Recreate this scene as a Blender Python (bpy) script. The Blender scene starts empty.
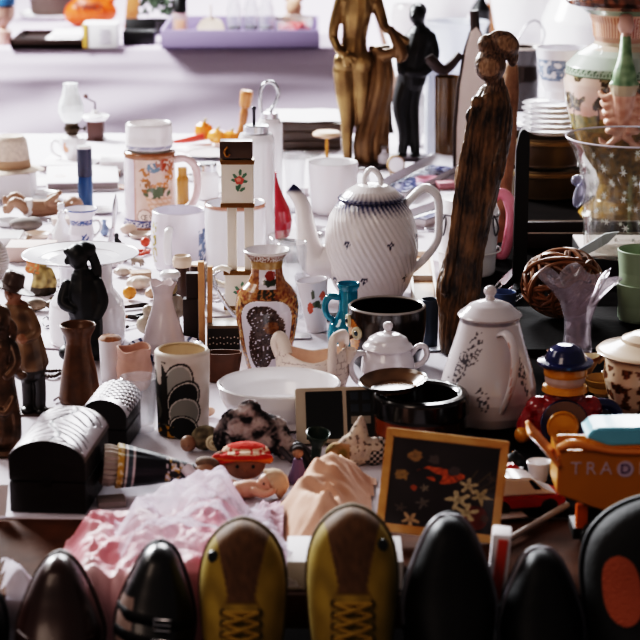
import bpy, bmesh, math, random
from mathutils import Vector, Matrix, noise, Euler
random.seed(7)
PI = math.pi
COL = bpy.context.scene.collection
# ------------------------------------------------------------------ camera model
FPX = 2020.0
PITCH = math.radians(14.5)
CAM = Vector((0, 0, 1.56))
T = 0.75                       # height of the market table
CP, SPI = math.cos(PITCH), math.sin(PITCH)
FWD = Vector((0, CP, -SPI)); UP = Vector((0, SPI, CP))
def ray(px, py):
    return FWD + Vector(((px-320)/FPX, 0, 0)) + UP*((320-py)/FPX)
def on(px, py, z=T):
    d = ray(px, py); t = (z-CAM.z)/d.z
    return CAM + d*t
def aty(px, py, y):
    d = ray(px, py); return CAM + d*(y/d.y)
def dip(py): return PITCH + math.atan((py-320)/FPX)
def mpp(p): return (p-CAM).dot(FWD)/FPX
def sp(cx, by, r=0, z=T):
    """centre of a base whose front edge shows at row by; returns the place and metres per unit"""
    k = mpp(on(cx, by, z)); p = on(cx, by - r*math.sin(dip(by)), z)
    return p, mpp(p)
# ------------------------------------------------------------------ colour / materials
def lin(c):
    return c/12.92 if c <= .04045 else ((c+.055)/1.055)**2.4
def hexc(h):
    h = h.lstrip('#'); return tuple(lin(int(h[i:i+2], 16)/255) for i in (0, 2, 4))
MATS = {}
def mat(name, col='#888888', rough=.5, metal=0, spec=.5, var=0, vscale=40, bump=0, bscale=120, coat=0, col2=None, sss=0):
    if name in MATS: return MATS[name]
    m = bpy.data.materials.new(name); m.use_nodes = True
    nt = m.node_tree; b = nt.nodes['Principled BSDF']
    c = hexc(col)
    b.inputs['Roughness'].default_value = rough
    b.inputs['Metallic'].default_value = metal
    b.inputs['Specular IOR Level'].default_value = spec
    b.inputs['Coat Weight'].default_value = coat
    b.inputs['Coat Roughness'].default_value = .08
    b.inputs['Base Color'].default_value = (*c, 1)
    if var or col2:
        tc = nt.nodes.new('ShaderNodeTexCoord'); n = nt.nodes.new('ShaderNodeTexNoise')
        n.inputs['Scale'].default_value = vscale; n.inputs['Detail'].default_value = 5
        nt.links.new(tc.outputs['Object'], n.inputs['Vector'])
        r = nt.nodes.new('ShaderNodeValToRGB'); nt.links.new(n.outputs['Fac'], r.inputs['Fac'])
        r.color_ramp.elements[0].position = .3; r.color_ramp.elements[1].position = .7
        c2 = hexc(col2) if col2 else tuple(min(1, x*(1+var)) for x in c)
        c1 = c if col2 else tuple(x*(1-var) for x in c)
        r.color_ramp.elements[0].color = (*c1, 1); r.color_ramp.elements[1].color = (*c2, 1)
        nt.links.new(r.outputs['Color'], b.inputs['Base Color'])
    if bump: add_bump(m, bump, bscale)
    MATS[name] = m
    return m
def add_bump(m, bump, bscale):
    nt = m.node_tree; b = nt.nodes['Principled BSDF']
    tc = nt.nodes.new('ShaderNodeTexCoord'); n = nt.nodes.new('ShaderNodeTexNoise')
    n.inputs['Scale'].default_value = bscale; n.inputs['Detail'].default_value = 4
    nt.links.new(tc.outputs['Object'], n.inputs['Vector'])
    bp = nt.nodes.new('ShaderNodeBump'); bp.inputs['Strength'].default_value = bump; bp.inputs['Distance'].default_value = .004
    nt.links.new(n.outputs['Fac'], bp.inputs['Height']); nt.links.new(bp.outputs['Normal'], b.inputs['Normal'])
def painted(name, rough=.25, metal=0, spec=.5, bump=0, bscale=150, coat=0):
    """surface whose pattern is laid on the mesh as a colour attribute"""
    if name in MATS: return MATS[name]
    m = mat(name, '#ffffff', rough, metal, spec, coat=coat)
    nt = m.node_tree; a = nt.nodes.new('ShaderNodeAttribute'); a.attribute_name = 'Col'
    nt.links.new(a.outputs['Color'], nt.nodes['Principled BSDF'].inputs['Base Color'])
    if bump: add_bump(m, bump, bscale)
    return m
def glass(name, tint='#ffffff', body=.12, bodycol='#dfe3ea', rough=.03, ior=1.5):
    """thin clear glass: see-through, with a bright fresnel edge"""
    if name in MATS: return MATS[name]
    m = bpy.data.materials.new(name); m.use_nodes = True; nt = m.node_tree; nt.nodes.clear()
    out = nt.nodes.new('ShaderNodeOutputMaterial')
    tr = nt.nodes.new('ShaderNodeBsdfTransparent'); tr.inputs[0].default_value = (*hexc(tint), 1)
    gl = nt.nodes.new('ShaderNodeBsdfGlossy'); gl.inputs['Roughness'].default_value = rough
    df = nt.nodes.new('ShaderNodeBsdfDiffuse'); df.inputs[0].default_value = (*hexc(bodycol), 1)
    lw = nt.nodes.new('ShaderNodeLayerWeight'); lw.inputs['Blend'].default_value = .35
    mp = nt.nodes.new('ShaderNodeMath'); mp.operation = 'MULTIPLY_ADD'; mp.inputs[1].default_value = .42; mp.inputs[2].default_value = .025
    nt.links.new(lw.outputs['Facing'], mp.inputs[0])
    m1 = nt.nodes.new('ShaderNodeMixShader'); m1.inputs[0].default_value = body
    nt.links.new(tr.outputs[0], m1.inputs[1]); nt.links.new(df.outputs[0], m1.inputs[2])
    m2 = nt.nodes.new('ShaderNodeMixShader'); nt.links.new(mp.outputs[0], m2.inputs[0])
    nt.links.new(m1.outputs[0], m2.inputs[1]); nt.links.new(gl.outputs[0], m2.inputs[2])
    nt.links.new(m2.outputs[0], out.inputs[0]); MATS[name] = m
    return m
def sheer(name, col='#e8e4f0', dens=.4):
    """sheer net cloth"""
    if name in MATS: return MATS[name]
    m = bpy.data.materials.new(name); m.use_nodes = True; nt = m.node_tree; nt.nodes.clear()
    out = nt.nodes.new('ShaderNodeOutputMaterial')
    tr = nt.nodes.new('ShaderNodeBsdfTransparent')
    df = nt.nodes.new('ShaderNodeBsdfDiffuse'); df.inputs[0].default_value = (*hexc(col), 1)
    tl = nt.nodes.new('ShaderNodeBsdfTranslucent'); tl.inputs[0].default_value = (*hexc(col), 1)
    a = nt.nodes.new('ShaderNodeMixShader'); a.inputs[0].default_value = .45
    nt.links.new(df.outputs[0], a.inputs[1]); nt.links.new(tl.outputs[0], a.inputs[2])
    lw = nt.nodes.new('ShaderNodeLayerWeight'); lw.inputs['Blend'].default_value = .4
    mp = nt.nodes.new('ShaderNodeMath'); mp.operation = 'MULTIPLY_ADD'; mp.inputs[1].default_value = .6; mp.inputs[2].default_value = dens; mp.use_clamp = True
    nt.links.new(lw.outputs['Facing'], mp.inputs[0])
    x = nt.nodes.new('ShaderNodeMixShader'); nt.links.new(mp.outputs[0], x.inputs[0])
    nt.links.new(tr.outputs[0], x.inputs[1]); nt.links.new(a.outputs[0], x.inputs[2])
    nt.links.new(x.outputs[0], out.inputs[0]); MATS[name] = m
    return m
# ------------------------------------------------------------------ mesh builder
def cr(pts, n=6):
    """smooth curve through points (Catmull-Rom)"""
    P = [tuple(p) for p in pts]; out = []
    for i in range(len(P)-1):
        p0 = P[max(i-1, 0)]; p1 = P[i]; p2 = P[i+1]; p3 = P[min(i+2, len(P)-1)]
        for j in range(n):
            t = j/n
            out.append(tuple(.5*((2*b)+(-a+c)*t+(2*a-5*b+4*c-d)*t*t+(-a+3*b-3*c+d)*t**3) for a, b, c, d in zip(p0, p1, p2, p3)))
    out.append(P[-1]); return out
def wall(prof, th, floor=None):
    """open vessel: outer profile (r, z) from foot to rim, then back down inside"""
    f = floor if floor is not None else prof[0][1]+th
    inner = [(max(r-th, .01), z) for r, z in reversed(prof) if z > f]
    return [(0, prof[0][1])] + list(prof) + [(prof[-1][0]-th*.5, prof[-1][1]+th*.4)] + inner + [(inner[-1][0] if inner else 1, f), (0, f)]
class G:
    def __init__(s, k=1.0): s.v = []; s.f = []; s.k = k
    def _add(s, vs, fs, M=None):
        o = len(s.v)
        s.v += [tuple(M @ Vector(p)) for p in vs] if M is not None else [tuple(p) for p in vs]
        s.f += [tuple(i+o for i in f) for f in fs]
        return s
    def lathe(s, prof, seg=40, c=(0, 0, 0), sx=1, sy=1, fn=None, rot=None, a0=0, a1=2*PI):
        n = len(prof); vs = []; fs = []; full = abs(a1-a0-2*PI) < 1e-6
        m = seg if full else seg+1
        for i in range(m):
            a = a0 + (a1-a0)*i/seg
            for (r, z) in prof:
                rr, zz = (fn(a, r, z) if fn else (r, z))
                vs.append((rr*math.sin(a)*sx, -rr*math.cos(a)*sy, zz))
        for i in range(seg):
            j = (i+1) % m if full else i+1
            for q in range(n-1):
                A, B, C, D = i*n+q, j*n+q, j*n+q+1, i*n+q+1
                if prof[q][0] == 0 and prof[q+1][0] == 0: continue
                if prof[q][0] == 0: fs.append((A, C, D))
                elif prof[q+1][0] == 0: fs.append((A, B, C))
                else: fs.append((A, B, C, D))
        M = Matrix.Translation(c) @ (Euler(rot).to_matrix().to_4x4() if rot else Matrix())
        return s._add(vs, fs, M)
    def tube(s, pts, rad, seg=10, flat=1.0, cap=True, smooth=0, up=(0, 0, 1)):
        if smooth:
            if hasattr(rad, '__len__'):
                q = cr([tuple(p)+(r,) for p, r in zip(pts, rad)], smooth); pts = [p[:3] for p in q]; rad = [p[3] for p in q]
            else: pts = cr(pts, smooth)
        P = [Vector(p) for p in pts]; n = len(P)
        R = list(rad) if hasattr(rad, '__len__') else [rad]*n
        if len(R) != n: R = [R[0]+(R[-1]-R[0])*i/(n-1) for i in range(n)]
        vs = []; fs = []
        t0 = (P[1]-P[0]).normalized(); u = Vector(up)
        if abs(t0.dot(u)) > .95: u = Vector((1, 0, 0)) if abs(t0.x) < .9 else Vector((0, 1, 0))
        nrm = (u - t0*u.dot(t0)).normalized()
        for i in range(n):
            t = (P[min(i+1, n-1)]-P[max(i-1, 0)])
            t = t.normalized() if t.length > 1e-9 else t0
            nrm = (nrm - t*nrm.dot(t)); nrm = nrm.normalized() if nrm.length > 1e-6 else Vector((1, 0, 0))
            b = t.cross(nrm)
            for j in range(seg):
                a = 2*PI*j/seg
                vs.append(P[i] + nrm*math.cos(a)*R[i] + b*math.sin(a)*R[i]*flat)
        for i in range(n-1):
            for j in range(seg):
                A = i*seg+j; B = i*seg+(j+1) % seg
                fs.append((A, B, B+seg, A+seg))
        if cap:
            fs.append(tuple(range(seg-1, -1, -1))); fs.append(tuple((n-1)*seg+j for j in range(seg)))
        return s._add(vs, fs)
    def ell(s, c, r, seg=20, rings=12, rot=None):
        r = (r, r, r) if not hasattr(r, '__len__') else r
        vs = []; fs = []
        vs.append((0, 0, -r[2]))
        for i in range(1, rings):
            ph = -PI/2 + PI*i/rings
            for j in range(seg):
                a = 2*PI*j/seg
                vs.append((math.cos(ph)*math.cos(a)*r[0], math.cos(ph)*math.sin(a)*r[1], math.sin(ph)*r[2]))
        vs.append((0, 0, r[2]))
        for j in range(seg):
            fs.append((0, 1+(j+1) % seg, 1+j)); L = len(vs)-1; b = 1+(rings-2)*seg
            fs.append((b+j, b+(j+1) % seg, L))
        for i in range(rings-2):
            for j in range(seg):
                A = 1+i*seg+j; B = 1+i*seg+(j+1) % seg
                fs.append((A, B, B+seg, A+seg))
        M = Matrix.Translation(c) @ (Euler(rot).to_matrix().to_4x4() if rot else Matrix())
        return s._add(vs, fs, M)
    def box(s, c, d, rot=None, bev=.0, taper=(1, 1)):
        x, y, z = d[0]/2, d[1]/2, d[2]/2
        bm = bmesh.new(); bmesh.ops.create_cube(bm, size=1)
        for v in bm.verts:
            tx, ty = taper if v.co.z > 0 else (1, 1)
            v.co = Vector((v.co.x*d[0]*tx, v.co.y*d[1]*ty, v.co.z*d[2]))
        b = bev if bev else min(d)*.08
        bmesh.ops.bevel(bm, geom=list(bm.edges), offset=b, segments=2, profile=.6, affect='EDGES')
        M = Matrix.Translation(c) @ (Euler(rot).to_matrix().to_4x4() if rot else Matrix())
        bm.verts.index_update()
        s._add([v.co.copy() for v in bm.verts], [[v.index for v in f.verts] for f in bm.faces], M)
        bm.free(); return s
    def prism(s, poly, y0, y1, plane='xz', bev=0, M=None):
        """flat outline pushed through a thickness; plane xz is upright, xy lies flat"""
        bm = bmesh.new()
        vs = [bm.verts.new((p[0], y0, p[1]) if plane == 'xz' else (p[0], p[1], y0)) for p in poly]
        f = bm.faces.new(vs)
        e = bmesh.ops.extrude_face_region(bm, geom=[f])
        d = Vector((0, y1-y0, 0)) if plane == 'xz' else Vector((0, 0, y1-y0))
        for v in e['geom']:
            if isinstance(v, bmesh.types.BMVert): v.co += d
        bmesh.ops.recalc_face_normals(bm, faces=bm.faces)
        if bev: bmesh.ops.bevel(bm, geom=list(bm.edges), offset=bev, segments=2, affect='EDGES')
        bm.verts.index_update()
        s._add([v.co.copy() for v in bm.verts], [[v.index for v in f.verts] for f in bm.faces], M)
        bm.free(); return s
    def loft(s, rings, seg=32, cap=True, fn=None):
        """rings of (cx, cy, z, rx, ry)"""
        vs = []; fs = []; n = len(rings)
        for (cx, cy, z, rx, ry) in rings:
            for j in range(seg):
                a = 2*PI*j/seg
                x, y = rx*math.cos(a), ry*math.sin(a); q = 1.0
                if fn: q = fn(a, z)
                vs.append((cx+x*q, cy+y*q, z))
        for i in range(n-1):
            for j in range(seg):
                A = i*seg+j; B = i*seg+(j+1) % seg
                fs.append((A, B, B+seg, A+seg))
        if cap:
            fs.append(tuple(range(seg-1, -1, -1))); fs.append(tuple((n-1)*seg+j for j in range(seg)))
        return s._add(vs, fs)
    def grid(s, nx, ny, fn):
        vs = [fn(i/nx, j/ny) for j in range(ny+1) for i in range(nx+1)]
        fs = [(j*(nx+1)+i, j*(nx+1)+i+1, (j+1)*(nx+1)+i+1, (j+1)*(nx+1)+i) for j in range(ny) for i in range(nx)]
        return s._add(vs, fs)
    def text(s, body, size, M, depth=.4):
        cu = bpy.data.curves.new('lettering', 'FONT'); cu.body = body; cu.size = size; cu.extrude = depth
        cu.align_x = 'CENTER'; cu.align_y = 'CENTER'
        o = bpy.data.objects.new('lettering', cu); COL.objects.link(o)
        me = bpy.data.meshes.new_from_object(o)
        s._add([M @ v.co for v in me.vertices], [tuple(p.vertices) for p in me.polygons])
        bpy.data.objects.remove(o); bpy.data.curves.remove(cu); bpy.data.meshes.remove(me)
        return s
    def obj(s, name, m, parent=None, loc=None, rz=0, label=None, fix=True, smooth=True, angle=45):
        me = bpy.data.meshes.new(name)
        me.from_pydata([(x*s.k, y*s.k, z*s.k) for x, y, z in s.v], [], s.f)
        if fix:
            bm = bmesh.new(); bm.from_mesh(me)
            bmesh.ops.recalc_face_normals(bm, faces=bm.faces); bm.to_mesh(me); bm.free()
        if smooth:
            me.shade_smooth()
            try: me.set_sharp_from_angle(angle=math.radians(angle))
            except Exception: pass
        me.materials.append(m)
        o = bpy.data.objects.new(name, me); COL.objects.link(o)
        if parent: o.parent = parent
        if loc is not None: o.location = loc
        o.rotation_euler = (0, 0, rz)
        if label: o['label'] = label
        return o
def tag(o, label, cat, group=None, kind=None):
    if label: o['label'] = label
    if cat: o['category'] = cat
    if group: o['group'] = group
    if kind: o['kind'] = kind
    return o
def thing(name, label, cat, loc, rz=0, group=None):
    o = bpy.data.objects.new(name, None); COL.objects.link(o); o.empty_display_size = .02
    o.location = loc; o.rotation_euler = (0, 0, rz)
    return tag(o, label, cat, group)
def solo(g, name, m, label, cat, loc, rz=0, group=None, kind=None, **kw):
    return tag(g.obj(name, m, loc=loc, rz=rz, **kw), label, cat, group, kind)
def struct(g, name, m, loc=(0, 0, 0), **kw):
    o = g.obj(name, m, loc=loc, **kw); o['kind'] = 'structure'; return o
def dup(o, loc, label=None, rz=None, group=None, parent=None):
    c = o.copy(); COL.objects.link(c)
    if parent is None:
        c.location = loc
        if rz is not None: c.rotation_euler = (0, 0, rz)
        if label: c['label'] = label
        if group: c['group'] = group
    else: c.parent = parent
    for ch in list(o.children): dup(ch, None, parent=c)
    return c
def remesh(o, vox, it=6, fac=.5):
    """melt overlapping limbs into one continuous skin"""
    m = o.modifiers.new('r', 'REMESH'); m.mode = 'VOXEL'; m.voxel_size = vox; m.use_smooth_shade = True
    sm = o.modifiers.new('s', 'SMOOTH'); sm.iterations = it; sm.factor = fac
    bpy.context.view_layer.update()
    dg = bpy.context.evaluated_depsgraph_get()
    me = bpy.data.meshes.new_from_object(o.evaluated_get(dg)); old = o.data
    me.materials.clear(); me.materials.append(old.materials[0]); me.name = old.name
    o.modifiers.clear(); o.data = me; me.shade_smooth()
    bpy.data.meshes.remove(old); return o
def paint(o, fn, k=1.0):
    """fn(x, y, z, u, r, inside) in builder units -> srgb hex or linear tuple; u is arc length from the front"""
    me = o.data; at = me.color_attributes.new('Col', 'FLOAT_COLOR', 'POINT')
    cache = {}
    buf = []
    for v in me.vertices:
        x, y, z = v.co.x/k, v.co.y/k, v.co.z/k
        r = math.hypot(x, y); th = math.atan2(x, -y)
        ins = (v.normal.x*x + v.normal.y*y) < -0.15*r if r > 1e-6 else False
        c = fn(x, y, z, th*r, r, ins)
        if isinstance(c, str):
            if c not in cache: cache[c] = hexc(c)
            c = cache[c]
        buf += [c[0], c[1], c[2], 1.0]
    at.data.foreach_set('color', buf); return o
def nz(x, y=0, z=0, s=1.0): return noise.noise(Vector((x*s, y*s, z*s)))
def mixc(a, b, t):
    a = hexc(a) if isinstance(a, str) else a; b = hexc(b) if isinstance(b, str) else b
    t = max(0, min(1, t)); return tuple(x+(y-x)*t for x, y in zip(a, b))
def spot(u, v, cu, cv, ru, rv, rot=0):
    c, s = math.cos(rot), math.sin(rot); du, dv = u-cu, v-cv
    a, b = du*c+dv*s, -du*s+dv*c
    return (a/ru)**2+(b/rv)**2
def fine(prof, d=1.2):
    """add points so that no step of the profile is longer than d"""
    out = [prof[0]]
    for a, b in zip(prof, prof[1:]):
        n = max(1, int(math.hypot(b[0]-a[0], b[1]-a[1])/d))
        for i in range(1, n+1): out.append((a[0]+(b[0]-a[0])*i/n, a[1]+(b[1]-a[1])*i/n))
    return out
def inpoly(x, y, poly):
    c = False; n = len(poly)
    for i in range(n):
        x1, y1 = poly[i]; x2, y2 = poly[(i+1) % n]
        if (y1 > y) != (y2 > y) and x < (x2-x1)*(y-y1)/(y2-y1)+x1: c = not c
    return c
def pdist(x, y, poly):
    d = 1e9; n = len(poly)
    for i in range(n):
        x1, y1 = poly[i]; x2, y2 = poly[(i+1) % n]
        L = (x2-x1)**2+(y2-y1)**2
        t = max(0, min(1, ((x-x1)*(x2-x1)+(y-y1)*(y2-y1))/L)) if L else 0
        d = min(d, math.hypot(x-x1-t*(x2-x1), y-y1-t*(y2-y1)))
    return d
HEAPS = {}
def heap(name, m, poly, h, label, cat, step=.006, fold=.5, fs=14, edge=.04, z=T, seed=0, stretch=1, colfn=None, group=None, zfn=None, kind=None):
    """crumpled cloth lying on the table; poly is its outline on the table in metres (x, y)"""
    xs = [p[0] for p in poly]; ys = [p[1] for p in poly]
    x0, x1, y0, y1 = min(xs), max(xs), min(ys), max(ys)
    cx, cy = sum(xs)/len(xs), sum(ys)/len(ys)
    nx, ny = int((x1-x0)/step)+1, int((y1-y0)/step)+1
    g = G(); idx = {}
    for j in range(ny+1):
        for i in range(nx+1):
            x, y = x0+i*step, y0+j*step
            if not inpoly(x, y, poly): continue
            d = pdist(x, y, poly); e = min(1, d/edge); e = e*e*(3-2*e)
            w = Vector((x*fs+seed*3.1, y*fs*stretch+seed, seed*1.7))
            n1 = noise.noise(w); n2 = 1-abs(noise.noise(w*1.9+Vector((5, 3, 1))))*2; n3 = noise.noise(w*4.3)
            hh = h(x, y) if callable(h) else h
            zz = hh*e*(1+fold*(.55*n1+.45*n2*n2*(1 if n2 > 0 else -1)*.6+.15*n3)) + .002
            if zfn: zz += zfn(x, y)
            idx[(i, j)] = len(g.v); g.v.append((x-cx, y-cy, zz))
    for (i, j) in list(idx):
        q = [(i, j), (i+1, j), (i+1, j+1), (i, j+1)]
        if all(p in idx for p in q): g.f.append(tuple(idx[p] for p in q))
    HEAPS[label] = (x0, y0, step, {q: g.v[n][2] for q, n in idx.items()})
    o = g.obj(name, m, loc=(cx, cy, z), fix=False, angle=80)
    if colfn: paint(o, lambda x, y, zz, u, r, ins: colfn(x+cx, y+cy, zz))
    return tag(o, label, cat, group, kind)
def top_of(*labels):
    def f(x, y):
        b = 0
        for l in labels:
            x0, y0, st, d = HEAPS[l]; i, j = int((x-x0)/st), int((y-y0)/st)
            b = max([b]+[d[q]+.004 for q in ((i, j), (i+1, j), (i, j+1), (i+1, j+1)) if q in d])
        return b
    return f
def pxpoly(pts, z=T): return [tuple(on(x, y, z)[:2]) for x, y in pts]
def handle(k, pts, r, seg=10, flat=1, sm=6):
    return G(k).tube(pts, r, seg, flat, True, sm)
# ------------------------------------------------------------------ camera, light, setting
cd = bpy.data.cameras.new('camera'); cam = bpy.data.objects.new('camera', cd); COL.objects.link(cam)
cam.location = CAM; cam.rotation_euler = (PI/2-PITCH, 0, 0)
cd.sensor_width = 36; cd.lens = FPX*36/640; cd.clip_end = 100
cd.dof.use_dof = True; cd.dof.focus_distance = 3.05; cd.dof.aperture_fstop = 9.0
bpy.context.scene.camera = cam
w = bpy.data.worlds.new('world'); bpy.context.scene.world = w; w.use_nodes = True
w.node_tree.nodes['Background'].inputs[0].default_value = (1.0, .88, .86, 1)
w.node_tree.nodes['Background'].inputs[1].default_value = .085
def area(name, loc, target, size, power, col, sy=None):
    l = bpy.data.lights.new(name, 'AREA'); l.energy = power; l.color = col; l.shape = 'RECTANGLE'; l.size = size; l.size_y = sy or size
    o = bpy.data.objects.new(name, l); COL.objects.link(o); o.location = loc
    o.rotation_euler = (Vector(target)-Vector(loc)).to_track_quat('-Z', 'Y').to_euler(); return o
area('daylight_opening', (-2.2, 6.1, 2.6), (-.6, 4.2, .75), 1.1, 215, (.94, .97, 1.0))
area('sky_light', (-2.0, 2.9, 2.7), (-.3, 2.8, .8), 1.0, 8, (1.0, .93, .88))
area('rear_sky', (.5, 9.3, 3.6), (.4, 6.6, .7), 2.4, 190, (.95, .97, 1.0))
area('front_fill', (-1.0, .6, 2.3), (-.1, 2.2, .7), .9, 4.5, (1.0, .82, .70))  # weak warm fill added to lift the dim front faces, no real source
vs_ = bpy.context.scene.view_settings
vs_.view_transform = 'Filmic'; vs_.look = 'Very High Contrast'; vs_.exposure = .95; vs_.gamma = 1.0
M_CLOTH = mat('lilac_cloth', '#d0cad2', .9, var=.06, vscale=6, bump=.25, bscale=300)
M_WOOD = mat('table_wood', '#4e2e1a', .75, spec=.2, var=.35, vscale=14, bump=.1)
struct(G().box((0, 4.5, -.05), (14, 16, .1), bev=.01), 'floor', mat('asphalt', '#55504f', .95, var=.2, vscale=30, bump=.4))
struct(G().box((0, 12.2, 1.7), (14, .2, 3.4)), 'wall_back', mat('far_wall', '#8f8890', .9, var=.1, vscale=3))
FY = 1.99; BY = 5.0; EDGE = on(0, 516)[1]
def table(name, label, x0, x1, y0, y1, top, legs=True):
    t = thing(name, label, 'table', ((x0+x1)/2, (y0+y1)/2, 0))
    G().box((0, 0, top-.02), (x1-x0, y1-y0, .04), bev=.004).obj('tabletop', M_WOOD, t)
    for sx in (-1, 1):
        for sy in (-1, 1):
            G().box((sx*((x1-x0)/2-.08), sy*((y1-y0)/2-.08), (top-.04)/2), (.06, .06, top-.04)).obj('leg', M_WOOD, t)
    return t
table('market_table', 'long brown wooden market table carrying the crowded bric-a-brac', -1.5, 1.5, FY, BY, T-.0035)
table('market_table', 'wooden table adjoining at the back right under white bowls', .21, 2.6, BY+.02, 8.9, T-.0035)
def flatcloth(x0, x1, y0, y1, amp=.0012):
    g = G()
    def f(u, v):
        x = x0+(x1-x0)*u; y = y0+(y1-y0)*v
        if v == 0: y += .004*nz(x*9)
        return (x-(x0+x1)/2, y-(y0+y1)/2, amp*nz(x, y, 0, 5)-amp)
    g.grid(160, 160, f); n = 161
    # turned hem on the near edge
    o = len(g.v); g.v += [(x, y-.001, -.0034) for x, y, z in g.v[:n]]
    g.f += [(i, o+i, o+i+1, i+1) for i in range(n-1)]
    return g, ((x0+x1)/2, (y0+y1)/2, T)
g, l = flatcloth(-1.48, 1.48, EDGE, BY-.01)
solo(g, 'tablecloth', M_CLOTH, 'pale lilac cloth spread over the front market table', 'tablecloth', l, kind=None)
g, l = flatcloth(.23, 2.58, BY+.04, 8.8)
solo(g, 'tablecloth', mat('white_cloth', '#d9d4dc', .9, var=.04, vscale=6), 'white cloth spread over the back right table', 'tablecloth', l)
# dark blanket added under the right hand wares to stand in for shade
g = G()
bx = [(455, 196), (700, 196), (760, 519), (452, 519)]
A, B, C_, D_ = [on(*q) for q in bx]
def blank(u, v):
    a = D_.lerp(C_, u); b = A.lerp(B, u); q = a.lerp(b, v)
    e = .006*nz(q.x*8, q.y*8)*(1 if u < .02 or v < .02 or v > .98 else 0)
    return (q.x+e, q.y+e, T+.0014+.0007*nz(q.x, q.y, 2, 9))
g.grid(110, 110, blank)
solo(g, 'shade_blanket', mat('shade_felt', '#15100f', 1, spec=.05, var=.25, vscale=20, bump=.2), 'dark brown blanket added under the wares on the right in place of shade', 'blanket', (0, 0, 0), fix=False)
# the table behind with its hanging cloth
BT = on(320, 48)[1]
table('market_table', 'table behind the aisle under a hanging lilac cloth', -3.6, .19, BT+.03, 9.0, T-.004)
g = G()
def drape(u, v):
    x = -3.65+(3.86)*u
    if v < .4:
        return (x, BT + (1-v/.4)*2.2, T - .001)
    s = (v-.4)/.6; z = T - .40*s
    a = s*s
    fold = .018*a*(nz(x*2.2-s*1.7, s*.8, 3)*1.6 + .5*math.sin(x*13+s*5+2*nz(x*2, 0, 1)))
    swag = .007*math.sin((x*.9+s*1.25)*9+1.2)*min(1, s*2.2)
    pinch = -.004*math.exp(-((s-.30-.05*math.sin(x*2))/.05)**2)
    return (x, BT - .012*min(1, s*8) - abs(fold) - swag + pinch - .02*a, z)
g.grid(220, 70, drape)
solo(g, 'tablecloth', mat('drape_cloth', '#c3b6c6', .9, bump=.15, bscale=200), 'lilac grey cloth hanging in folds over the table behind', 'tablecloth', (0, 0, 0), fix=False, angle=80)
# ------------------------------------------------------------------ middle of the table: the large pots
M_WHITE = mat('white_china', '#e9e6e8', .18, coat=.5)
M_CREAM = mat('cream_china', '#e3d9cc', .25, coat=.3)
M_PORC = painted('glazed_pattern', .2, coat=.4)
M_MATTP = painted('matt_pattern', .55)
M_DARKPOT = mat('dark_brown_glaze', '#231712', .28, coat=.4, var=.25, vscale=40)
M_BLACK = mat('black_paint', '#0d0b0c', .4)
M_STEEL = mat('steel', '#c4c4c8', .22, 1)
M_GOLD = mat('gilt', '#a9783a', .35, .8, var=.25, vscale=60)
M_GLASS = glass('clear_glass')
NAVY = '#1d2140'
# coffee pot with spiral flutes
p, k = sp(371, 303, 33)
t = thing('coffee_pot', 'large white coffee pot with spiral fluting, blue rims and small blue sprigs', 'coffee pot', p)
BK = '#ddd5d4'
body = fine([(0, 0), (31, 0), (33, 3), (37, 10), (43, 26), (46.5, 48), (45.5, 64), (41.5, 80), (36, 91), (32, 97), (30, 98.5), (29, 97), (0, 92)], 2)
def flute(a, r, z):
    w = max(0, min(1, (z-3)/12))*max(0, min(1, (97-z)/12))
    return r + .6*w*math.sin(44*(a + z*.0125)), z
o = G(k).lathe(body, 264, fn=flute).obj('body', M_PORC, t, angle=70)
sprigs = [(-26, 60), (18, 59), (-8, 24), (37, 23), (10, -2), (-60, 30), (60, 62), (-45, 20), (80, 20), (100, 55), (-100, 50)]
def potcol(x, y, z, u, r, ins):
    for su, sv in sprigs:
        du, dv = u-su, z-sv
        for rot, ox, oy in ((.6, -2, 1), (-.6, 2, 1.5), (1.3, 0, -2)):
            if spot(u, z, su+ox, sv+oy, 2.3, 1.2, rot) < 1: return NAVY
    if z > 84:
        f = (z-84)/11 + .35*math.sin(44*(u/max(r, 1)+z*.0125)) + .25*nz(u, z, 0, .5)
        return mixc(BK, '#2b3158', max(0, f-.15))
    return BK
paint(o, potcol, k)
lid = fine([(0, 96), (32.5, 97), (33.5, 98.5), (32, 100.5), (30, 101), (24, 107), (15, 112), (6, 114), (0, 114.5)], 1.5)
o = G(k).lathe(lid, 120, fn=lambda a, r, z: (r*(1+.012*math.sin(40*a)), z)).obj('lid', M_PORC, t, angle=70)
paint(o, lambda x, y, z, u, r, i: mixc('#23264a', BK, (33-r)/8+.5*math.sin(40*u/max(r, 1))*.4) if r > 20 else BK, k)
G(k).tube([(-7, 0, 112), (-6.5, 0, 120), (-2, 0, 127), (3, 0, 126), (8, -1, 120), (9, -2, 111)], [3, 3, 3, 3, 3, 3], 10, 1.2, True, 6).obj('knob', M_WHITE, t)
g = G(k).tube([(-40, 0, 34), (-55, 0, 36), (-62, -1, 50), (-65, -1, 70), (-68, -1, 90), (-75, -1, 103), (-81, -1, 109)], [18, 17, 12.5, 9.8, 8, 6.5, 5.8], 20, 1, True, 6)
o = g.obj('spout', M_PORC, t); paint(o, lambda x, y, z, u, r, i: mixc(BK, '#20244a', (z-104)/4), k)
G(k).tube([(29, 0, 86), (37, 0, 96), (50, 0, 108), (60, 0, 106), (66, 0, 96), (67, 0, 74), (66, 0, 58), (60, 0, 46), (50, 0, 34), (40, 0, 26)], [4.2, 4.2, 4.5, 4.5, 4.2, 4, 4, 4, 4, 4.4], 12, 1.3, True, 6).obj('handle', M_WHITE, t)

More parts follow.
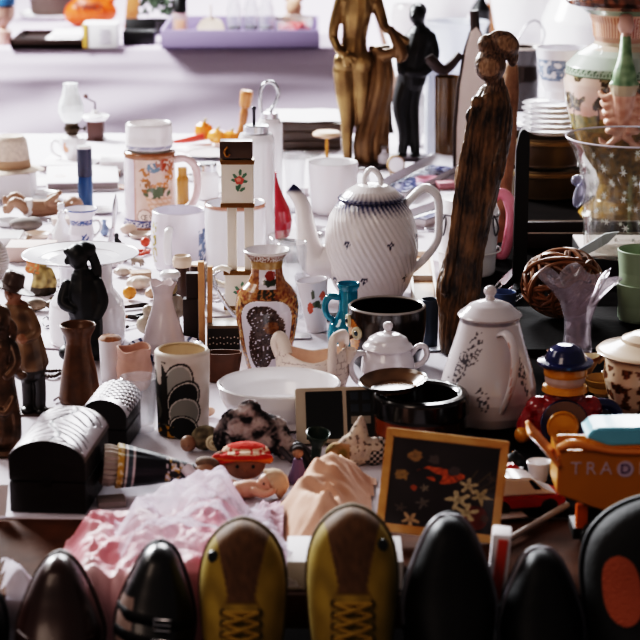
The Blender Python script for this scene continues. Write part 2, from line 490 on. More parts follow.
# imari vase
p, k = sp(267.5, 377, 19)
prof = [(0, 0), (19, 0), (20, 3), (22, 12), (27, 34), (30.5, 55), (31.5, 70), (29.5, 82), (25, 90), (18.5, 97), (16, 104), (15.2, 112), (16.5, 119), (21, 126), (23, 129)]
pr = fine(wall(prof, 2.2, 90), .8)
vase = G(k).lathe(pr, 160, fn=lambda a, r, z: (r, z*.965)).obj('vase', M_PORC, loc=p)
tag(vase, 'tall porcelain vase in rust, gold and white with dark flower panel', 'vase')
def imari(x, y, z, u, r, ins):
    z /= .965
    if ins and z > 90: return '#d9d3d6'
    th = u/max(r, 1)
    if z > 127: return '#e6e0dd'
    if z > 120: return '#7a4a30' if nz(u, z, 2, 1.1) > 0 else '#d8cfc8'
    if z > 112: return mixc('#8a6a3c', '#b8935a', .5+.5*nz(u, z, 0, .3))
    if z > 93:
        w = 15.5*.75
        if abs(u-1) < w*.8:
            if abs(abs(u-1)-w*.8) < .7: return '#6c3b25'
            if spot(u, z, 4, 106, 5.5, 5) < 1+.5*nz(u, z, 0, .5): return '#8a2f22'
            if spot(u, z, 3, 99, 6.5, 4) < 1+.6*nz(u, z, 5, .5): return '#3a4034'
            return '#dad3d8'
        return mixc('#7b4a33', '#b07b4a', .5+.9*nz(u, z, 1, .35))
    if z > 84: 
        return '#3a3326' if abs(u) < 9 and nz(u, z, 3, .4) > -.1 else mixc('#7c3f28', '#b0814e', .5+1.0*nz(u, z, 1, .45))
    cu = 24 if z > 20 else 24
    q = ((abs(th))/.95)**3 + ((z-46)/37.0 if z > 46 else (z-46)/50.0)**4
    if q < .86:
        tree = spot(u, z, -4, 65, 17, 13) < 1 or spot(u, z, 13, 52, 7, 14) < 1 or (spot(u, z, -6, 35, 13, 27) < 1) or spot(u, z, 6, 40, 8, 20) < 1
        if spot(u, z, 5, 55, 8, 7) < .9: return mixc('#5a3420', '#8d6236', .5+nz(u, z, 0, .5))
        if tree and nz(u, z, 4, .5) > -.42: return mixc('#2c2120', '#5d4a42', .5+.8*nz(u, z, 7, .8))
        return '#d8d2dc'
    if q < 1: return '#e7dfe0' if q < .95 else '#54301f'
    return mixc('#8a4a30', '#c39a63', .5+1.1*nz(u*1.0, z, 1, .32)) if nz(u, z, 9, .28) > -.25 else '#5b3a2c'
paint(vase, imari, k)

# flowered pitcher with lid
p, k = sp(487.5, 431, 38, T+.002)
PW = '#cfc8cb'
t = thing('lidded_pitcher', 'tall white lidded pitcher with grey flower sprays and a ribbon handle', 'pitcher', p)
prof = [(0, 0), (37, 0), (40, 2), (45, 12), (48, 27), (47.5, 38), (44, 53), (38, 72), (32.5, 90), (29.5, 102), (30, 107), (28.5, 108), (0, 100)]
o = G(k).lathe(fine(prof, 1.2), 150).obj('body', M_PORC, t)
def spray(u, z, cu, cv, ru, rv, rot, s):
    return spot(u, z, cu, cv, ru, rv, rot) < 1 and nz(u, z, s, .38) > .08
def pit(x, y, z, u, r, ins):
    if z > 103: return '#8d8890' if z < 106.5 else PW
    for cu, cv, ru, rv, rot, s in ((-18, 80, 7, 20, -.35, 1), (-36, 55, 7, 24, -.3, 2), (-9, 33, 6, 13, .3, 3), (34, 55, 5, 24, .35, 4), (-52, 30, 9, 20, 0, 5), (55, 70, 9, 20, .3, 6)):
        if spray(u, z, cu, cv, ru, rv, rot, s): return '#5d5a62'
    return PW
paint(o, pit, k)
G(k).lathe(fine([(0, 105), (31, 107), (32, 108.5), (31, 110), (27, 113), (20, 119), (11, 122.5), (5, 124), (4, 127), (6.5, 131), (6, 135), (3, 137.5), (0, 138)], 2), 64).obj('lid', mat('grey_china', '#cdc6c9', .15, coat=.6), t)
o = G(k).tube([(6, -27, 94), (12, -37, 99), (18, -47, 92), (21, -53, 75), (18, -55, 52), (13, -53, 34), (9, -46, 20)], [4.5, 4.5, 4.5, 4.2, 3.8, 3.2, 2.2], 12, .55, True, 8, up=(0, -1, .2)).obj('handle', M_PORC, t)
paint(o, lambda x, y, z, u, r, i: '#b98f86' if abs(x-13-4*math.sin(z*.03)) < .9 and z < 92 else PW, k)
g = G(k).loft([(0, 27, 78, 7, 6), (0, 31, 90, 8, 8), (0, 35, 102, 8, 10), (0, 37, 107, 7, 10)], 20).obj('spout', mat('grey_china'), t)

# sugar bowl
p, k = sp(387.5, 393, 18)
t = thing('sugar_bowl', 'small white lidded sugar bowl with two loop handles', 'sugar bowl', p)
G(k).lathe(fine([(0, 0), (18, 0), (19, 2), (24, 9), (27, 20), (26, 31), (23, 38), (22, 41), (0, 39)], 2), 56).obj('body', mat('grey_china'), t)
G(k).lathe(fine([(0, 40), (25, 41.5), (25.5, 43), (23.5, 46), (21.5, 47), (19, 52), (12, 56), (5, 57.5), (3, 59.5), (5, 63), (5, 66), (3, 68), (0, 68.5)], 1.5), 56).obj('lid', mat('grey_china'), t)
G(k).tube([(-21, -3, 36), (-30, -5, 37), (-36, -6, 30), (-36, -6, 18), (-30, -5, 8), (-22, -3, 6)], 3, 10, 1.3, True, 6).obj('handle', mat('grey_china'), t)
G(k).tube([(22, 0, 34), (30, 0, 43), (37, 0, 42), (39, 0, 34), (34, 0, 26), (25, 0, 22)], 3, 10, 1.3, True, 6).obj('handle', mat('grey_china'), t)

# big stoneware crock with its dish lid askew
p, k = sp(420, 456, 43)
t = thing('stoneware_crock', 'dark brown stoneware crock with thick black rim and orange band', 'crock', p)
prof = [(0, 0), (43, 0), (45.5, 3), (46, 12), (46, 30), (46.5, 31), (48, 33), (48, 50), (46, 53), (40, 53.5), (37, 51), (37, 25), (0, 24)]
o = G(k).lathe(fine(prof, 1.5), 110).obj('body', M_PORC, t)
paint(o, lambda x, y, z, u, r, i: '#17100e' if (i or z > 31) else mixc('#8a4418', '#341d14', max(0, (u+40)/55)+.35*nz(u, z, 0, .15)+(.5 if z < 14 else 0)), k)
p2 = Vector(p) + Vector((-27*k, -4*k, 56*k))
o = G(k).lathe(fine(wall([(14, 0), (24, 3), (33, 9), (34.5, 11)], 2, 2), 1.2), 80, rot=(.05, -.06, 0)).obj('dish', M_PORC, loc=p2)
tag(o, 'shallow dark dish with brown inside lying across the crock rim', 'dish')
paint(o, lambda x, y, z, u, r, i: mixc('#57402c', '#74583e', .5+nz(x, y, 0, .1)) if i or (r < 30 and z > 1.5) else '#1a1210', k)

# owl pot
p, k = sp(386.5, 373, 31)
t = thing('owl_pot', 'round dark brown pot with light rim and an owl face on one side', 'pot', p)
prof = [(0, 0), (30, 0), (32, 3), (36, 18), (38.5, 36), (39, 52), (38.5, 61)]
o = G(k).lathe(fine(wall(prof, 3), 1.5), 120).obj('body', M_PORC, t)
def owl(x, y, z, u, r, i):
    if z > 60.2: return '#9a938f'
    if i: return '#120d0c'
    if spot(u, z, -44, 34, 13, 17) < 1: return mixc('#9a5a1c', '#c98a35', .5+nz(u, z, 0, .3))
    return mixc('#1d1411', '#2e201b', .5+nz(u, z, 0, .1))
paint(o, owl, k)
for th, zz in ((-1.32, 48), (-.86, 39)):
    R = 38.6; c = (R*math.sin(th), -R*math.cos(th), zz)
    e = G(k).lathe([(0, 0), (6.5, 0), (6.5, 2.2), (5, 3), (4.5, 2.4), (0, 2.4)], 24, c=c, rot=(PI/2, 0, th)).obj('eye_ring', mat('owl_eye_ring', '#b9ad93', .4), t)
    G(k).ell((c[0]*1.05, c[1]*1.05, zz), (2.6, 2.6, 2.6), 14, 8).obj('pupil', mat('owl_pupil', '#2c3a44', .15), e)
th = -1.1; G(k).lathe([(0, 5), (2.5, 0), (0, -3)], 10, c=(39*math.sin(th), -39*math.cos(th), 34), rot=(PI*.75, 0, th)).obj('beak', mat('owl_beak', '#4a2f18', .4), t)

# turquoise glass jug
p, k = sp(345, 352, 18)
M_TURQ = mat('turquoise_glass', '#0f7f96', .1, coat=.7, var=.35, vscale=30)
t = thing('glass_jug', 'small turquoise blue glass jug with one loop handle', 'jug', p)
prof = [(0, 0), (17, 0), (20, 4), (21.5, 14), (19, 24), (13, 31), (10, 38), (9.3, 50), (9.6, 60), (11.5, 63), (11.5, 65.5)]
G(k).lathe(fine(wall(prof, 1.6), 2), 48, c=(3, 0, 0)).obj('body', M_TURQ, t)
G(k).tube([(-6, -2, 52), (-15, -3, 53), (-20, -3, 45), (-18, -3, 34), (-11, -2, 28)], [3.6, 3.6, 3.4, 3.2, 3.2], 10, 1.2, True, 6).obj('handle', M_TURQ, t)

# white pottery basket with a face cut at the rim
p, k = sp(313, 396, 30)
t = thing('ceramic_basket', 'white pottery basket vase with brick pattern, dipped rim and peach inside', 'basket', p)
def brim(a, r, z):
    s = math.sin(a); q = z/44.0
    top = 31 + 12*max(0, abs(s)**1.6) + (5 if s < -.85 else 0)
    rr = r*(1+.006*math.sin(3*z)+.008*(1 if (int(z/5)+int((a*30/PI+ (int(z/5) % 2)*.5)*1)) % 2 == 0 else 0))
    return rr, (z*top/44 if z > 4 else z)
prof = [(0, 0), (30, 0), (33, 3), (36, 14), (37, 27), (36, 38), (34.5, 44)]
o = G(k).lathe(fine(wall(prof, 3.4), 1.1), 160, fn=brim, sy=.75).obj('body', M_MATTP, t, angle=60)
def bk(x, y, z, u, r, i):
    if i: return '#efd3c2'
    row = int(z/6); f = (u+row*5.5) % 11
    return '#a8958b' if (z % 6 < .9 or f < .9) and nz(u, z, 0, .15) > -.15 and z > 4 else '#d8c8bd'
paint(o, bk, k)
M_BISC = mat('biscuit_white', '#d8c8bd', .55, bump=.2)
G(k).tube([(18, -22, 22), (19, -24, 40), (20, -21, 54), (26, -10, 56), (30, 2, 52), (31, 8, 42)], [4.5, 4.5, 4.5, 4.5, 4.5, 4.5], 12, 1.5, True, 6).obj('handle', M_BISC, t)
G(k).tube([(-34, 0, 34), (-38, 0, 46), (-35, -2, 54), (-30, -5, 50), (-26, -14, 38)], [5, 4.5, 4, 4.5, 4], 12, 1.5, True, 5).obj('handle', M_BISC, t)
G(k).lathe([(0, 0), (5, 0), (5.5, 14), (4.5, 15), (3.5, 14), (3, 6), (0, 6)], 20, c=(35, -6, 28), rot=(.15, .25, 0)).obj('side_spout', M_BISC, t)

# white beaker with painted persimmons
p, k = sp(317, 333, 10)
o = G(k).lathe(fine(wall([(10, 0), (11, 10), (13, 30), (16, 52)], 1.6), 1), 80, rot=(0, -.1, 0)).obj('beaker', M_PORC, loc=p)
tag(o, 'white china beaker painted with orange fruit below the coffee pot spout', 'beaker')
def fruit(x, y, z, u, r, i):
    if i: return '#dedae0'
    if spot(u, z, 6, 38, 3.5, 5) < 1 or spot(u, z, -7, 26, 3.3, 6) < 1: return '#c2512a'
    if spot(u, z, -1, 30, 5, 3, .6) < 1 or spot(u, z, -4, 40, 2, 5) < 1 or spot(u, z, 3, 28, 5, 2.4, -.5) < 1: return '#59604c'
    return '#e4e0e6'
paint(o, fruit, k)

# large white oval bowl
p, k = sp(279, 433, 38)
o = G(k).lathe(fine(wall([(38, 0), (42, 2), (52, 14), (59, 28), (61, 38), (61.5, 40)], 3.5), 2), 90, sy=.92).obj('serving_bowl', M_WHITE, loc=p)
tag(o, 'wide plain white serving bowl behind the grey plush animal', 'bowl')

# vase with black leaf pattern
p, k = sp(183.5, 439, 25)
prof = [(0, 0), (24.5, 0), (25.5, 2), (26, 30), (27, 60), (27.5, 83), (26, 85)]
o = G(k).lathe(fine(wall(prof, 3), .9), 170).obj('leaf_vase', M_MATTP, loc=p)
tag(o, 'cylindrical cream vase painted with black and grey overlapping leaves', 'vase')
def leaf(x, y, z, u, r, i):
    if i or z > 84: return '#c9b59c' if i else '#d8ccc0'
    c = mixc('#d3c8c0', '#c4b6ab', .5+nz(u, z, 0, .08))
    for cu, cv, ru, rv, rot, inn in ((-4, 55, 16, 24, -.35, '#9a9892'), (2, 40, 16, 22, -.6, '#16120f'), (3, 26, 17, 18, -.7, '#86857f'), (2, 10, 16, 14, -.5, '#16120f')):
        q = spot(u, z, cu, cv, ru, rv, rot)
        if q < 1: c = '#17130f' if q > .82 else ('#c9c2ba' if q > .7 else inn)
    if u < -14 and z < 60+10*nz(u, z, 0, .1): c = '#1c1814' if nz(u, z, 2, .09) > -.25 else '#5d5a50'
    if u < -8 and z < 12: c = '#b58a2c' if nz(u, z, 3, .2) > .05 else '#1c1814'
    if -22 < u < -16 and z < 78 and nz(u, z, 5, .1) > -.3: c = '#2b2520'
    return c
paint(o, leaf, k)

# bud vase
p, k = sp(164, 356, 19, T+.004)
prof = [(0, 0), (18, 0), (20, 4), (21, 12), (17.5, 26), (12, 42), (9.5, 54), (10, 60), (13.5, 70)]
def ruff(a, r, z):
    w = max(0, (z-60)/10)
    return r*(1+.05*w*math.sin(5*a)), z+1.6*w*math.sin(5*a+1)
g = G(k).lathe(fine(wall(prof, 1.6), 1.5), 70, fn=ruff)
solo(g, 'bud_vase', mat('pinkish_china', '#d6c9cb', .15, coat=.6), 'slim pale pinkish bud vase with a flared ruffled mouth', 'vase', p)

# mugs
def mug(label, cx, by, r0, r1, h, hand, m=M_WHITE, name='mug', inner=None, prof=None, group=None):
    p, k = sp(cx, by, r0)
    t = thing(name, label, 'mug', p, group=group)
    prof = prof or [(0, 0), (r0*.93, 0), (r0, 2), ((r0+r1)/2+.5, h*.5), (r1, h-3), (r1, h)]
    b = G(k).lathe(fine(wall(prof, 2), 1.3), 90).obj('body', m, t)
    if hand: G(k).tube(hand, 3, 10, 1.4, True, 6).obj('handle', m if not m.name.startswith('glazed') else M_WHITE, t)
    return t, b, k
t, b, k = mug('white barrel mug with painted side bands and its handle turned forward', 180, 273, 25, 27, 57,
    [(-7, -23, 44), (-8, -35, 44), (-9, -38, 32), (-9, -36, 14), (-8, -24, 10)], M_PORC, prof=[(0, 0), (24, 0), (26, 3), (28, 20), (28.5, 36), (27, 50), (26.5, 58)])
def mugc(x, y, z, u, r, i):
    if i: return '#d9d4de'
    if -33 < u < -24 and 8 < z < 50: return mixc('#6d7150', '#b5a050', .5+nz(u, z, 0, .3)) if nz(u, z, 1, .3) > -.1 else '#d8d4da'
    if 23 < u < 36 and 8 < z < 42: return mixc('#2f3c5c', '#7a8ba5', .5+nz(u, z, 0, .3)) if nz(u, z, 1, .3) > -.15 else '#d8d4da'
    return '#dbd4dc'
paint(b, mugc, k)
mug('plain white mug standing behind the coffee pot', 333, 216, 22, 25, 50, [(22, 4, 40), (31, 6, 40), (34, 6, 26), (30, 6, 12), (22, 4, 10)], mat('white_china'))

# stein
p, k = sp(151, 230.5, 26.5)
t = thing('beer_stein', 'tall printed beer stein with a harvest picture, lettering and a pink handle', 'stein', p)
prof = [(0, 0), (27.5, 0), (28, 3), (27, 5), (26, 9), (25.6, 40), (25, 70), (26, 73), (25, 75)]
o = G(k).lathe(fine(wall(prof, 2.2), .7), 210).obj('body', M_PORC, t)
def stein(x, y, z, u, r, i):
    if i: return '#ded5d0'
    if z > 70: return '#8b5a3a'
    if z < 9:
        if z < 2.5 or z > 7.6: return '#8a5d45' if z < 2.5 else '#454a70'
        return '#3a4068' if nz(u, z, 0, .6) > -.05 else '#d8d0d2'
    if u < -13:
        if -15 < u: return '#b6897a'
        return mixc('#d8cfd4', '#c9bcc6', .5+nz(u, z, 0, .1))
    for cu, cv, c in ((-4, 55, '#a3612a'), (-2, 44, '#8a5526'), (18, 64, '#9a4526'), (24, 52, '#b56b30'), (14, 66, '#8e4a2a'), (28, 62, '#9c552c')):
        if spot(u, z, cu, cv, 6, 7) < 1 and nz(u, z, cu, .35) > -.1: return c
    if spot(u, z, 6, 62, 8, 5) < 1 and nz(u, z, 3, .3) > -.2: return '#5d7484'
    if spot(u, z, 10, 37, 15, 6) < 1 and nz(u, z, 6, .25) > -.25: return '#4c5636'
    if spot(u, z, 12, 43, 10, 5) < 1 and nz(u, z, 6, .3) > -.1: return '#c07a48'
    if abs(u-12) < 15-(33-z)*.35 and 20 < z < 33: return '#c99a80' if (z % 5 < 2.2 or (u+z) % 6 < 2) else '#d8b7a2'
    if spot(u, z, -4, 13, 8, 8) < 1:
        q = spot(u, z, -4, 13, 8, 8)
        return '#96705f' if .75 < q else '#dcc8bc'
    return mixc('#d3b7a8', '#c7a697', .5+nz(u, z, 0, .1))
paint(o, stein, k)
g = G(k)
def onbody(s, th0, R, z, size, dz=0):
    for i, ch in enumerate(s):
        th = th0 + i*size*.72/R
        if ch == ' ': continue
        Mx = Matrix.Rotation(th, 4, 'Z') @ Matrix.Translation((0, -R, z+dz*i)) @ Matrix.Rotation(PI/2, 4, 'X')
        g.text(ch, size, Mx, .15)
onbody('DE LA CERVEZ', .10, 25.9, 13.5, 4.6, .15)
g.obj('lettering', mat('print_brown', '#3f2c28', .5), t, smooth=False)
g = G(k); onbody('C', -.22, 25.9, 12.6, 7); onbody('E', -.10, 25.9, 12.2, 8)
g.obj('monogram', mat('print_brown'), t, smooth=False)
G(k).tube([(24, 2, 66), (36, 2, 67), (45, 2, 58), (47, 2, 40), (43, 2, 24), (34, 2, 16), (24, 2, 15)], [4, 4.2, 4.2, 4, 4, 3.8, 4], 12, 1.2, True, 6).obj('handle', mat('pale_pink_china', '#d9c0bd', .2, coat=.5), t)
p2 = Vector(p)+Vector((0, 0, 76.5*k))
o = G(k).lathe(fine(wall([(20, 0), (23, 2), (23.5, 8), (23, 14), (23, 24), (22.5, 26)], 2), .8), 150).obj('white_cup', M_PORC, loc=p2)
tag(o, 'white cup with a blue rope band set on top of the beer stein', 'cup')
paint(o, lambda x, y, z, u, r, i: '#34406e' if (not i and 2 < z < 5.5 and (u*1.1+z) % 3 < 1.8) else '#e2dcdc', k)

# rose porcelain stand (two storeys)
p, k = sp(240, 316, 9)
t = thing('porcelain_stand', 'cream porcelain tower with rose pictures, brown lid and two slim posts', 'porcelain stand', p)
g = G(k).box((1, 0, 22), (31, 18, 44), bev=1.2); g.obj('lower_box', M_CREAM, t)
g = G(k)
for i, x in enumerate((-7, 10)): G(k).box((x, 0, 77), (9.5, 9, 68), bev=.8).obj('post', M_CREAM, t)
G(k).box((-1, 0, 133), (32, 18, 46), bev=1).obj('upper_box', M_CREAM, t)
M_BAND = mat('bronze_band', '#74542a', .35, .5)
for z in (112, 155, 8, 44): G(k).box((-1 if z > 60 else 1, 0, z), (33.5, 19.5, 4.5), bev=.7).obj('band', M_BAND, t)
lid_ = G(k).box((-2, 0, 167), (32, 18, 17), bev=1).obj('lid', mat('dark_brown_enamel', '#4a372c', .3), t)
G(k).tube([(-10, -9.5, 170), (-13, -11, 166), (-11, -11, 161), (-8, -9.5, 163)], 1.2, 8, 1, True, 4).obj('ring_pull', M_GOLD, lid_)
def rose(cx, cz, s, par, y):
    def disc(x, z, rx, rz, yy, m, nm, rot=0):
        g = G(k); pts = []
        for q in range(18):
            a = 2*PI*q/18; R = 1+.12*math.sin(5*a)
            px, pz = rx*R*math.cos(a), rz*R*math.sin(a)
            pts.append((x+px*math.cos(rot)-pz*math.sin(rot), z+px*math.sin(rot)+pz*math.cos(rot)))
        g.prism(pts, yy, yy-.25).obj(nm, m, par)
    gr = mat('print_green', '#5d8068', .5); rd = mat('print_rose', '#cf5d50', .5); rl = mat('print_rose_light', '#e79a86', .5)
    for dx, dz, rot in ((-4, 4, 2.3), (5, 5, .8), (-5, 0, 2.9), (5, -1, 0), (0, -6, 1.2), (-2, -8, 1.9), (3, -9, .6), (1, 8, 1.5)):
        disc(cx+dx*s, cz+dz*s, 3.2*s, 1.5*s, y-.02, gr, 'leaf_print', rot)
    disc(cx, cz, 4.4*s, 4*s, y-.3, rd, 'rose_print'); disc(cx-.6*s, cz+.8*s, 2.3*s, 2*s, y-.6, rl, 'rose_heart_print')
rose(1, 137, 1.0, t, -9.05); rose(2, 24, 1.0, t, -9.05)
G(k).tube([(-13, -4, 30), (-24, -5, 34), (-27, -5, 42), (-18, -5, 48), (-8, -8, 46)], 3.2, 10, 1.3, True, 6).obj('handle', M_CREAM, t)
# white cups behind the stand
p, k = sp(236, 286, 28)
o = G(k).lathe(fine(wall([(28, 0), (29, 2), (30, 40), (30.5, 78)], 2), 2), 80).obj('utensil_jar', M_PORC, loc=p)
tag(o, 'tall white jar with a brown rim line behind the porcelain stand', 'jar')
paint(o, lambda x, y, z, u, r, i: '#a4735c' if 75 < z and not i else '#e0dde2', k)
# ------------------------------------------------------------------ left side of the table
def blobs(k, parts):
    g = G(k)
    for q in parts:
        if q[0] == 'e': g.ell(q[1], q[2], 18, 12, q[3] if len(q) > 3 else None)
        else:
            pts = q[1]; rs = q[2]
            g.tube(pts, rs, 12, 1, True, 4)
            g.ell(pts[0], rs[0], 12, 8); g.ell(pts[-1], rs[-1], 12, 8)
    return g
def figure(k, parts, name, m, parent=None, loc=None, vox=1.1, it=3, rz=0):
    o = blobs(k, parts).obj(name, m, parent, loc, rz)
    return remesh(o, vox*k, it)
M_FIG = painted('figure_glaze', .4, coat=.1)
# carved chests
def chest(label, cx, by, w, wall_h, arch, d, rz, pat):
    p, k = sp(cx, by, 0)
    t = thing('carved_chest', label, 'chest', p, rz)
    dk = mat('dark_carved_wood', '#1b100e', .5, bump=.35, bscale=90)
    n = 18
    body = [(-w/2, 0), (w/2, 0), (w/2, wall_h*.62), (-w/2, wall_h*.62)]
    G(k).prism(body, 0, d, bev=.8).obj('body', dk, t, angle=30)
    arc = [(-w/2*math.cos(PI*i/n), wall_h+(arch-wall_h)*math.sin(PI*i/n)) for i in range(n+1)]
    pl = [(-w/2, wall_h*.64)] + arc + [(w/2, wall_h*.64)]
    lid = G(k).prism(pl, .5, d-.5, bev=.5).obj('lid', dk, t, angle=30)
    g = G(k)
    def top(u, v):
        a = PI*(.02+.96*u); yy = -1.2+(d+2.4)*v
        x, z = -(w/2+1)*math.cos(a), wall_h+(arch-wall_h+1.3)*math.sin(a)
        h = pat(u, v)[0]
        return (x*(1+.012*h), yy, z+.8*h)
    g.grid(90, 110, top)
    pl = painted('chest_top_sheen', .36, .25, .5)
    o = g.obj('lid_covering', pl, lid, fix=False, angle=80)
    me = o.data; at = me.color_attributes.new('Col', 'FLOAT_COLOR', 'POINT'); buf = []
    for j in range(111):
        for i in range(91): buf += [*hexc(pat(i/90, j/110)[1]), 1]
    at.data.foreach_set('color', buf)
    G(k).box((0, -.8, wall_h*.62), (9, 1.6, 9)).obj('lock_plate', mat('old_iron', '#2a2422', .4, .6), t)
    return t
def leafpat(u, v):
    q = abs(u-.5-.07*math.sin(v*9)); edge = v < .04 or v > .96 or u < .06 or u > .94
    if edge: return (-.3, '#5f5350')
    if q < .018: return (-1, '#1d1517')
    s = (v*8+q*5) % 1
    if s < .16 and q < .33 and (v*8+q*5) > .5: return (-.9, '#241b1d')
    return (.4+.3*nz(u*9, v*9), '#aaa2a7' if nz(u*6, v*6, 3) > -.2 else '#857c81')  # pale tone carries the backlit sheen of the carved lid
def checkpat(u, v):
    if v > .15 and (int(u*16)+int(v*14)) % 2 == 0: return (-.6, '#3a3032')
    return (.3, '#d6cfd4')
chest('dark carved domed chest at the front left with shining leaf carved lid', 48, 513, 77, 52, 75, 118, -.10, leafpat)
chest('smaller domed chest with checked lid behind the leaf carved chest', 104, 449, 46, 32, 50, 72, -.12, checkpat)
# man with hat
p, k = sp(24, 416, 14)
t = thing('hatted_man_figurine', 'brown figurine of a man in a long coat and wide brimmed hat', 'figurine', p)
o = figure(k, [('c', [(16, 0, 4), (17, 0, 28), (12, 0, 56)], [6, 6, 9]), ('c', [(4, 3, 4), (4, 2, 28), (4, 0, 56)], [6, 6, 9]),
    ('e', (19, -5, 3), (7, 9, 4)), ('e', (4, -2, 3), (7, 9, 4)),
    ('c', [(6, 0, 50), (4, 0, 75), (0, 0, 100)], [19, 17, 14]), ('e', (-3, 0, 106), (15, 10, 10)),
    ('c', [(9, -6, 104), (17, -12, 86), (6, -17, 80)], [6, 5.5, 4]), ('c', [(-16, -2, 104), (-24, -8, 84), (-14, -15, 78)], [6, 5.5, 4]), ('c', [(22, 0, 52), (14, 0, 80)], [5, 6]),
    ('e', (3, -18, 80), (4.5, 4, 4.5)), ('c', [(-4, 0, 108), (-5, -1, 118)], [6, 6]), ('e', (-6, -2, 123), (9, 9, 11)), ('e', (-8, -11, 122), (2.5, 3, 3.5))], 'body', M_FIG, t)
def manc(x, y, z, u, r, i):
    if z < 46: return mixc('#1d1613', '#2e221c', .5+nz(x, y, z, .1))
    if z > 112 or spot(x, z, 3, 80, 6, 5) < 1 and y < -14: return '#8b6248'
    return mixc('#4b3626', '#86684a', .5+.9*nz(x, y, z, .09))
paint(o, manc, k)
h = G(k).lathe(fine([(0, 15), (7, 14.5), (10, 12), (11, 4), (12, 1), (24, -2), (24.5, -3), (23, -3.4), (0, -1)], 2), 40, c=(-7, 0, 130), rot=(-.12, .34, 0)).obj('hat', mat('hat_brown', '#4d3a32', .45, coat=.15, var=.2, vscale=60), t)
G(k).box((10, 0, -.5), (38, 26, 3)).obj('base', mat('hat_brown'), t)
# dark figurine at the left edge
p, k = sp(5, 458, 20)
k *= .9
t = thing('bronze_figurine', 'dark bronze figurine with outstretched hand cut by the left picture edge', 'figurine', p)
M_BRZ = mat('dark_bronze', '#32231a', .3, .3, col2='#70533c', vscale=50)
o = figure(k, [('c', [(0, 0, 22), (2, 0, 45), (0, 0, 90), (2, 0, 118)], [20, 17, 14, 15]), ('c', [(10, -5, 8), (14, -8, 40), (8, -5, 70)], [9, 7, 8]),
    ('c', [(-10, -6, 8), (-8, -10, 50), (-4, -6, 80)], [9, 7, 8]), ('e', (2, 0, 122), (17, 11, 11)),
    ('c', [(13, -3, 122), (18, -12, 105), (8, -18, 92)], [7, 6, 4.5]), ('c', [(12, -6, 100), (18, -10, 98), (24, -12, 90)], [5, 4.5, 3.6]), ('e', (26, -13, 92), (4, 3.5, 4)),
    ('c', [(-14, -2, 122), (-20, -10, 104), (-8, -17, 94)], [7, 6, 4.5]), ('c', [(2, 0, 126), (3, -2, 138)], [7, 7]), ('e', (2, -2, 150), (10, 11, 13)), ('e', (3, -13, 148), (2.6, 3, 3.4)),
    ('e', (-1, 4, 156), (13, 12, 12)), ('c', [(8, 2, 150), (14, 2, 142), (15, 0, 132)], [5, 5, 3]), ('c', [(-12, -12, 60), (4, -17, 50), (14, -10, 66)], [4, 5, 4])], 'body', M_BRZ, t, vox=1.3, it=2)
G(k).lathe([(0, 0), (24, 0), (25, 3), (22, 7), (0, 8)], 40).obj('base', M_BRZ, t)
# ribbed shade at left edge
p, k = sp(-4, 283, 12)
g = G(k).lathe(fine([(0, 0), (7, 0), (12, 8), (14, 20), (11, 33), (6, 40), (0, 41)], 1), 48, fn=lambda a, r, z: (r*(1+.03*math.sin(z*2.2)), z))
solo(g, 'ribbed_jar', mat('ribbed_grey', '#a49c98', .4), 'grey ribbed round jar half cut by the left picture edge', 'jar', p)
# black figurine
p, k = sp(84, 366, 22, T+.002)
o = figure(k, [('c', [(0, 0, 19), (0, 0, 26), (3, 0, 40), (2, 0, 60)], [19, 20, 17, 16]), ('e', (-12, -4, 9), (13, 13, 9)), ('e', (14, -2, 11), (11, 13, 11)),
    ('c', [(2, 0, 55), (1, 0, 72), (1, 0, 84)], [18, 17, 12]), ('c', [(-14, -4, 78), (-18, -10, 62), (-8, -15, 56)], [6, 6, 4.5]), ('c', [(16, -2, 80), (21, -5, 62), (16, -10, 48)], [6, 6, 5]),
    ('c', [(1, 0, 86), (0, -1, 96)], [7.5, 7]), ('e', (-3, -2, 107), (11, 12, 13)), ('e', (-13, -7, 103), (3, 3, 4)), ('e', (4, 5, 112), (11, 11, 9)), ('c', [(10, 5, 108), (15, 5, 92), (14, 4, 76)], [5, 5, 4]), ('e', (-12, -3, 112), (5, 6, 4))], 'kneeling_figurine', mat('black_gloss', '#0c090b', .45), vox=1.2, loc=p)
tag(o, 'matt black figurine of a kneeling woman with long hair', 'figurine')
# white jar under wide dish
p, k = sp(88, 352, 36)
g = G(k).lathe(fine([(0, 0), (35, 0), (37.5, 3), (38, 30), (36.5, 42), (31, 50), (27, 55), (26, 60), (26, 82), (27, 83), (24, 83.5), (23, 60), (0, 58)], 2), 72)
solo(g, 'shouldered_jar', mat('white_china'), 'white shouldered ceramic jar behind the black kneeling figurine', 'jar', p)
p2 = Vector(p)+Vector((-5*k, 0, 84.2*k))
g = G(k).lathe(fine(wall([(22, 0), (28, .6), (40, 4), (58, 7)], 1.6, 1.4), 1.2), 130)
o = g.obj('wide_dish', M_PORC, loc=p2); tag(o, 'wide white dish with small blue lettering marks lying on the white jar', 'dish')
def dishc(x, y, z, u, r, i):
    if 40 < r < 46 and -.2 < math.atan2(x, -y) < .9 and nz(x*3, y*3, 0, .35) > .05: return '#4b5480'
    if spot(x, y, -32, -6, 9, 12) < 1 and nz(x, y, 2, .4) > .2: return '#8d90a4'
    return '#e8e5ea'
paint(o, dishc, k)
# brown vase
p, k = sp(80, 406, 20)
g = G(k).lathe(fine(wall([(20, 0), (21, 2), (20.5, 8), (17.5, 30), (13.5, 50), (12, 60), (13, 66), (17, 74), (18, 78)], 1.8), 1.5), 64)
solo(g, 'flared_vase', mat('brown_brass', '#452b1d', .35, .1, col2='#6d4a2b', vscale=40), 'brown metal vase with narrow neck and flared lip', 'vase', p)
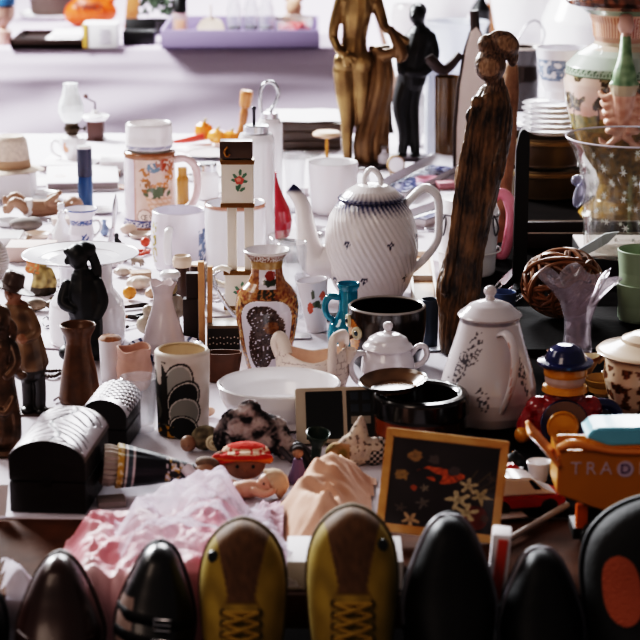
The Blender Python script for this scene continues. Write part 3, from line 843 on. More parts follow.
# candle holder
p, k = sp(111, 384, 10)
t = thing('candle_pot', 'narrow white pot with a brown crusted top', 'pot', p)
G(k).lathe(fine([(0, 0), (9, 0), (10, 2), (11, 38), (11.5, 44), (0, 44)], 2), 36).obj('body', M_WHITE, t)
G(k).lathe([(10.6, 42.5), (11.8, 44), (9, 47), (5, 48), (0, 47.5)], 30, fn=lambda a, r, z: (r, z+.8*nz(r*math.sin(a), r*math.cos(a), 0, .4))).obj('crust', mat('brown_crust', '#9a6a4a', .6, var=.4, vscale=120), t)
# clay pot
p, k = sp(135, 392, 13)
g = G(k).lathe(fine(wall([(13, 0), (16, 5), (18, 20), (16, 32), (17, 42)], 2), 1.5), 60, fn=lambda a, r, z: (r*(1+.05*math.sin(3*a+1)), z+(1.8*math.sin(3*a) if z > 34 else 0)))
solo(g, 'clay_pot', mat('pink_clay', '#c39b8c', .6, var=.12, vscale=40), 'small pink clay pot with a wavy rim', 'pot', p)
# tumbler
p, k = sp(140, 434, 15)
g = G(k).lathe(fine([(0, 0), (15, 0), (16, 4), (17.5, 30), (19, 55), (18, 55.4), (16.4, 30), (14, 7), (0, 6)], 3), 48)
solo(g, 'glass_tumbler', M_GLASS, 'clear glass tumbler beside the black leaf vase', 'glass', p)
# striped dish under the bud vase
p, k = sp(166, 362, 24)
o = G(k).lathe(fine(wall([(23, 0), (26, 1), (34, 8), (38, 11)], 1.5, 2), 1), 150).obj('striped_dish', M_PORC, loc=p)
tag(o, 'white dish with dark blue stripes under the pale bud vase', 'dish')
paint(o, lambda x, y, z, u, r, i: '#39405a' if r > 26 and (math.atan2(x, y)*10/PI) % 1 < .34 else '#dcd8e0', k)
# lamp
p, k = sp(73, 168, 12)
k *= .94
t = thing('oil_lamp', 'white oil lamp with brass burner and round white glass chimney', 'oil lamp', p)
G(k).lathe(fine([(0, 0), (12, 0), (13, 2), (8, 6), (7, 10), (12, 17), (15, 24), (13, 31), (7, 34), (0, 34)], 2), 40).obj('font', M_WHITE, t)
G(k).tube([(-12, -3, 26), (-20, -4, 27), (-21, -4, 16), (-11, -3, 10)], 2, 8, 1, True, 5).obj('handle', M_WHITE, t)
br = G(k).lathe(fine([(6, 33), (7, 36), (8.5, 38), (8.5, 41), (7, 44), (8, 47), (0, 47)], 1), 32).obj('burner', mat('old_brass', '#3a2e20', .4, .5), t)
G(k).tube([(8, 0, 40), (13, -1, 40)], 1).lathe([(0, -1), (3, -1), (3, 1), (0, 1)], 14, c=(14, -1, 40), rot=(0, PI/2, 0)).obj('wick_knob', mat('old_brass'), br)
G(k).lathe(fine([(8, 47), (11, 51), (13.5, 58), (13, 66), (9, 76), (7.5, 84), (7.8, 88), (6.8, 88), (0, 86)], 1.5), 40).obj('chimney', mat('milk_glass', '#eef4f4', .2, coat=.4), t)
o = G(k).ell((-5, -12, 22), (3.5, 2, 6)).obj('flower_ornament', mat('pink_flower', '#c98b70', .5), t)
# coffee grinder
p, k = sp(96, 141, 8)
t = thing('coffee_grinder', 'little brown coffee grinder with white collar and crank', 'coffee grinder', p)
G(k).box((0, 0, 10), (16, 16, 18), bev=.8).obj('body', mat('grinder_brown', '#4a2c22', .5), t)
G(k).box((0, 0, .8), (19, 19, 1.6)).obj('foot', mat('grinder_brown'), t)
G(k).lathe(fine([(0, 19), (10, 19.5), (14, 24), (13, 25), (4, 26), (3, 30), (0, 30)], 1.5), 32).obj('collar', M_WHITE, t)
cr_ = G(k).tube([(0, 0, 28), (0, 0, 38), (-3, 0, 39), (-8, -1, 42)], 1, 8).obj('crank', mat('old_brass'), t)
G(k).ell((-9, -1, 44), 2.6, 12, 8).obj('crank_knob', mat('grinder_brown'), cr_)
# hat on a box
p, k = sp(4, 201, 0)
BH = 27
g = G(k).box((0, 24, BH/2), (54, 48, BH), bev=1.2)
solo(g, 'white_box', mat('white_card', '#d9d5d8', .7), 'plain white box under the straw hat at the left edge', 'box', p)
p2 = Vector(p)+Vector((5*k, 24*k, (BH+2.1)*k))
t = thing('straw_hat', 'beige straw hat resting on the white box at the left edge', 'hat', p2)
M_STRAW = mat('straw', '#c4b3a4', .8, var=.15, vscale=120, bump=.4, bscale=300)
G(k).lathe(fine([(19, 2), (20, 1), (30, .4), (33, -1.5), (32, -2), (20, -.6), (17, 1)], 2), 60, fn=lambda a, r, z: (r, z+(.9*math.sin(2*a) if r > 26 else 0))).obj('brim', M_STRAW, t)
G(k).lathe(fine([(19.5, 1), (18.5, 16), (16.5, 29), (13, 33), (0, 30)], 2), 60).obj('crown', M_STRAW, t)
G(k).lathe(fine([(19.6, 1.5), (19.9, 2), (19.4, 9), (18.9, 9.5)], 2), 60).obj('hat_band', mat('straw_band', '#a98b72', .8), t)
# stack of trays and books behind
def slab(name, label, cat, cx, by, w, d, h, m, rz=0, z=T, page=None, group=None):
    p, k = sp(cx, by, 0, z)
    if page:
        t = thing(name, label, cat, p, rz, group)
        G(k).box((0, d/2, h/2), (w-2, d-1.5, h*.75), bev=.1).obj('pages', page, t)
        G(k).box((0, d/2, h*.93), (w, d, h*.14), bev=.1).obj('front_cover', m, t); G(k).box((0, d/2, h*.07), (w, d, h*.14), bev=.1).obj('back_cover', m, t)
        return t, k
    g = G(k).box((0, d/2, h/2), (w, d, h), bev=min(h*.2, .8))
    return solo(g, name, m, label, cat, p, rz, group), k
M_PAPER = mat('paper', '#e4dfe2', .8); M_PAPER2 = mat('book_edge', '#857a78', .8)
slab('photo_album', 'white album with grey page edges lying in front of the oil lamp', 'album', 83, 191, 72, 95, 9, M_PAPER, .12, page=M_PAPER2)
slab('lace_box', 'flat white box with grey edges lying under the lamp', 'box', 66, 173, 56, 70, 8, M_PAPER, -.08, page=M_PAPER2)
slab('white_carton', 'white carton right of the dark blue tube', 'carton', 113, 174, 26, 40, 13, M_PAPER, .05)
slab('white_booklet', 'thin white booklet on the left with an orange picture', 'booklet', 38, 187, 40, 40, 2, M_PAPER, .15)
# tube
p, k = sp(86, 209, 7)
t = thing('blue_tube', 'upright dark blue tube with a pale top', 'tube', p)
G(k).lathe([(0, 0), (7, 0), (7.4, 1), (7.4, 31), (7, 32), (0, 32)], 30).obj('lower_tube', mat('tube_blue', '#1d3f63', .3), t)
G(k).lathe([(0, 32), (7.6, 32), (7.8, 33), (7.6, 60), (0, 60)], 30).obj('upper_tube', mat('tube_dark', '#1b1d33', .3), t)
G(k).lathe([(0, 59.8), (7.4, 60), (6.6, 62.5), (0, 63)], 30).obj('cap', M_WHITE, t)
# plates
def plate(label, cx, by, r, m=M_WHITE, h=None, z=T, group=None, name='plate', cat='plate'):
    p, k = sp(cx, by, r*.6, z); h = h or r*.16
    g = G(k).lathe(fine(wall([(r*.55, 0), (r*.62, h*.1), (r*.72, h*.5), (r, h)], max(1, r*.03), h*.18), 2), 64)
    return solo(g, name, m, label, cat, p, group=group)
plate('white plate behind the lying baby doll', 30, 203, 30)
plate('small white plate just left of the beer stein', 102, 214, 17)
# baby doll
p, k = sp(42, 219, 0)
t = thing('baby_doll', 'small bare baby doll lying on its back with knees up', 'doll', p+Vector((0, .02, 0)))
o = figure(k, [('c', [(-14, 0, 9), (0, 0, 9), (14, 0, 10)], [9, 9, 8]), ('e', (30, 0, 11), (11, 10, 10.5)), ('c', [(14, 0, 10), (24, 0, 11)], [5, 5]), ('e', (31, -9, 15), (2.4, 2.4, 2)),
    ('c', [(-16, -5, 9), (-27, -7, 17), (-34, -6, 8)], [6, 5.2, 3.8]), ('c', [(-16, 5, 9), (-28, 6, 20), (-36, 6, 14)], [6, 5.2, 3.8]), ('e', (-37, -6, 9), (3, 3, 5)), ('e', (-39, 6, 16), (3, 3, 5)),
    ('c', [(13, -6, 13), (6, -11, 16), (13, -9, 22)], [4.2, 3.6, 3]), ('c', [(13, 6, 13), (6, 10, 18), (14, 8, 22)], [4.2, 3.6, 3]), ('e', (15, -9, 23), (3, 3, 3)), ('e', (16, 8, 23), (3, 3, 3))], 'body', mat('doll_skin', '#8f6f5a', .5, var=.1, vscale=40), t, vox=.8)
G(k).loft([(-20, 0, 2, 1, 1)]*1+[(-15, 0, 2, 4, 8.5), (-13, 0, 6, 7, 9.8), (-13, 0, 13, 7, 9.8), (-14, 0, 18.4, 4, 6)], 24).obj('nappy', mat('nappy_white', '#d9d2cf', .8), t)
# other trinkets
p, k = sp(62, 244, 12)
t = thing('bell_figurine', 'white china lady figurine with a wide bell skirt', 'figurine', p)
G(k).lathe(fine([(0, 0), (14, 0), (14.5, 2), (10, 10), (5, 19), (3.5, 23), (4.5, 27), (3, 30), (0, 31)], 1.2), 40, fn=lambda a, r, z: (r*(1+(.05*math.sin(8*a) if z < 14 else 0)), z)).obj('dress', M_WHITE, t)
G(k).ell((0, 0, 34), (3.4, 3.4, 4)).ell((0, 1, 37), (3.6, 3.4, 2.6)).obj('head', M_WHITE, t)
p, k = sp(82, 247, 9)
t = thing('blue_band_jug', 'tiny white jug with blue bands and a flared rim', 'jug', p)
o = G(k).lathe(fine(wall([(9, 0), (11, 3), (13, 12), (11, 22), (11.5, 28), (17, 37)], 1.3), .8), 90).obj('body', M_PORC, t)
paint(o, lambda x, y, z, u, r, i: '#3f5688' if not i and (22 < z < 27 and nz(u, z, 0, .8) > -.2 or z > 36.3 or (z < 16 and spot(u, z, 5, 9, 4, 5) < 1 and nz(u, z, 1, .5) > -.1)) else '#dfdbe2', k)
G(k).tube([(10, 0, 24), (17, 0, 25), (19, 0, 17), (12, 0, 8)], 1.4, 8, 1, True, 5).obj('handle', M_WHITE, t)
p, k = sp(26, 234, 14)
solo(blobs(k, [('e', (0, 0, 7), (17, 11, 7)), ('e', (7, 3, 8), (9, 9, 6))]), 'grey_stone', mat('grey_stone', '#6d645f', .8, var=.2, vscale=60), 'smooth grey stone in front of the baby doll', 'stone', p)
slab('pink_box', 'low pale pink box with a brown slot near the left edge', 'box', 30, 262, 48, 36, 15, mat('pale_pink_card', '#cdb6ae', .7))
slab('white_tin', 'flat white tin on the far left in front of the doll', 'tin', 6, 246, 26, 40, 8, M_WHITE)
p, k = sp(41, 296, 10)
o = figure(k, [('c', [(0, 0, 3), (2, 0, 16), (-2, 0, 28)], [11, 10, 7]), ('e', (-6, -4, 33), (7, 6, 6)), ('e', (5, 2, 34), (5, 5, 5)), ('c', [(9, -2, 24), (13, -4, 14), (12, -3, 4)], [4, 4, 4]), ('e', (-10, -2, 26), (5, 5, 5))], 'flower_gnome', M_FIG, loc=p, vox=1)
tag(o, 'small gilt and orange flowered ornament left of the white jar', 'ornament')
paint(o, lambda x, y, z, u, r, i: '#c0713f' if x < 0 and z > 22 and nz(x, y, z, .3) > -.1 else ('#3a2d1e' if z < 8 else mixc('#6e5a34', '#b7a06c', .5+nz(x, y, z, .2))), k)
for cx, by, r, lab in ((36, 312, 11, 'larger brown ridged seashell left of the white jar'), (53, 310, 8, 'smaller brown ridged seashell touching the white jar')):
    p, k = sp(cx, by, r*.7)
    g = G(k).ell((0, 0, r*.55), (r, r*.75, r*.58), 30, 16); g.v = [(x*(1+.05*math.sin(z*3)), y*(1+.05*math.sin(z*3)), z) for x, y, z in g.v]
    solo(g, 'seashell', mat('shell_brown', '#4a3c33', .5, col2='#8d7a66', vscale=50), lab, 'seashell', p)
p, k = sp(38, 330, 0)
t = thing('spectacles', 'thin dark wire spectacles lying by the hatted figurine', 'spectacles', p)
wr = mat('dark_wire', '#26201f', .4, .5)
for x in (14, 32): G(k).tube([(x+8*math.cos(a), 6*math.sin(a)+6, 1+.6) for a in [2*PI*i/18 for i in range(19)]], .7, 6, cap=False).obj('rim', wr, t)
G(k).tube([(22, 6, 1.6), (23, 7, 3), (24, 6, 1.6)], .7, 6).obj('bridge', wr, t); G(k).tube([(6, 6, 1.6), (2, 18, 5), (4, 34, 5), (8, 40, 1)], .7, 6, 1, True, 5).obj('temple', wr, t); G(k).tube([(40, 6, 1.6), (42, 20, 5), (38, 36, 5), (34, 40, 1)], .7, 6, 1, True, 5).obj('temple', wr, t)
# fork upright and small dark figure
p, k = sp(112, 246, 4)
t = thing('silver_letter_opener', 'slim silver letter opener standing up left of the beer stein', 'letter opener', p)
G(k).tube([(-1, 0, 0), (2, 1, 20), (4, 2, 38), (5, 2, 52)], [2.2, 2, 3, .5], 8, .5, True, 4).obj('blade', M_STEEL, t)
G(k).tube([(-2, 0, 0), (-1, 0, 10), (0, 0, 18)], [3, 2.2, 3], 8, .7, True, 4).obj('grip', M_STEEL, t)
p, k = sp(118, 254, 4)
o = figure(k, [('c', [(0, 0, 2), (0, 0, 9), (-1, 0, 14)], [4, 3.4, 2.6]), ('e', (-1, 0, 18), (2.6, 2.6, 3)), ('c', [(2, 0, 12), (5, -2, 6), (6, -2, 2)], [1.6, 1.6, 1.4])], 'miniature_figure', M_BLACK, loc=p, vox=.6)
tag(o, 'tiny dark figure at the foot of the silver letter opener', 'figurine')
# sailor figurine
p, k = sp(171, 338, 9)
t = thing('sailor_figurine', 'figurine of a sailor with white cap behind the bud vase', 'figurine', p)
o = figure(k, [('c', [(0, 0, 2), (0, 0, 22), (0, 0, 38)], [10, 9, 8]), ('c', [(8, 0, 38), (12, -4, 26), (5, -9, 22)], [4, 3.6, 3]), ('c', [(-8, 0, 38), (-12, -4, 26), (-5, -9, 22)], [4, 3.6, 3]), ('e', (0, -1, 50), (7.5, 7.5, 9)), ('e', (0, -9, 49), (1.8, 2, 2))], 'body', M_FIG, t, vox=.9)
paint(o, lambda x, y, z, u, r, i: ('#8c7440' if z > 44 and y < 2 else '#3a2c20') if z > 42 else mixc('#8e8277', '#b1a79c', .5+nz(x, y, z, .1)), k)
c_ = G(k).lathe(fine([(7, 55), (8, 56), (7.8, 59), (10.5, 61), (10.5, 64), (8, 66.5), (0, 67.5)], 1), 40).obj('cap', M_WHITE, t)
G(k).lathe([(8.2, 0), (9.5, -.3), (9.8, 0), (8.2, .5)], 16, c=(0, 0, 57), a0=-1, a1=1).obj('cap_peak', M_BLACK, c_)
# tube bottles beside planks
for cx, by, r, h, lab, top in ((183, 314, 8, 46, 'brown bottle with a round cream stopper behind the sailor figurine', True), (198, 306, 8, 40, 'brown bottle with flat cream top beside the upright plank', False)):
    p, k = sp(cx, by, r)
    t = thing('stopper_bottle', lab, 'bottle', p)
    G(k).lathe([(0, 0), (r, 0), (r+.4, 1), (r+.4, h*.85), (r-1, h), (0, h)], 28).obj('bottle_body', mat('bottle_brown', '#3f291f', .3), t)
    if top: G(k).lathe(fine([(r-1.5, h), (r+1.2, h+1), (r+1.8, h+8), (r, h+12), (r-2, h+10), (0, h+9)], 1), 28).obj('stopper', mat('cream_plastic', '#cbb6a4', .4), t)
    else: G(k).lathe([(0, h+.2), (r+.6, h+.2), (r+.6, h+2), (0, h+2.4)], 28).obj('stopper', mat('cream_plastic'), t)
p, k = sp(191, 346, 0)
g = G(k).box((0, 6, 24), (15, 12, 48)).box((2, 6, 61), (12, 10, 26))
solo(g, 'dark_wood_block', mat('dark_wood', '#2c1b16', .5), 'dark brown stepped wood block left of the upright light plank', 'wood block', p)
p, k = sp(205, 348, 0)
t = thing('light_plank', 'pale upright wooden clamp of two planks left of the imari vase', 'wooden clamp', p)
M_PINE = mat('pine', '#c49a72', .6, var=.12, vscale=30)
G(k).box((-3, 4, 44), (6, 8, 88)).obj('plank', M_PINE, t); G(k).box((5, 8, 41), (5, 7, 82), (0, .02, 0)).obj('plank', M_PINE, t)
# spatula
p, k = sp(233, 322, 0)
t = thing('silver_server', 'silver serving fork leaning behind the upright planks', 'serving fork', p)
G(k).tube([(6, 4, 1.5), (-6, 8, 14), (-16, 12, 30)], [2.6, 2.2, 1.6], 8, .4, True, 5).obj('handle', M_STEEL, t)
for i in range(4): G(k).tube([(-16, 12, 29+i*2), (-22+i, 13, 36+i*3), (-20+i*2.5, 13, 46+i*1.2)], .9, 6, 1, True, 4).obj('tine', M_STEEL, t)
p, k = sp(224, 350, 0)
g = G(k)
t = thing('patterned_case', 'dark case with light dot pattern left of the imari vase', 'case', p, .05)
G(k).box((0, 16, 11), (32, 30, 22), bev=.8).obj('case_body', mat('dark_case', '#241d19', .4), t)
G(k).box((0, 16, 23.5), (33, 31, 3), bev=.5).obj('case_lid', mat('case_lid', '#6d604f', .3), t)
g = G(k)
for i in range(9):
    for j in range(2): g.ell((-14+i*3.5, .8, 6+j*6+(i % 2)), (.8, .4, .8), 8, 6)
g.obj('dot_inlay', mat('inlay_cream', '#c9c0b8', .4), t)
p, k = sp(222, 384, 0)
g = G(k).loft([(0, 12, 0, 15, 8), (0, 12, 3, 16, 9), (0, 12, 22, 19, 10), (0, 12, 30, 20, 10.5), (0, 12, 30, 18.5, 9.2), (0, 12, 4, 14, 7), (0, 12, 3.6, 2, 1)], 36)
solo(g, 'leather_pouch', mat('tan_leather', '#5a3a27', .5, var=.2, vscale=40), 'open tan leather pouch between leaf vase and imari vase', 'pouch', p)
p, k = sp(256, 391, 6)
t = thing('glass_stopper', 'clear round glass stopper in front of the imari vase', 'stopper', p)
G(k).ell((0, 0, 13), (8, 8, 7.5)).obj('ball', M_GLASS, t); G(k).lathe([(0, 0), (5, 0), (4, 6), (0, 7)], 20).obj('plug', M_GLASS, t)
# ------------------------------------------------------------------ right side of the table
# carved driftwood figure
p, k = sp(455, 356, 15, T+.002)
t = thing('carved_wood_statue', 'tall dark brown carved driftwood statue of a veiled figure leaning right', 'statue', p)
Z = lambda y: (352-y)*1.03
rows = [(352, 440, 472), (335, 439, 472), (318, 439, 474), (300, 436, 477), (283, 436, 479), (262, 442, 481), (240, 447, 485), (220, 451, 489), (195, 454, 495), (170, 457, 500), (150, 460, 505), (130, 462, 507), (115, 465, 506), (103, 470, 503), (93, 476, 501)]
rr = [((a+b)/2-455, 0, Z(y), (b-a)/2, min(15, (b-a)/2*.75)) for y, a, b in rows]
rr = cr(rr, 5)
g = G(k); g.loft(rr, 48)
for c, r, ro in (((484-455, -3, Z(73)), (15.5, 13, 17), (0, -.1, 0)), ((496-455, 1, Z(54)), (17, 12, 13.5), (0, .5, 0)), ((481-455, -1, Z(55)), (10, 9, 11), (0, -.3, 0)), ((473-455, -8, Z(73)), (3.2, 4, 3.4), None), ((506-455, 4, Z(66)), (6, 8, 10), None), ((489-455, 0, Z(91)), (10, 9.5, 11), None), ((471-455, -11, Z(107)), (6.2, 6, 6.6), None), ((479-455, -11, Z(104)), (4.5, 4, 7), (0, .6, 0)), ((466-455, -9, Z(121)), (6, 6, 10), None), ((458-455, -6, Z(180)), (7, 8, 16), None), ((494-455, -6, Z(160)), (8, 9, 22), None), ((446-455, -7, Z(285)), (8, 8, 16), None), ((470-455, -8, Z(300)), (8, 8, 20), None), ((452-455, -6, Z(238)), (6, 8, 12), None)):
    g.ell(c, r, 18, 12, ro)
g.tube([(12, -9, Z(125)), (6, -12, Z(160)), (0, -12, Z(200)), (-5, -12, Z(250)), (-10, -10, Z(290))], [6, 6, 5, 5, 6], 10, 1, True, 5)
g.tube([(44, -5, Z(130)), (36, -12, Z(165)), (25, -13, Z(210)), (15, -12, Z(255)), (10, -12, Z(300))], [5, 6, 5, 5, 5], 10, 1, True, 5)
o = remesh(g.obj('figure', painted('driftwood', .4, bump=.4, bscale=120, coat=.1), t), 1.25*k, 2)
NR = [v.normal.copy() for v in o.data.vertices]
for v, nr in zip(o.data.vertices, NR):
    x, y, z = v.co/k
    s = max(0, min(1, (275-z)/40))
    d = 1.6*s*nz(x-z*.11, y*.9, z*.045, .34) + .8*nz(x, y, z*.2, .5)*s
    v.co += nr*d*k
def drift(x, y, z, u, r, i):
    n = nz(x-z*.11+3*nz(x, y, z, .05), y, z*.09, .34); n2 = nz(x, y, z*.3, .7); n3 = nz(x, y, z, .045)
    if z > 262:
        if spot(x, z, 27, Z(74), 10, 9) < 1 or spot(x, z, 44, Z(52), 10, 7, -.4) < 1: return mixc('#7d6048', '#a5866a', .5+n2)
        return mixc('#3a271d', '#80634c', .5+.9*n2+.5*n)
    return mixc('#241610', '#80603f', .42+.6*n+.3*n2+.6*n3)
paint(o, drift, k)
# pale second log behind it
p, k = sp(504, 243, 9, T+.002)
o = G(k).loft(cr([(-3, 0, 0, 9, 7), (-3, 0, 50, 9, 7), (-1, 0, 100, 10, 7), (2, 0, 150, 9, 7), (3, 0, 174, 7, 5), (3, 0, 180, 2, 2)], 5), 28, fn=lambda a, z: 1+.07*math.sin(5*a+z*.03)+.05*nz(a*3, z*.05)).obj('driftwood_log', mat('pale_log', '#6e4c36', .6, col2='#a58063', vscale=25, bump=.4), loc=p)
tag(o, 'lighter brown upright log standing behind the carved wood statue', 'log')
# black post
p, k = sp(519.5, 288, 0, T+.002)
g = G(k).prism([(-7, 0), (7, 0), (6.5, 150), (5, 157), (0, 160), (-3, 157), (-6.5, 140)], 0, 10, bev=.8)
solo(g, 'black_board', M_BLACK, 'narrow upright black board right of the carved wood statue', 'board', p)
# pink pitcher behind statue
p, k = sp(482, 262, 15, T+.002)
t = thing('pink_pitcher', 'bright pink pitcher with a tall loop handle, mostly behind the wood statue', 'pitcher', p)
M_PINK = mat('pink_glaze', '#d98a98', .2, coat=.5, var=.1, vscale=20)
G(k).lathe(fine(wall([(13, 0), (15, 3), (17, 30), (14, 45), (13, 55), (15, 62)], 1.8), 2), 44, c=(-2, 0, 0)).obj('body', M_PINK, t)
G(k).tube([(8, 0, 58), (15, 0, 66), (24, 0, 62), (29, 0, 46), (27, 0, 26), (22, 0, 4), (14, 0, 4)], [5, 5.5, 6, 6, 5.5, 5, 4], 14, .9, True, 7).obj('handle', M_PINK, t)
# swing-top jar
p, k = sp(467, 279, 29, T+.002)
t = thing('wire_jar', 'white jar with wire clasps and wire ring, crossed by the wood statue', 'jar', p)
G(k).lathe(fine([(0, 0), (27, 0), (28, 2), (30, 38), (31, 64), (29, 68), (27, 76), (0, 77)], 2), 60).obj('body', M_WHITE, t)
wire = mat('wire_grey', '#6d6a6e', .3, .9)
G(k).tube([(33*math.cos(a), 33*math.sin(a), 24) for a in [2*PI*i/40 for i in range(41)]], .9, 6, cap=False).obj('wire_ring', mat('wire_white', '#d9d4d4', .3), t)
for s in (-1, 1):
    G(k).tube([(s*24, -20, 62), (s*27, -20, 56), (s*29, -18, 48), (s*26, -21, 42), (s*24, -22, 50), (s*23, -20, 60)], .9, 6, 1, True, 5).obj('wire_clasp', wire, t)
G(k).tube([(31.5*math.cos(a), 31.5*math.sin(a), 61+1.5*math.sin(2*a)) for a in [2*PI*i/40 for i in range(41)]], .7, 6, cap=False).obj('wire_band', wire, t)
# tan tray
p, k = sp(426, 312, 0)
t = thing('wooden_tray', 'narrow tan wooden tray with pale edges right of the coffee pot', 'tray', p, -.02)
G(k).box((0, 120, 2), (24, 236, 4)).obj('base', mat('tan_wood', '#b08a68', .5, var=.1, vscale=20), t)
for x, y, w, d in ((0, 2, 27, 4), (0, 238, 27, 4), (-12, 120, 3, 240), (12, 120, 3, 240), (0, 120, 22, 3)): G(k).box((x, y, 5), (w, d, 10), bev=.6).obj('rim', mat('pale_edge', '#cdbfb4', .4), t)
# blue and white long dishes
def longdish(label, A, B, wd, h, tint, zz=T):
    a, b = on(*A, zz), on(*B, zz); d = b-a; L = d.length; k = mpp(a); rz = math.atan2(d.y, d.x)
    t = thing('long_dish', label, 'dish', a+d*.5, rz)
    g = G(k); L /= k; W = wd
    rings = []
    def rect(s, zz): return [(s*L/2*sx if abs(sx) == 1 else 0, 0) for sx in (1,)]
    def f(u, v):
        x = (u-.5)*L; y = (v-.5)*W
        e = max(abs(u-.5)*2, 0)**6*.9 + (abs(v-.5)*2)**6*.9
        q = min(1, e)
        return (x*(1+.02*q), y*(1+.03*q), 1.2+h*q)
    o = g.grid(90, 40, f).obj('inside', M_PORC, t, fix=False, angle=80)
    paint(o, lambda x, y, z, u, r, i: '#dcd8e0' if z > h*.55 or (z > h*.3) else (mixc('#2b3560', '#565f85', .5+nz(x, y, 0, .2)) if nz(x, y, 2, .16) > -.22 else '#b9b9cc'), k)
    g = G(k)
    g.prism([(-L*.45, -W*.42), (L*.45, -W*.42), (L*.45, W*.42), (-L*.45, W*.42)], 0, .9, 'xy')
    for s in (-1, 1):
        g._add([(-L/2*1.02, s*W/2*1.03, h), (L/2*1.02, s*W/2*1.03, h), (L*.45, s*W*.42, 0), (-L*.45, s*W*.42, 0)], [(0, 1, 2, 3)])
        g._add([(s*L/2*1.02, -W/2*1.03, h), (s*L/2*1.02, W/2*1.03, h), (s*L*.45, W*.42, 0), (s*L*.45, -W*.42, 0)], [(0, 1, 2, 3)])
    g.obj('underside', M_WHITE, t, smooth=False); return t
longdish('long white dish with blue printed inside pointing away behind the coffee pot', (384, 200), (452, 164), 46, 9, 0)
longdish('second blue printed dish lower and nearer, behind the coffee pot handle', (408, 226), (458, 209), 40, 8, 0)
# small blue mug and blue tin
p, k = sp(503, 318, 11, T+.002)
g = G(k).lathe(fine(wall([(11, 0), (12, 2), (13, 24)], 1.6), 2), 40)
solo(g, 'blue_beaker', mat('dusty_blue', '#56688c', .35), 'small dusty blue beaker right of the statue foot', 'beaker', p)
p, k = sp(429, 348, 8)
g = G(k).lathe(fine(wall([(8, 0), (8.6, 1), (8.6, 48)], 1.4), 2), 36)
solo(g, 'grey_blue_tin', mat('grey_blue', '#3c4654', .4), 'tall grey blue tin beside the foot of the wood statue', 'tin', p)
# dark case, black box and magazine on the right
p, k = sp(595, 356, 0, T+.002)
CZ = 7*k
o = G(k).box((0, 88, 3.5), (140, 176, 7), bev=1).obj('dark_case', mat('dark_leather', '#120d0c', .8, spec=.15, bump=.2), loc=p)
tag(o, 'flat dark leather case under the wicker ball and ruffled glass vase', 'case')
p, k = sp(645, 292, 0, T+.002); BXH = 28*k; bp = p + Vector((0, .02, CZ*0))
o = G(k).box((0, 62, 14), (112, 118, 28), bev=1).obj('black_box', mat('black_card', '#100c0c', .5), loc=p+Vector((0, .04, 0)))
tag(o, 'black box carrying the star engraved glass bucket at the right edge', 'box')
zt = T+.002+BXH
o = G(k).box((-2, 56, 1), (110, 100, 2), bev=.3).obj('magazine', M_MATTP, loc=p+Vector((0, .045, BXH)))
tag(o, 'pale printed magazine lying on the black box under the glass bucket', 'magazine')
paint(o, lambda x, y, z, u, r, i: '#d5c9c6', k)
# starred bucket
p, k = sp(627, 262, 42, zt+2.2*k)
t = thing('glass_bucket', 'big flared crystal bucket engraved with white stars', 'bucket', p)
prof = [(0, 0), (41, 0), (43, 2), (45, 30), (46, 60), (50, 85), (57, 104), (64, 115), (65, 117), (63, 117.5), (55.5, 104.5), (48.5, 86), (44, 60), (42.5, 30), (40, 5), (0, 5)]
MG2 = glass('cut_glass', '#fbfbf9', .03, '#d6d6d4', .05)
g = G(k).lathe(fine(prof, 4), 80); NGF = len(g.f)
def RB(z):
    for (r0, z0), (r1, z1) in zip(prof[2:7], prof[3:8]):
        if z0 <= z <= z1: return r0+(r1-r0)*(z-z0)/(z1-z0)
    return 45
rs = random.Random(3)
for row, zz in enumerate((22, 36, 50, 64, 78, 92)):
    for q in range(14):
        th = q*2*PI/14 + row*.22 + rs.uniform(-.06, .06); z0 = zz+rs.uniform(-3, 3); s = 4.6 if row % 2 else 3.6
        R = RB(z0)+.35; pts = []
        for i in range(12):
            a = PI*i/6; L = s if i % 2 == 0 else s*.3
            pts.append((L*math.cos(a)*.9, L*math.sin(a)))
        Mx = Matrix.Rotation(th, 4, 'Z') @ Matrix.Translation((0, -R, z0))
        vs = [Mx @ Vector((x, 0, y)) for x, y in pts] + [Mx @ Vector((0, 0, 0))]
        g._add(vs, [(i, (i+1) % 12, 12) for i in range(12)])
bo = g.obj('body', MG2, t, fix=False); bo.data.materials.append(mat('frosted_white', '#f6f6f2', .5))
for f_ in bo.data.polygons:
    if f_.index >= NGF: f_.material_index = 1
G(k).tube([(64.3*math.cos(a), 64.3*math.sin(a), 117) for a in [2*PI*i/60 for i in range(61)]], .9, 6, cap=False).obj('rim', mat('glass_edge', '#d9d2dc', .1), t)
for s in (-1, 1):
    g = G(k).ell((s*50, -4, 60), (6, 6, 14), 16, 10, (0, -s*.25, 0)).ell((s*52, -4, 74), (7, 6, 6), 14, 8)
    g.obj('lug_handle', glass('thick_glass', '#e8e6f0', .35, '#c5c6d6', .08), t)
# silver blade
Yb = on(590, 292)[1]+.02
a, b = aty(563, 262, Yb), aty(619, 231, Yb)
t = thing('table_knife', 'broad silver blade slanting up in front of the black box', 'knife', a)
d = b-a; L = d.length
g = G(1).prism([(0, -.003), (L*.3, -.009), (L*.75, -.009), (L, -.001), (L*.8, .008), (L*.2, .006)], -.0015, .0015, 'xz', M=Matrix.Rotation(-math.atan2(d.z, d.x), 4, 'Y'))
g.obj('blade', mat('bright_silver', '#c9ccd2', .35, .2), t)
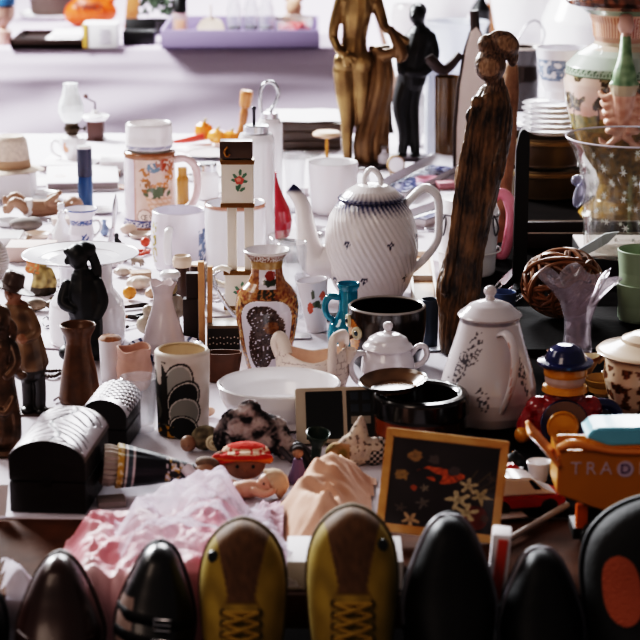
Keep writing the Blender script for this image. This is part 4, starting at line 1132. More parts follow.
# wicker ball
p, k = sp(561, 322, 14, T+.002+CZ)
g = G(k); rs = random.Random(11)
for i in range(30):
    ax = Vector((rs.uniform(-1, 1), rs.uniform(-1, 1), rs.uniform(-1, 1))).normalized()
    u_ = ax.orthogonal().normalized(); v_ = ax.cross(u_); off = rs.uniform(-.45, .45); rr_ = math.sqrt(1-off*off); R = rs.uniform(.9, 1.0)
    ph = rs.uniform(0, 6); pts = []
    for q in range(33):
        a = 2*PI*q/32
        w_ = (u_*math.cos(a)+v_*math.sin(a))*rr_+ax*(off+.06*math.sin(3*a+ph))
        pts.append((w_.x*40*R, w_.y*36*R, 37+w_.z*34*R))
    g.tube(pts, 2.3, 7, cap=False)
solo(g, 'wicker_ball', mat('willow', '#8a5a34', .35, col2='#4f2e1a', vscale=25), 'brown ball woven from thick willow twigs', 'wicker ball', p)
# ruffled crystal vase
p, k = sp(577, 357, 14, T+.002+CZ)
def ruffle(a, r, z):
    w_ = max(0, min(1, (z-38)/38))**1.6
    return r*(1+.16*w_*math.sin(6*a+.5)), z+5*w_*math.sin(6*a+1.8)
g = G(k).lathe(fine([(0, 0), (15, 0), (15.5, 2), (13.5, 20), (14, 36), (19, 54), (28, 68), (36, 78), (37, 79), (34.5, 78), (26, 68), (17, 54), (12.3, 36), (11.8, 20), (12, 8), (0, 7)], 2), 120, fn=ruffle)
solo(g, 'ruffled_vase', glass('smoky_crystal', '#f2eef0', .15, '#d4ccd4', .06), 'crystal vase with a wide ruffled flaring mouth', 'vase', p)
# stacked green cups
p, k = sp(641, 326, 22, T+.002+CZ)
M_GRN = mat('sage_cup', '#8f9c86', .45)
cupm = None
for i in range(2):
    loc = p + Vector((0, 0, i*33.5*k))
    if i == 0:
        cupm = solo(G(k).lathe(fine(wall([(20, 0), (22, 1.5), (25.4, 35), (26, 39)], 1.8, 4), 2), 64), 'green_cup', M_GRN, 'lower sage green cup of the stack at the right edge', 'cup', loc)
    else: dup(cupm, loc, 'upper sage green cup of the stack at the right edge')
# knives bunch
for i, (A, B) in enumerate((((489, 306), (514, 276)), ((500, 309), (526, 285)), ((508, 314), (536, 294)))):
    a, b = on(*A), on(*B); a.z += .014; b.z += .014; d = b-a
    t = thing('table_knife', ['left', 'middle', 'right'][i]+'most of three dark steel table knives behind the flowered pitcher', 'knife', a, math.atan2(d.y, d.x), 'table knives')
    L = d.length
    G().prism([(0, -.005), (L*.4, -.006), (L*.42, -.009), (L*.9, -.009), (L, .002), (L*.42, .007), (L*.4, .006), (0, .005)], -.001, .0018, 'xy').obj('blade', M_STEEL, t)
    G().tube([(0, 0, 0), (L*.4, 0, 0)], .0055, 10, .6).obj('handle', mat('knife_dark', '#3a3336', .3, .5), t)
# sauceboat, gold cup
p, k = sp(577, 392, 14, T+.002)
t = thing('sauce_boat', 'cream sauce boat with a gilt edge, behind the toy figure', 'sauce boat', p)
def boat(a, r, z):
    s_ = -math.sin(a); w_ = max(0, z/32.0)
    return r*(1+.38*w_*max(0, s_)**2), z+(7*w_*max(0, s_)**2)+3*w_*max(0, -s_)**3
o = G(k).lathe(fine(wall([(11, 0), (12, 3), (9, 7), (14, 14), (20, 24), (23, 32)], 1.6, 9), 1.2), 90, fn=boat, sy=.65).obj('body', M_PORC, t)
paint(o, lambda x, y, z, u, r, i: '#c8b79a' if i else ('#8a5a34' if z > 30 else '#a98a66'), k)
G(k).tube([(20, 0, 26), (28, 0, 32), (30, 0, 22), (22, 0, 12), (14, 0, 10)], 2.2, 8, 1, True, 5).obj('handle', mat('boat_cream', '#b79a76', .25, coat=.4), t)
p, k = sp(594, 398, 9, T+.002)
g = G(k).lathe(fine(wall([(7, 0), (9, 1), (8, 4), (16, 12), (19, 18)], 1.5, 5), 1.5), 40)
solo(g, 'gilt_saucer_cup', mat('boat_gold', '#b08a4a', .25, coat=.4), 'little yellowish footed cup between toy figure and flowered tureen', 'cup', p+Vector((.012, .0, 0)))
# flowered tureen
p, k = sp(648, 429, 30, T+.002)
t = thing('flowered_tureen', 'round cream tureen with brown flowers and a wide cream lid at the right edge', 'tureen', p)
o = G(k).lathe(fine([(0, 0), (30, 0), (33, 3), (31, 7), (40, 22), (46, 45), (45, 62), (43, 70), (0, 68)], 1.5), 120).obj('body', M_PORC, t)
paint(o, lambda x, y, z, u, r, i: mixc('#7a4a24', '#3d2a20', .5+nz(u, z, 3, .3)) if nz(u, z, 0, .11) > .12 and 12 < z < 62 else '#c9b39c', k)
l_ = G(k).lathe(fine([(0, 68), (52, 70), (54, 72), (52, 74), (40, 78), (30, 82), (29, 85), (18, 90), (0, 92)], 2), 80).obj('lid', mat('warm_cream', '#cdb9a6', .2, coat=.5), t)
o = figure(k, [('e', (0, 0, 96), (8, 7, 7)), ('c', [(-3, 0, 98), (-6, -3, 108)], [5, 3]), ('c', [(4, 0, 98), (3, -3, 112)], [5, 3]), ('e', (-1, -5, 102), (4, 4, 5))], 'finial', M_BRZ, l_, vox=.8)
p, k = sp(636, 366, 12, T+.002)
g = G(k).lathe(fine(wall([(12, 0), (16, 3), (30, 12), (34, 16)], 1.6, 3), 2), 60)
solo(g, 'grey_saucer', mat('grey_china'), 'plain greyish saucer bowl tucked behind the flowered tureen', 'bowl', p+Vector((.0, .012, 0)))
# dark trays and casseroles
p, k = sp(592, 252, 0, T+.002)
t = thing('lacquer_tray', 'dark brown lacquer tray with a thin pale rim line', 'tray', p)
M_LAC = mat('lacquer', '#24120e', .5, coat=.05)
G(k).box((0, 30, 2), (150, 60, 4)).obj('base', M_LAC, t)
for x, y, w_, d_ in ((0, 2, 152, 4), (0, 58, 152, 4), (-74, 30, 4, 60), (74, 30, 4, 60)): G(k).box((x, y, 9.5), (w_, d_, 19), bev=.6).obj('side', M_LAC, t)
G(k).tube([(-76, 0, 19.2), (76, 0, 19.2), (76, 60, 19.2), (-76, 60, 19.2), (-76, 0, 19.2)], .7, 6).obj('rim_line', mat('pale_line', '#b9a99c', .3), t)
a, b = aty(526, 204, p[1]+.10), aty(584, 181, p[1]+.12)
p, k = sp(545, 203, 34, T+.002)
M_CASS = mat('olive_brown', '#54432f', .35, coat=.2, var=.15, vscale=15)
cas = None
for i in range(2):
    lab = ['lower', 'upper'][i]+' olive brown oval casserole of the stacked pair under the plates'
    if i == 0:
        cas = thing('casserole', lab, 'casserole', p)
        G(k).lathe(fine(wall([(30, 0), (34, 2), (37, 14), (39, 26), (41, 30)], 2.4, 3), 2), 64, sy=.9).obj('pot', M_CASS, cas)
        G(k).lathe(fine([(39, 24), (42.5, 25), (43, 28), (40, 29)], 1), 64, sy=.9).obj('collar', mat('olive_light', '#77603f', .4), cas)
    else: dup(cas, p+Vector((0, 0, 31.5*k)), lab)
pz = p+Vector((5*k, 0, 63.5*k)); pl = None
for i in range(6):
    loc = pz + Vector((rs.uniform(-.6, .6)*k, 0, i*5.2*k))
    lab = ('bottom', 'second from the bottom', 'third from the bottom', 'third from the top', 'second from the top', 'topmost')[i]+' white plate of the stack on the casseroles'
    if pl is None: pl = solo(G(k).lathe(fine(wall([(17, 0), (19, .6), (23, 3), (30, 5)], 1, .8), 2), 64), 'china_plate', M_WHITE, lab, 'plate', loc, group='plates stacked on the casseroles')
    else: dup(pl, loc, lab)
loc = pz + Vector((10*k, 3*k, 31*k+.003))
o = G(k).lathe(fine(wall([(13, 0), (14, 2), (20, 14), (25, 30), (27, 46), (27.5, 52)], 1.8, 3), 1), 110).obj('blue_white_bowl', M_PORC, loc=loc)
tag(o, 'deep white bowl with a blue painted band on the plate stack', 'bowl')
paint(o, lambda x, y, z, u, r, i: (mixc('#5d6f88', '#8f9eb4', .5+nz(u, z, 1, .4)) if nz(u, z, 0, .2) > -.12 else '#d8dae2') if not i and 22 < z < 42 else '#dfdde4', k)
# black kettle can
p, k = sp(521, 112, 16)
t = thing('black_can', 'dark brown enamel can with pale rim and wire bail handle', 'can', p)
G(k).lathe(fine(wall([(15, 0), (17, 3), (17, 30), (15, 46), (20, 62)], 1.6), 2), 48).obj('body', mat('dark_enamel', '#241713', .25, coat=.4), t)
G(k).tube([(20*math.cos(a), 20*math.sin(a), 62.4) for a in [2*PI*i/36 for i in range(37)]], 1, 6, cap=False).obj('rim', mat('pale_edge'), t)
G(k).tube([(18, 3, 60), (22, 3, 76), (14, 3, 88), (4, 3, 84), (-6, 3, 68), (-14, 3, 60)], .9, 6, 1, True, 6).obj('bail_handle', wire, t)
plate('small white saucer left of the casserole plates', 512, 128, 17, name='saucer', cat='saucer')
p, k = sp(500, 152, 8)
g = G(k).lathe(fine(wall([(6, 0), (9, 2), (12, 16), (12.5, 26)], 1.4), 2), 40)
solo(g, 'white_teacup', M_WHITE, 'white teacup behind the head of the wood statue', 'cup', p)
# baroque urn
p, k = sp(618, 224, 38, T+.002)
U0 = 44
t = thing('baroque_urn', 'large painted baroque urn with a pastoral scene, pink lattice and figure handles', 'urn', p)
prof = [(0, -U0), (38, -U0), (40, -U0+4), (36, -U0+9), (24, -U0+18), (20, -10), (24, 2), (33, 14), (42, 28), (50, 48), (56, 72), (58, 92), (56, 108), (46, 119), (34, 126), (30, 128), (29, 132), (31, 136), (33, 150), (37, 158), (44, 163), (58, 168), (60, 172), (54, 176), (40, 182), (0, 184)]
o = G(k).lathe([(r_, z_+U0) for r_, z_ in fine(prof, 1.1)], 200).obj('body', M_PORC, t)
def urn(x, y, z, u, r, i):
    z -= U0
    th = u/max(r, 1)
    if z > 164: return mixc('#2a1d17', '#7a4a34', .4+nz(u, z, 2, .15))
    if z > 158: return '#7f8f7c'
    if z > 136: return '#a4573d' if (th*34/PI) % 1 < .38 and z < 156 else '#d8ad92'
    if z > 124: return '#c9b8a6' if z < 131 else '#b78d7a'
    if z > 108: return '#bcc4ba'
    if z > 99:
        q = (u*.14) % 1; zz = (z-99)/9
        return '#5b6b58' if abs(abs(q-.5)*2-zz) < .16 or z > 107 or z < 100.2 else '#aab5a4'
    if z > 46:
        if nz(u, z, 0, .06) > .10 and z > 66: return '#4a4032' if nz(u, z, 3, .3) > -.2 else '#8a7a5c'
        if abs((u+40) % 33-9) < 1.2 and z > 52 and z < 84: return '#4d3f30'
        if z < 62+5*nz(u, 0, 0, .1): return mixc('#6a6438', '#94804a', .5+nz(u, z, 1, .2))
        return mixc('#d3a493', '#dcc0b0', (z-60)/35+.4*nz(u, z, 5, .05))
    return mixc('#a9803c', '#6f5a30', .5+nz(u, z, 1, .2))
paint(o, urn, k)
for s in (-.13, 2.6):
    R = 55
    c = (R*math.sin(s), -R*math.cos(s))
    def at_(dx, dr, z): return ((R+dr)*math.sin(s)+dx*math.cos(s), -(R+dr)*math.cos(s)+dx*math.sin(s), z+U0)
    h = figure(k, [('c', [at_(0, 6, 92), at_(0, 7, 108), at_(0, 2, 122), at_(0, -9, 140)], [13, 11, 7, 5]), ('e', at_(0, -12, 150), (8, 7, 9)), ('e', at_(0, -14, 157), (7, 6, 5)), ('e', at_(0, 6, 96), (15, 9, 7))], 'figure_handle', M_FIG, t, vox=1.2)
    paint(h, lambda x, y, z, u, r, i: '#c9a193' if z > 141+U0 else ('#b9a78e' if z < 96+U0 else mixc('#5f7a5a', '#93a585', .5+nz(x, y, z, .15))), k)
    parts = [('c', [at_(0, 6, 90), at_(0, 5, 70), at_(0, 0, 50)], [12, 9, 5])]
    for q in range(5):
        for sd in (-1, 1):
            zz = 88-q*9; parts.append(('c', [at_(sd*7, 5, zz), at_(sd*(17-q), 3, zz-5+q), at_(sd*(22-2*q), -2, zz-1)], [4, 3.4, 3]))
            parts.append(('c', [at_(sd*3, 4, 56-q*3), at_(sd*(8+q*2), 0, 40-q), at_(sd*(11+q*2.5), -4, 34+q*2)], [2.6, 2.2, 2]))
    lf = figure(k, parts, 'leaf_mask', M_FIG, t, vox=1.1)
    paint(lf, lambda x, y, z, u, r, i: mixc('#b57e66', '#d8ad98', .5+.8*nz(x, y, z, .18)), k)
# white lamp cone at far right
p, k = sp(644, 118, 14, T)
# second glass and white wares by the statues
p, k = sp(446, 162, 10)
g = G(k).lathe(fine(wall([(10, 0), (11.5, 2), (12, 40), (12.5, 84)], 1.2), 3), 40)
solo(g, 'amber_glass', mat('amber_glass', '#5d4322', .2, coat=.4, var=.35, vscale=15), 'tall amber brown glass beside the pale carved board', 'glass', p)
p, k = sp(431, 154, 6)
g = G(k).lathe(fine(wall([(6, 0), (7, 2), (7.5, 90)], 1), 3), 32)
solo(g, 'tall_glass', glass('milky_glass', '#f0f2f6', .45, '#e3e6ee', .05), 'tall narrow pale glass left of the amber glass', 'glass', p)
p, k = sp(409, 146, 11)
g = G(k).lathe(fine(wall([(10, 0), (12, 2), (17, 20), (18, 40), (14, 52), (15, 56)], 1.8), 2), 44)
solo(g, 'white_pot', M_WHITE, 'round white pot seen behind the legs of the black statue', 'pot', p)
# pale board with dark arm
p, k = sp(467, 172, 0)
t = thing('carved_board', 'pale boat shaped carved board with dark edge, top knob and side arm', 'sculpture', p)
pl = [(-14, 0), (-14, 45), (-11, 85), (-6, 118), (0, 140), (6, 146), (13, 138), (20, 110), (24, 70), (24, 30), (21, 0)]
G(k).prism(pl, 2, 9, bev=1).obj('board', mat('dark_walnut', '#2e1c15', .45, var=.2), t)
pf = [(x*.86+1.2, z*.985+1) for x, z in pl]
G(k).prism(pf, -.5, 2.6, bev=.6).obj('pale_face', mat('pale_maple', '#cdbdb4', .35, var=.06, vscale=10), t)
G(k).tube([(6, 4, 140), (5, 4, 150), (4, 4, 160)], [5, 5, 4.5], 10, .8).obj('knob', mat('dark_walnut'), t)
G(k).tube([(-8, 4, 118), (-18, 3, 106), (-26, 2, 102), (-36, 0, 110), (-40, 0, 116)], [4, 5, 5.5, 6, 4.5], 12, 1, True, 5).obj('arm', mat('dark_walnut'), t)
# ------------------------------------------------------------------ statues and the tables behind
p, k = sp(358, 170, 20)
t = thing('bronze_nude_statue', 'tall bronze statue of a nude woman seen from behind with drapery', 'statue', p)
M_BRONZE = mat('bronze', '#4f3b27', .28, .75, col2='#8f754f', vscale=14)
X = lambda x: x-358
Z = lambda y: (165-y)*1.03
o = figure(k, [
 ('c', [(X(348), 0, Z(158)), (X(347), 0, Z(140)), (X(347), 1, Z(118)), (X(345), 0, Z(95)), (X(344), 0, Z(72))], [4.6, 5.6, 7.4, 10, 12]),
 ('c', [(X(364), 5, Z(156)), (X(362), 5, Z(138)), (X(361), 3, Z(116)), (X(361), 1, Z(92)), (X(360), 0, Z(70))], [4.6, 5.4, 7, 9.5, 11.5]),
 ('e', (X(346), -6, Z(163)), (5, 9, 3.4)), ('e', (X(365), 0, Z(161)), (5, 9, 3.4)),
 ('e', (X(345), -3, Z(63)), (12, 11, 12)), ('e', (X(362), -3, Z(63)), (11, 11, 12)), ('c', [(X(353), 1, Z(60)), (X(354), 2, Z(40)), (X(356), 1, Z(18)), (X(357), 0, Z(2))], [15, 12.5, 15, 15]),
 ('e', (X(346), 0, Z(4)), (10, 9, 11)), ('e', (X(368), 0, Z(2)), (11, 9, 11)),
 ('c', [(X(342), 0, Z(2)), (X(334), -2, Z(28)), (X(333), -2, Z(40))], [7, 5.6, 5]), ('c', [(X(333), -2, Z(40)), (X(338), -10, Z(50)), (X(344), -13, Z(55))], [5, 4.2, 3.4]), ('e', (X(347), -14, Z(57)), (5, 3.5, 4)),
 ('c', [(X(347), -15, Z(57)), (X(352), -15, Z(62))], [1.7, 1.4]), ('c', [(X(346), -15, Z(59)), (X(349), -15, Z(66))], [1.7, 1.4]), ('c', [(X(344), -15, Z(59)), (X(346), -15, Z(66))], [1.7, 1.4]), ('c', [(X(349), -15, Z(55)), (X(355), -14, Z(58))], [1.7, 1.4]), ('c', [(X(344), -14, Z(54)), (X(348), -15, Z(51))], [1.7, 1.4]),
 ('c', [(X(373), 0, Z(0)), (X(380), -1, Z(20)), (X(384), -3, Z(30)), (X(394), -6, Z(36)), (X(401), -8, Z(40))], [7, 6, 5, 4, 3.5]), ('e', (X(404), -8, Z(43)), (4, 3, 5)),
 ('c', [(X(358), 0, Z(-4)), (X(360), -1, Z(-16))], [6.5, 6]), ('e', (X(361), -1, Z(-27)), (9, 10.5, 12)), ('e', (X(361), 5, Z(-30)), (9, 8, 9)), ('e', (X(360), -9, Z(-33)), (6, 6, 6)),
], 'body', M_BRONZE, t, vox=1.15, it=3)
g = G(k)
for i, (x0, x1, yy, r0) in enumerate(((372, 360, 2, 6), (377, 366, -2, 6), (383, 376, 4, 6.5), (386, 384, 8, 5), (375, 379, 7, 7), (380, 370, 5, 7))):
    g.tube([(X(x0), yy, Z(48)), (X(x0+2), yy-3, Z(80)), (X((x0+x1)/2), yy, Z(115)), (X(x1), yy-2, Z(140)), (X(x1+1), yy, Z(164))], [r0*.7, r0, r0, r0*1.1, r0*1.1], 12, 1, True, 6)
g.tube([(X(388), -5, Z(30)), (X(396), -8, Z(44)), (X(401), -9, Z(56)), (X(396), -8, Z(62))], [4, 6, 6, 3], 10, 1, True, 5).tube([(X(372), 0, Z(52)), (X(384), -5, Z(56)), (X(396), -7, Z(52))], [5, 6, 5], 10, 1, True, 5)
remesh(g.obj('drapery', mat('bronze_dark', '#3f2c1d', .35, .6, col2='#7d6141', vscale=12), t), 1.2*k, 2)
G(k).lathe(fine([(0, 0), (31, 0), (32, 2), (29, 4), (0, 4.2)], 2), 48, sy=.75, c=(4, 2, 0)).obj('plinth', mat('dark_stone', '#3a3236', .3), t)
# black statue
p, k = sp(404, 166, 16)
X = lambda x: x-404; Z = lambda y: (161-y)*1.03
t = thing('black_statue', 'black statue of a bending figure just right of the bronze nude', 'statue', p+Vector((.02, .06, 0)))
o = figure(k, [('c', [(X(394), 0, Z(158)), (X(396), 0, Z(135)), (X(392), -2, Z(108)), (X(400), 0, Z(82))], [5, 6, 8.5, 12]), ('c', [(X(408), 4, Z(158)), (X(406), 4, Z(132)), (X(404), 3, Z(104)), (X(406), 0, Z(82))], [5, 6, 8, 12]),
 ('e', (X(390), -6, Z(159)), (5, 9, 3.2)), ('e', (X(406), -2, Z(159)), (5, 9, 3.2)), ('c', [(X(403), 0, Z(82)), (X(407), 0, Z(60)), (X(411), 0, Z(42))], [15, 15.5, 13]), ('e', (X(416), 0, Z(45)), (12, 10, 10)),
 ('c', [(X(421), 0, Z(42)), (X(425), -4, Z(60)), (X(415), -11, Z(74)), (X(400), -13, Z(74))], [6.5, 6, 5, 4]), ('c', [(X(400), 0, Z(44)), (X(393), -8, Z(58)), (X(392), -12, Z(72))], [6.5, 6, 5]),
 ('c', [(X(411), 0, Z(36)), (X(410), -2, Z(28))], [5.5, 5.5]), ('e', (X(408), -3, Z(20)), (8.5, 10, 10.5)), ('e', (X(409), 3, Z(17)), (9, 8, 9)), ('e', (X(403), -11, Z(21)), (2, 3, 2.4))], 'body', mat('black_gloss'), t, vox=1.15)
G(k).lathe(fine([(0, 0), (22, 0), (23, 2), (20, 3.6), (0, 3.6)], 2), 40, sy=.7, c=(-2, 0, 0)).obj('plinth', mat('dark_stone'), t)
# thermos pots
p, k = sp(257, 250, 16)
t = thing('pump_pot', 'tall white cylinder pot with chrome lid and upright rod', 'pot', p)
G(k).lathe(fine([(0, 0), (17, 0), (18, 2), (18, 108), (16, 114), (0, 114)], 3), 48).obj('body', M_WHITE, t)
G(k).lathe(fine([(12, 113.5), (12.5, 115), (12.5, 122), (11, 123), (0, 123)], 1.5), 40).obj('lid', M_STEEL, t)
G(k).tube([(-2, 0, 122), (-2, 0, 138)], 1.6, 10).ell((-2, 0, 139), 2.4, 12, 8).obj('rod', mat('dark_steel', '#4a484e', .3, .8), t)
p, k = sp(270, 208, 12)
t = thing('hook_flask', 'slim white flask with a chrome hook loop handle', 'flask', p)
G(k).lathe(fine([(0, 0), (12, 0), (13, 2), (13, 82), (10, 88), (0, 88)], 3), 40).obj('body', M_WHITE, t)
G(k).lathe(fine([(0, 87.8), (9, 88), (9, 94), (0, 95)], 2), 32).obj('collar', M_STEEL, t)
G(k).tube([(-8, 0, 94), (-9, 0, 110), (-5, 0, 122), (4, 0, 123), (9, 0, 114), (6, 0, 103), (0, 0, 94)], 1.9, 10, 1, True, 7).obj('hook_handle', M_STEEL, t)
# red vase and cups behind the stand
p, k = sp(272, 240, 8)
g = G(k).lathe(fine(wall([(7, 0), (10, 4), (13, 16), (12, 28), (8, 40), (4, 54), (3, 62), (4, 66)], 1.2), 1.5), 40, c=(0, 0, 0), rot=(0, -.12, 0))
solo(g, 'red_vase', mat('rose_red', '#a5323c', .2, coat=.5), 'rosy red teardrop vase right of the porcelain stand', 'vase', p+Vector((.018, 0, .002)))
p, k = sp(296, 262, 13)
g = G(k).lathe(fine(wall([(20, 0), (24, 2), (27, 12), (28, 24)], 1.4), 2), 48, fn=lambda a, r, z: (r*(1+.02*math.sin(18*a)), z))
solo(g, 'cut_glass_dish', MG2, 'cut glass dish between porcelain stand and coffee pot spout', 'dish', p)
p, k = sp(290, 320, 12)
g = G(k).lathe(fine(wall([(11, 0), (12, 2), (14, 50), (15, 76)], 1.2), 3), 40)
solo(g, 'straight_glass', M_GLASS, 'straight clear glass right behind the imari vase', 'glass', p+Vector((.004, 0, 0)))
p, k = sp(290, 214, 9)
g = G(k).lathe(fine(wall([(8, 0), (9, 2), (10, 40), (12, 60)], 1.1), 3), 36)
solo(g, 'slim_glass', M_GLASS, 'slim clear glass between the red vase and the white mug', 'glass', p+Vector((.01, 0, 0)))
# dark frames stack with white sheet
p, k = sp(309, 150, 0)
fr = None
for i in range(3):
    lab = ('lowest', 'middle', 'top')[i]+' dark brown tray of the stack behind the white mug'
    loc = p+Vector((0, 0, i*9.2*k))
    if fr is None:
        fr = thing('serving_tray', lab, 'tray', loc, .05, group='dark trays stacked under the white sheet')
        for x, y, w_, d_ in ((0, 4, 64, 8), (0, 66, 64, 8), (-28, 35, 8, 54), (28, 35, 8, 54)): G(k).box((x, y, 4.5), (w_, d_, 9), bev=1).obj('moulding', mat('dark_moulding', '#44342a', .4, coat=.2), fr)
        G(k).box((0, 35, 2), (52, 58, 2)).obj('backing', mat('brown_board', '#5a4a3e', .7), fr)
    else: dup(fr, loc, lab, .05-.08*i)
g = G(k).grid(24, 24, lambda u, v: ((u-.5)*74, -2+v*82, .8*nz(u*3, v*3)+.8-1.5*max(0, u-.8)*5*.5))
solo(g, 'white_sheet', M_PAPER, 'blank white sheet lying on the stack of dark trays', 'paper', p+Vector((0, 0, 28.5*k)), .1, fix=False)
p, k = sp(327, 163, 5)
t = thing('mushroom_stand', 'little tan mushroom shaped stand beside the bronze statue', 'stand', p)
G(k).lathe(fine([(0, 24), (3, 24), (14, 27), (14.5, 29), (12, 31), (0, 33)], 1.5), 36).obj('top', mat('tan_top', '#b99b82', .5), t)
G(k).lathe([(0, 0), (6, 0), (6, 1.5), (1.6, 3), (1.6, 24.5), (0, 24.5)], 20).obj('stem', M_GOLD, t)
plate('round glass plate on the cloth behind the slim glass', 297, 160, 24, MG2, 3)
plate('round white plate with orange peppers behind the beer stein handle', 214, 158, 40, M_WHITE, 4)
pp, kk = sp(214, 150, 0)
for i, (cx, by, r, lab, col) in enumerate(((204, 141, (9, 7, 11), 'upright orange pepper on the white plate', '#d9803a'), (217, 143, (9, 8, 8), 'squat orange pepper next to the upright pepper', '#d98a48'), (231, 143, (11, 8, 7), 'long orange pepper lying at the right of the white plate', '#cf7a35'))):
    p, k = sp(cx, by, 0, T+.012)
    t = thing('orange_pepper', lab, 'pepper', p)
    g = G(k).lathe(fine([(0, 0), (.7*r[0], r[2]*.12), (r[0], r[2]*.7), (r[0]*.85, r[2]*1.4), (r[0]*.3, r[2]*1.75), (0, r[2]*1.6)], 1.2), 36, fn=lambda a, q, z: (q*(1+.08*math.cos(4*a)), z), sy=r[1]/r[0])
    g.obj('flesh', mat('orange_%d' % i, col, .25, coat=.3), t)
    G(k).tube([(0, 0, r[2]*1.6), (1, 0, r[2]*1.9), (3, 0, r[2]*2.05)], 1.3, 8).obj('stem', mat('pepper_stem', '#8a7a4a', .6), t)
p, k = sp(186, 146, 0, T+.004)
g = G(k).tube([(-16, -2, 4), (-4, 0, 5), (8, 1, 7), (18, 2, 9)], [1.2, 2.6, 3.6, 3.8], 12, 1, True, 5)
solo(g, 'red_chilli', mat('chilli_red', '#c5402f', .25, coat=.4), 'long red chilli pointing left off the white plate', 'chilli', p)
p, k = sp(240, 146, 0)
t = thing('wooden_mill', 'brown turned wooden mill leaning right beside the orange peppers', 'pepper mill', p+Vector((0, -.03, 0)), 0)
M_MILL = mat('turned_wood', '#8a552f', .4, col2='#b5794a', vscale=20)
G(k).lathe(fine([(0, 0), (5.5, 0), (6, 2), (4, 8), (4.6, 16), (3.6, 24), (4.4, 34), (3.5, 40), (0, 40)], 1.2), 30, rot=(0, .14, 0)).obj('shaft', M_MILL, t)
G(k).lathe(fine([(0, 40), (5, 41), (6, 46), (6.5, 55), (5.5, 58), (0, 58.5)], 1.2), 30, rot=(0, .14, 0)).obj('head', M_MILL, t)
# white trays along the back of the table
slab('white_tray', 'flat white tray behind the white barrel mug', 'tray', 236, 178, 60, 60, 3, M_WHITE)
p, k = sp(193, 200, 9)
t = thing('salt_jar', 'small white jar with steel lid seen behind the stein handle', 'jar', p+Vector((.03, 0, 0)))
G(k).lathe(fine([(0, 0), (11, 0), (12, 2), (12, 24), (10, 28), (0, 28)], 2), 36).obj('body', M_WHITE, t); G(k).lathe(fine([(0, 27.8), (10, 28), (10, 35), (9, 36), (0, 36)], 2), 32).obj('lid', M_STEEL, t)
p, k = sp(183, 206, 6)
g = G(k).lathe(fine([(0, 0), (6, 0), (6.5, 2), (6.5, 26), (5, 30), (5, 38), (0, 38)], 2), 30)
solo(g, 'amber_bottle', mat('amber_bottle', '#9a6a28', .2, coat=.5), 'amber bottle framed by the beer stein handle', 'bottle', p)
# ------------------------------------------------- table behind on the left
def bt(cx, by, r=0, dz=0): return sp(cx, by, r, T+dz)
p, k = bt(240, 50.5)
p = p+Vector((0, .012, .003))
t = thing('lavender_tray', 'shallow lavender tray box at the front edge of the table behind', 'tray', p)
M_LAV = mat('lavender', '#867896', .8)
G(k).box((0, 70, 1), (156, 140, 2)).obj('base', M_LAV, t)
for x, y, w_, d_ in ((0, 1.5, 158, 3), (0, 139, 158, 3), (-78, 70, 3, 138), (78, 70, 3, 138)): G(k).box((x, y, 9.5), (w_, d_, 19), bev=.5).obj('side', M_LAV, t)
tz = .003+2.3*k; K = k
def intray(cx, back):
    return Vector((p.x+(cx-240)*K, p.y+back*K, T+tz))
P0 = p.copy()
t = thing('perfume_bottle', 'perfume bottle with black cap and peach label in the lavender tray', 'bottle', intray(179, 22))
G(K).box((0, 0, 16), (15, 11, 32), bev=1.5).obj('bottle', glass('perfume_glass', '#f4e6e6', .5, '#e3c9c4', .05), t)
G(K).box((0, -5.9, 16), (9, .8, 18), bev=.2).obj('peach_label', mat('peach_label', '#d39a80', .6), t)
G(K).lathe([(0, 32), (7, 32), (7, 48), (6, 49), (0, 49)], 24).obj('cap', M_BLACK, t)
t = thing('powder_compact', 'round cream powder compact leaning in the lavender tray', 'compact', intray(210, 20))
G(K).lathe(fine([(0, -2), (13, -2), (14, 0), (13, 2), (0, 2.5)], 1.5), 36, c=(0, 0, 14.5), rot=(1.2, 0, 0)).obj('case_disc', mat('compact_cream', '#cdb9a8', .4), t)
G(K).tube([(0, 2, 26), (0, 2, 40)], 1.2, 8).obj('applicator', mat('compact_cream'), t)
jar = None
for i, cx in enumerate((233, 250, 266)):
    lab = ('leftmost', 'middle', 'rightmost')[i]+' of three clear glass jars with dark contents in the lavender tray'
    loc = intray(cx, 34+4*(i % 2))
    if jar is None:
        jar = thing('spice_jar', lab, 'jar', loc, group='clear glass jars in the lavender tray')
        G(K).lathe(fine([(0, 0), (7, 0), (8, 2), (8, 34), (6, 40), (6.5, 52), (5.5, 52), (5, 40), (7, 33), (7, 3), (0, 2)], 3), 32).obj('glass_body', M_GLASS, jar)
        G(K).lathe([(0, 2.5), (6.4, 3), (6.4, 17), (0, 18)], 24).obj('contents', mat('dark_contents', '#1c110d', .6, var=.4, vscale=80), jar)
    else: dup(jar, loc, lab)
t = thing('berry_bowl', 'glass bowl of red berries with a dark rim in the lavender tray', 'bowl', intray(294, 22))
G(K).lathe(fine(wall([(13, 0), (15, 2), (18, 16), (19, 26)], 1.2), 2), 44).obj('bowl_glass', M_GLASS, t)
G(K).tube([(19*math.cos(a), 19*math.sin(a), 26.5) for a in [2*PI*i/36 for i in range(37)]], 1.1, 6, cap=False).obj('rim', mat('pewter', '#6a5f5c', .3, .8), t)
g = G(K); rs = random.Random(5)
for i in range(60):
    a = rs.uniform(0, 6.28); r = 13.5*math.sqrt(rs.random()); g.ell((r*math.cos(a), r*math.sin(a), rs.uniform(5, 21)), 3, 8, 6)
o = g.obj('berries', mat('berry_red', '#c4200f', .25, coat=.4), t); o['kind'] = 'stuff'
t = thing('plush_toy', 'tan plush toy sitting behind the berry bowl', 'plush toy', intray(293, 66))
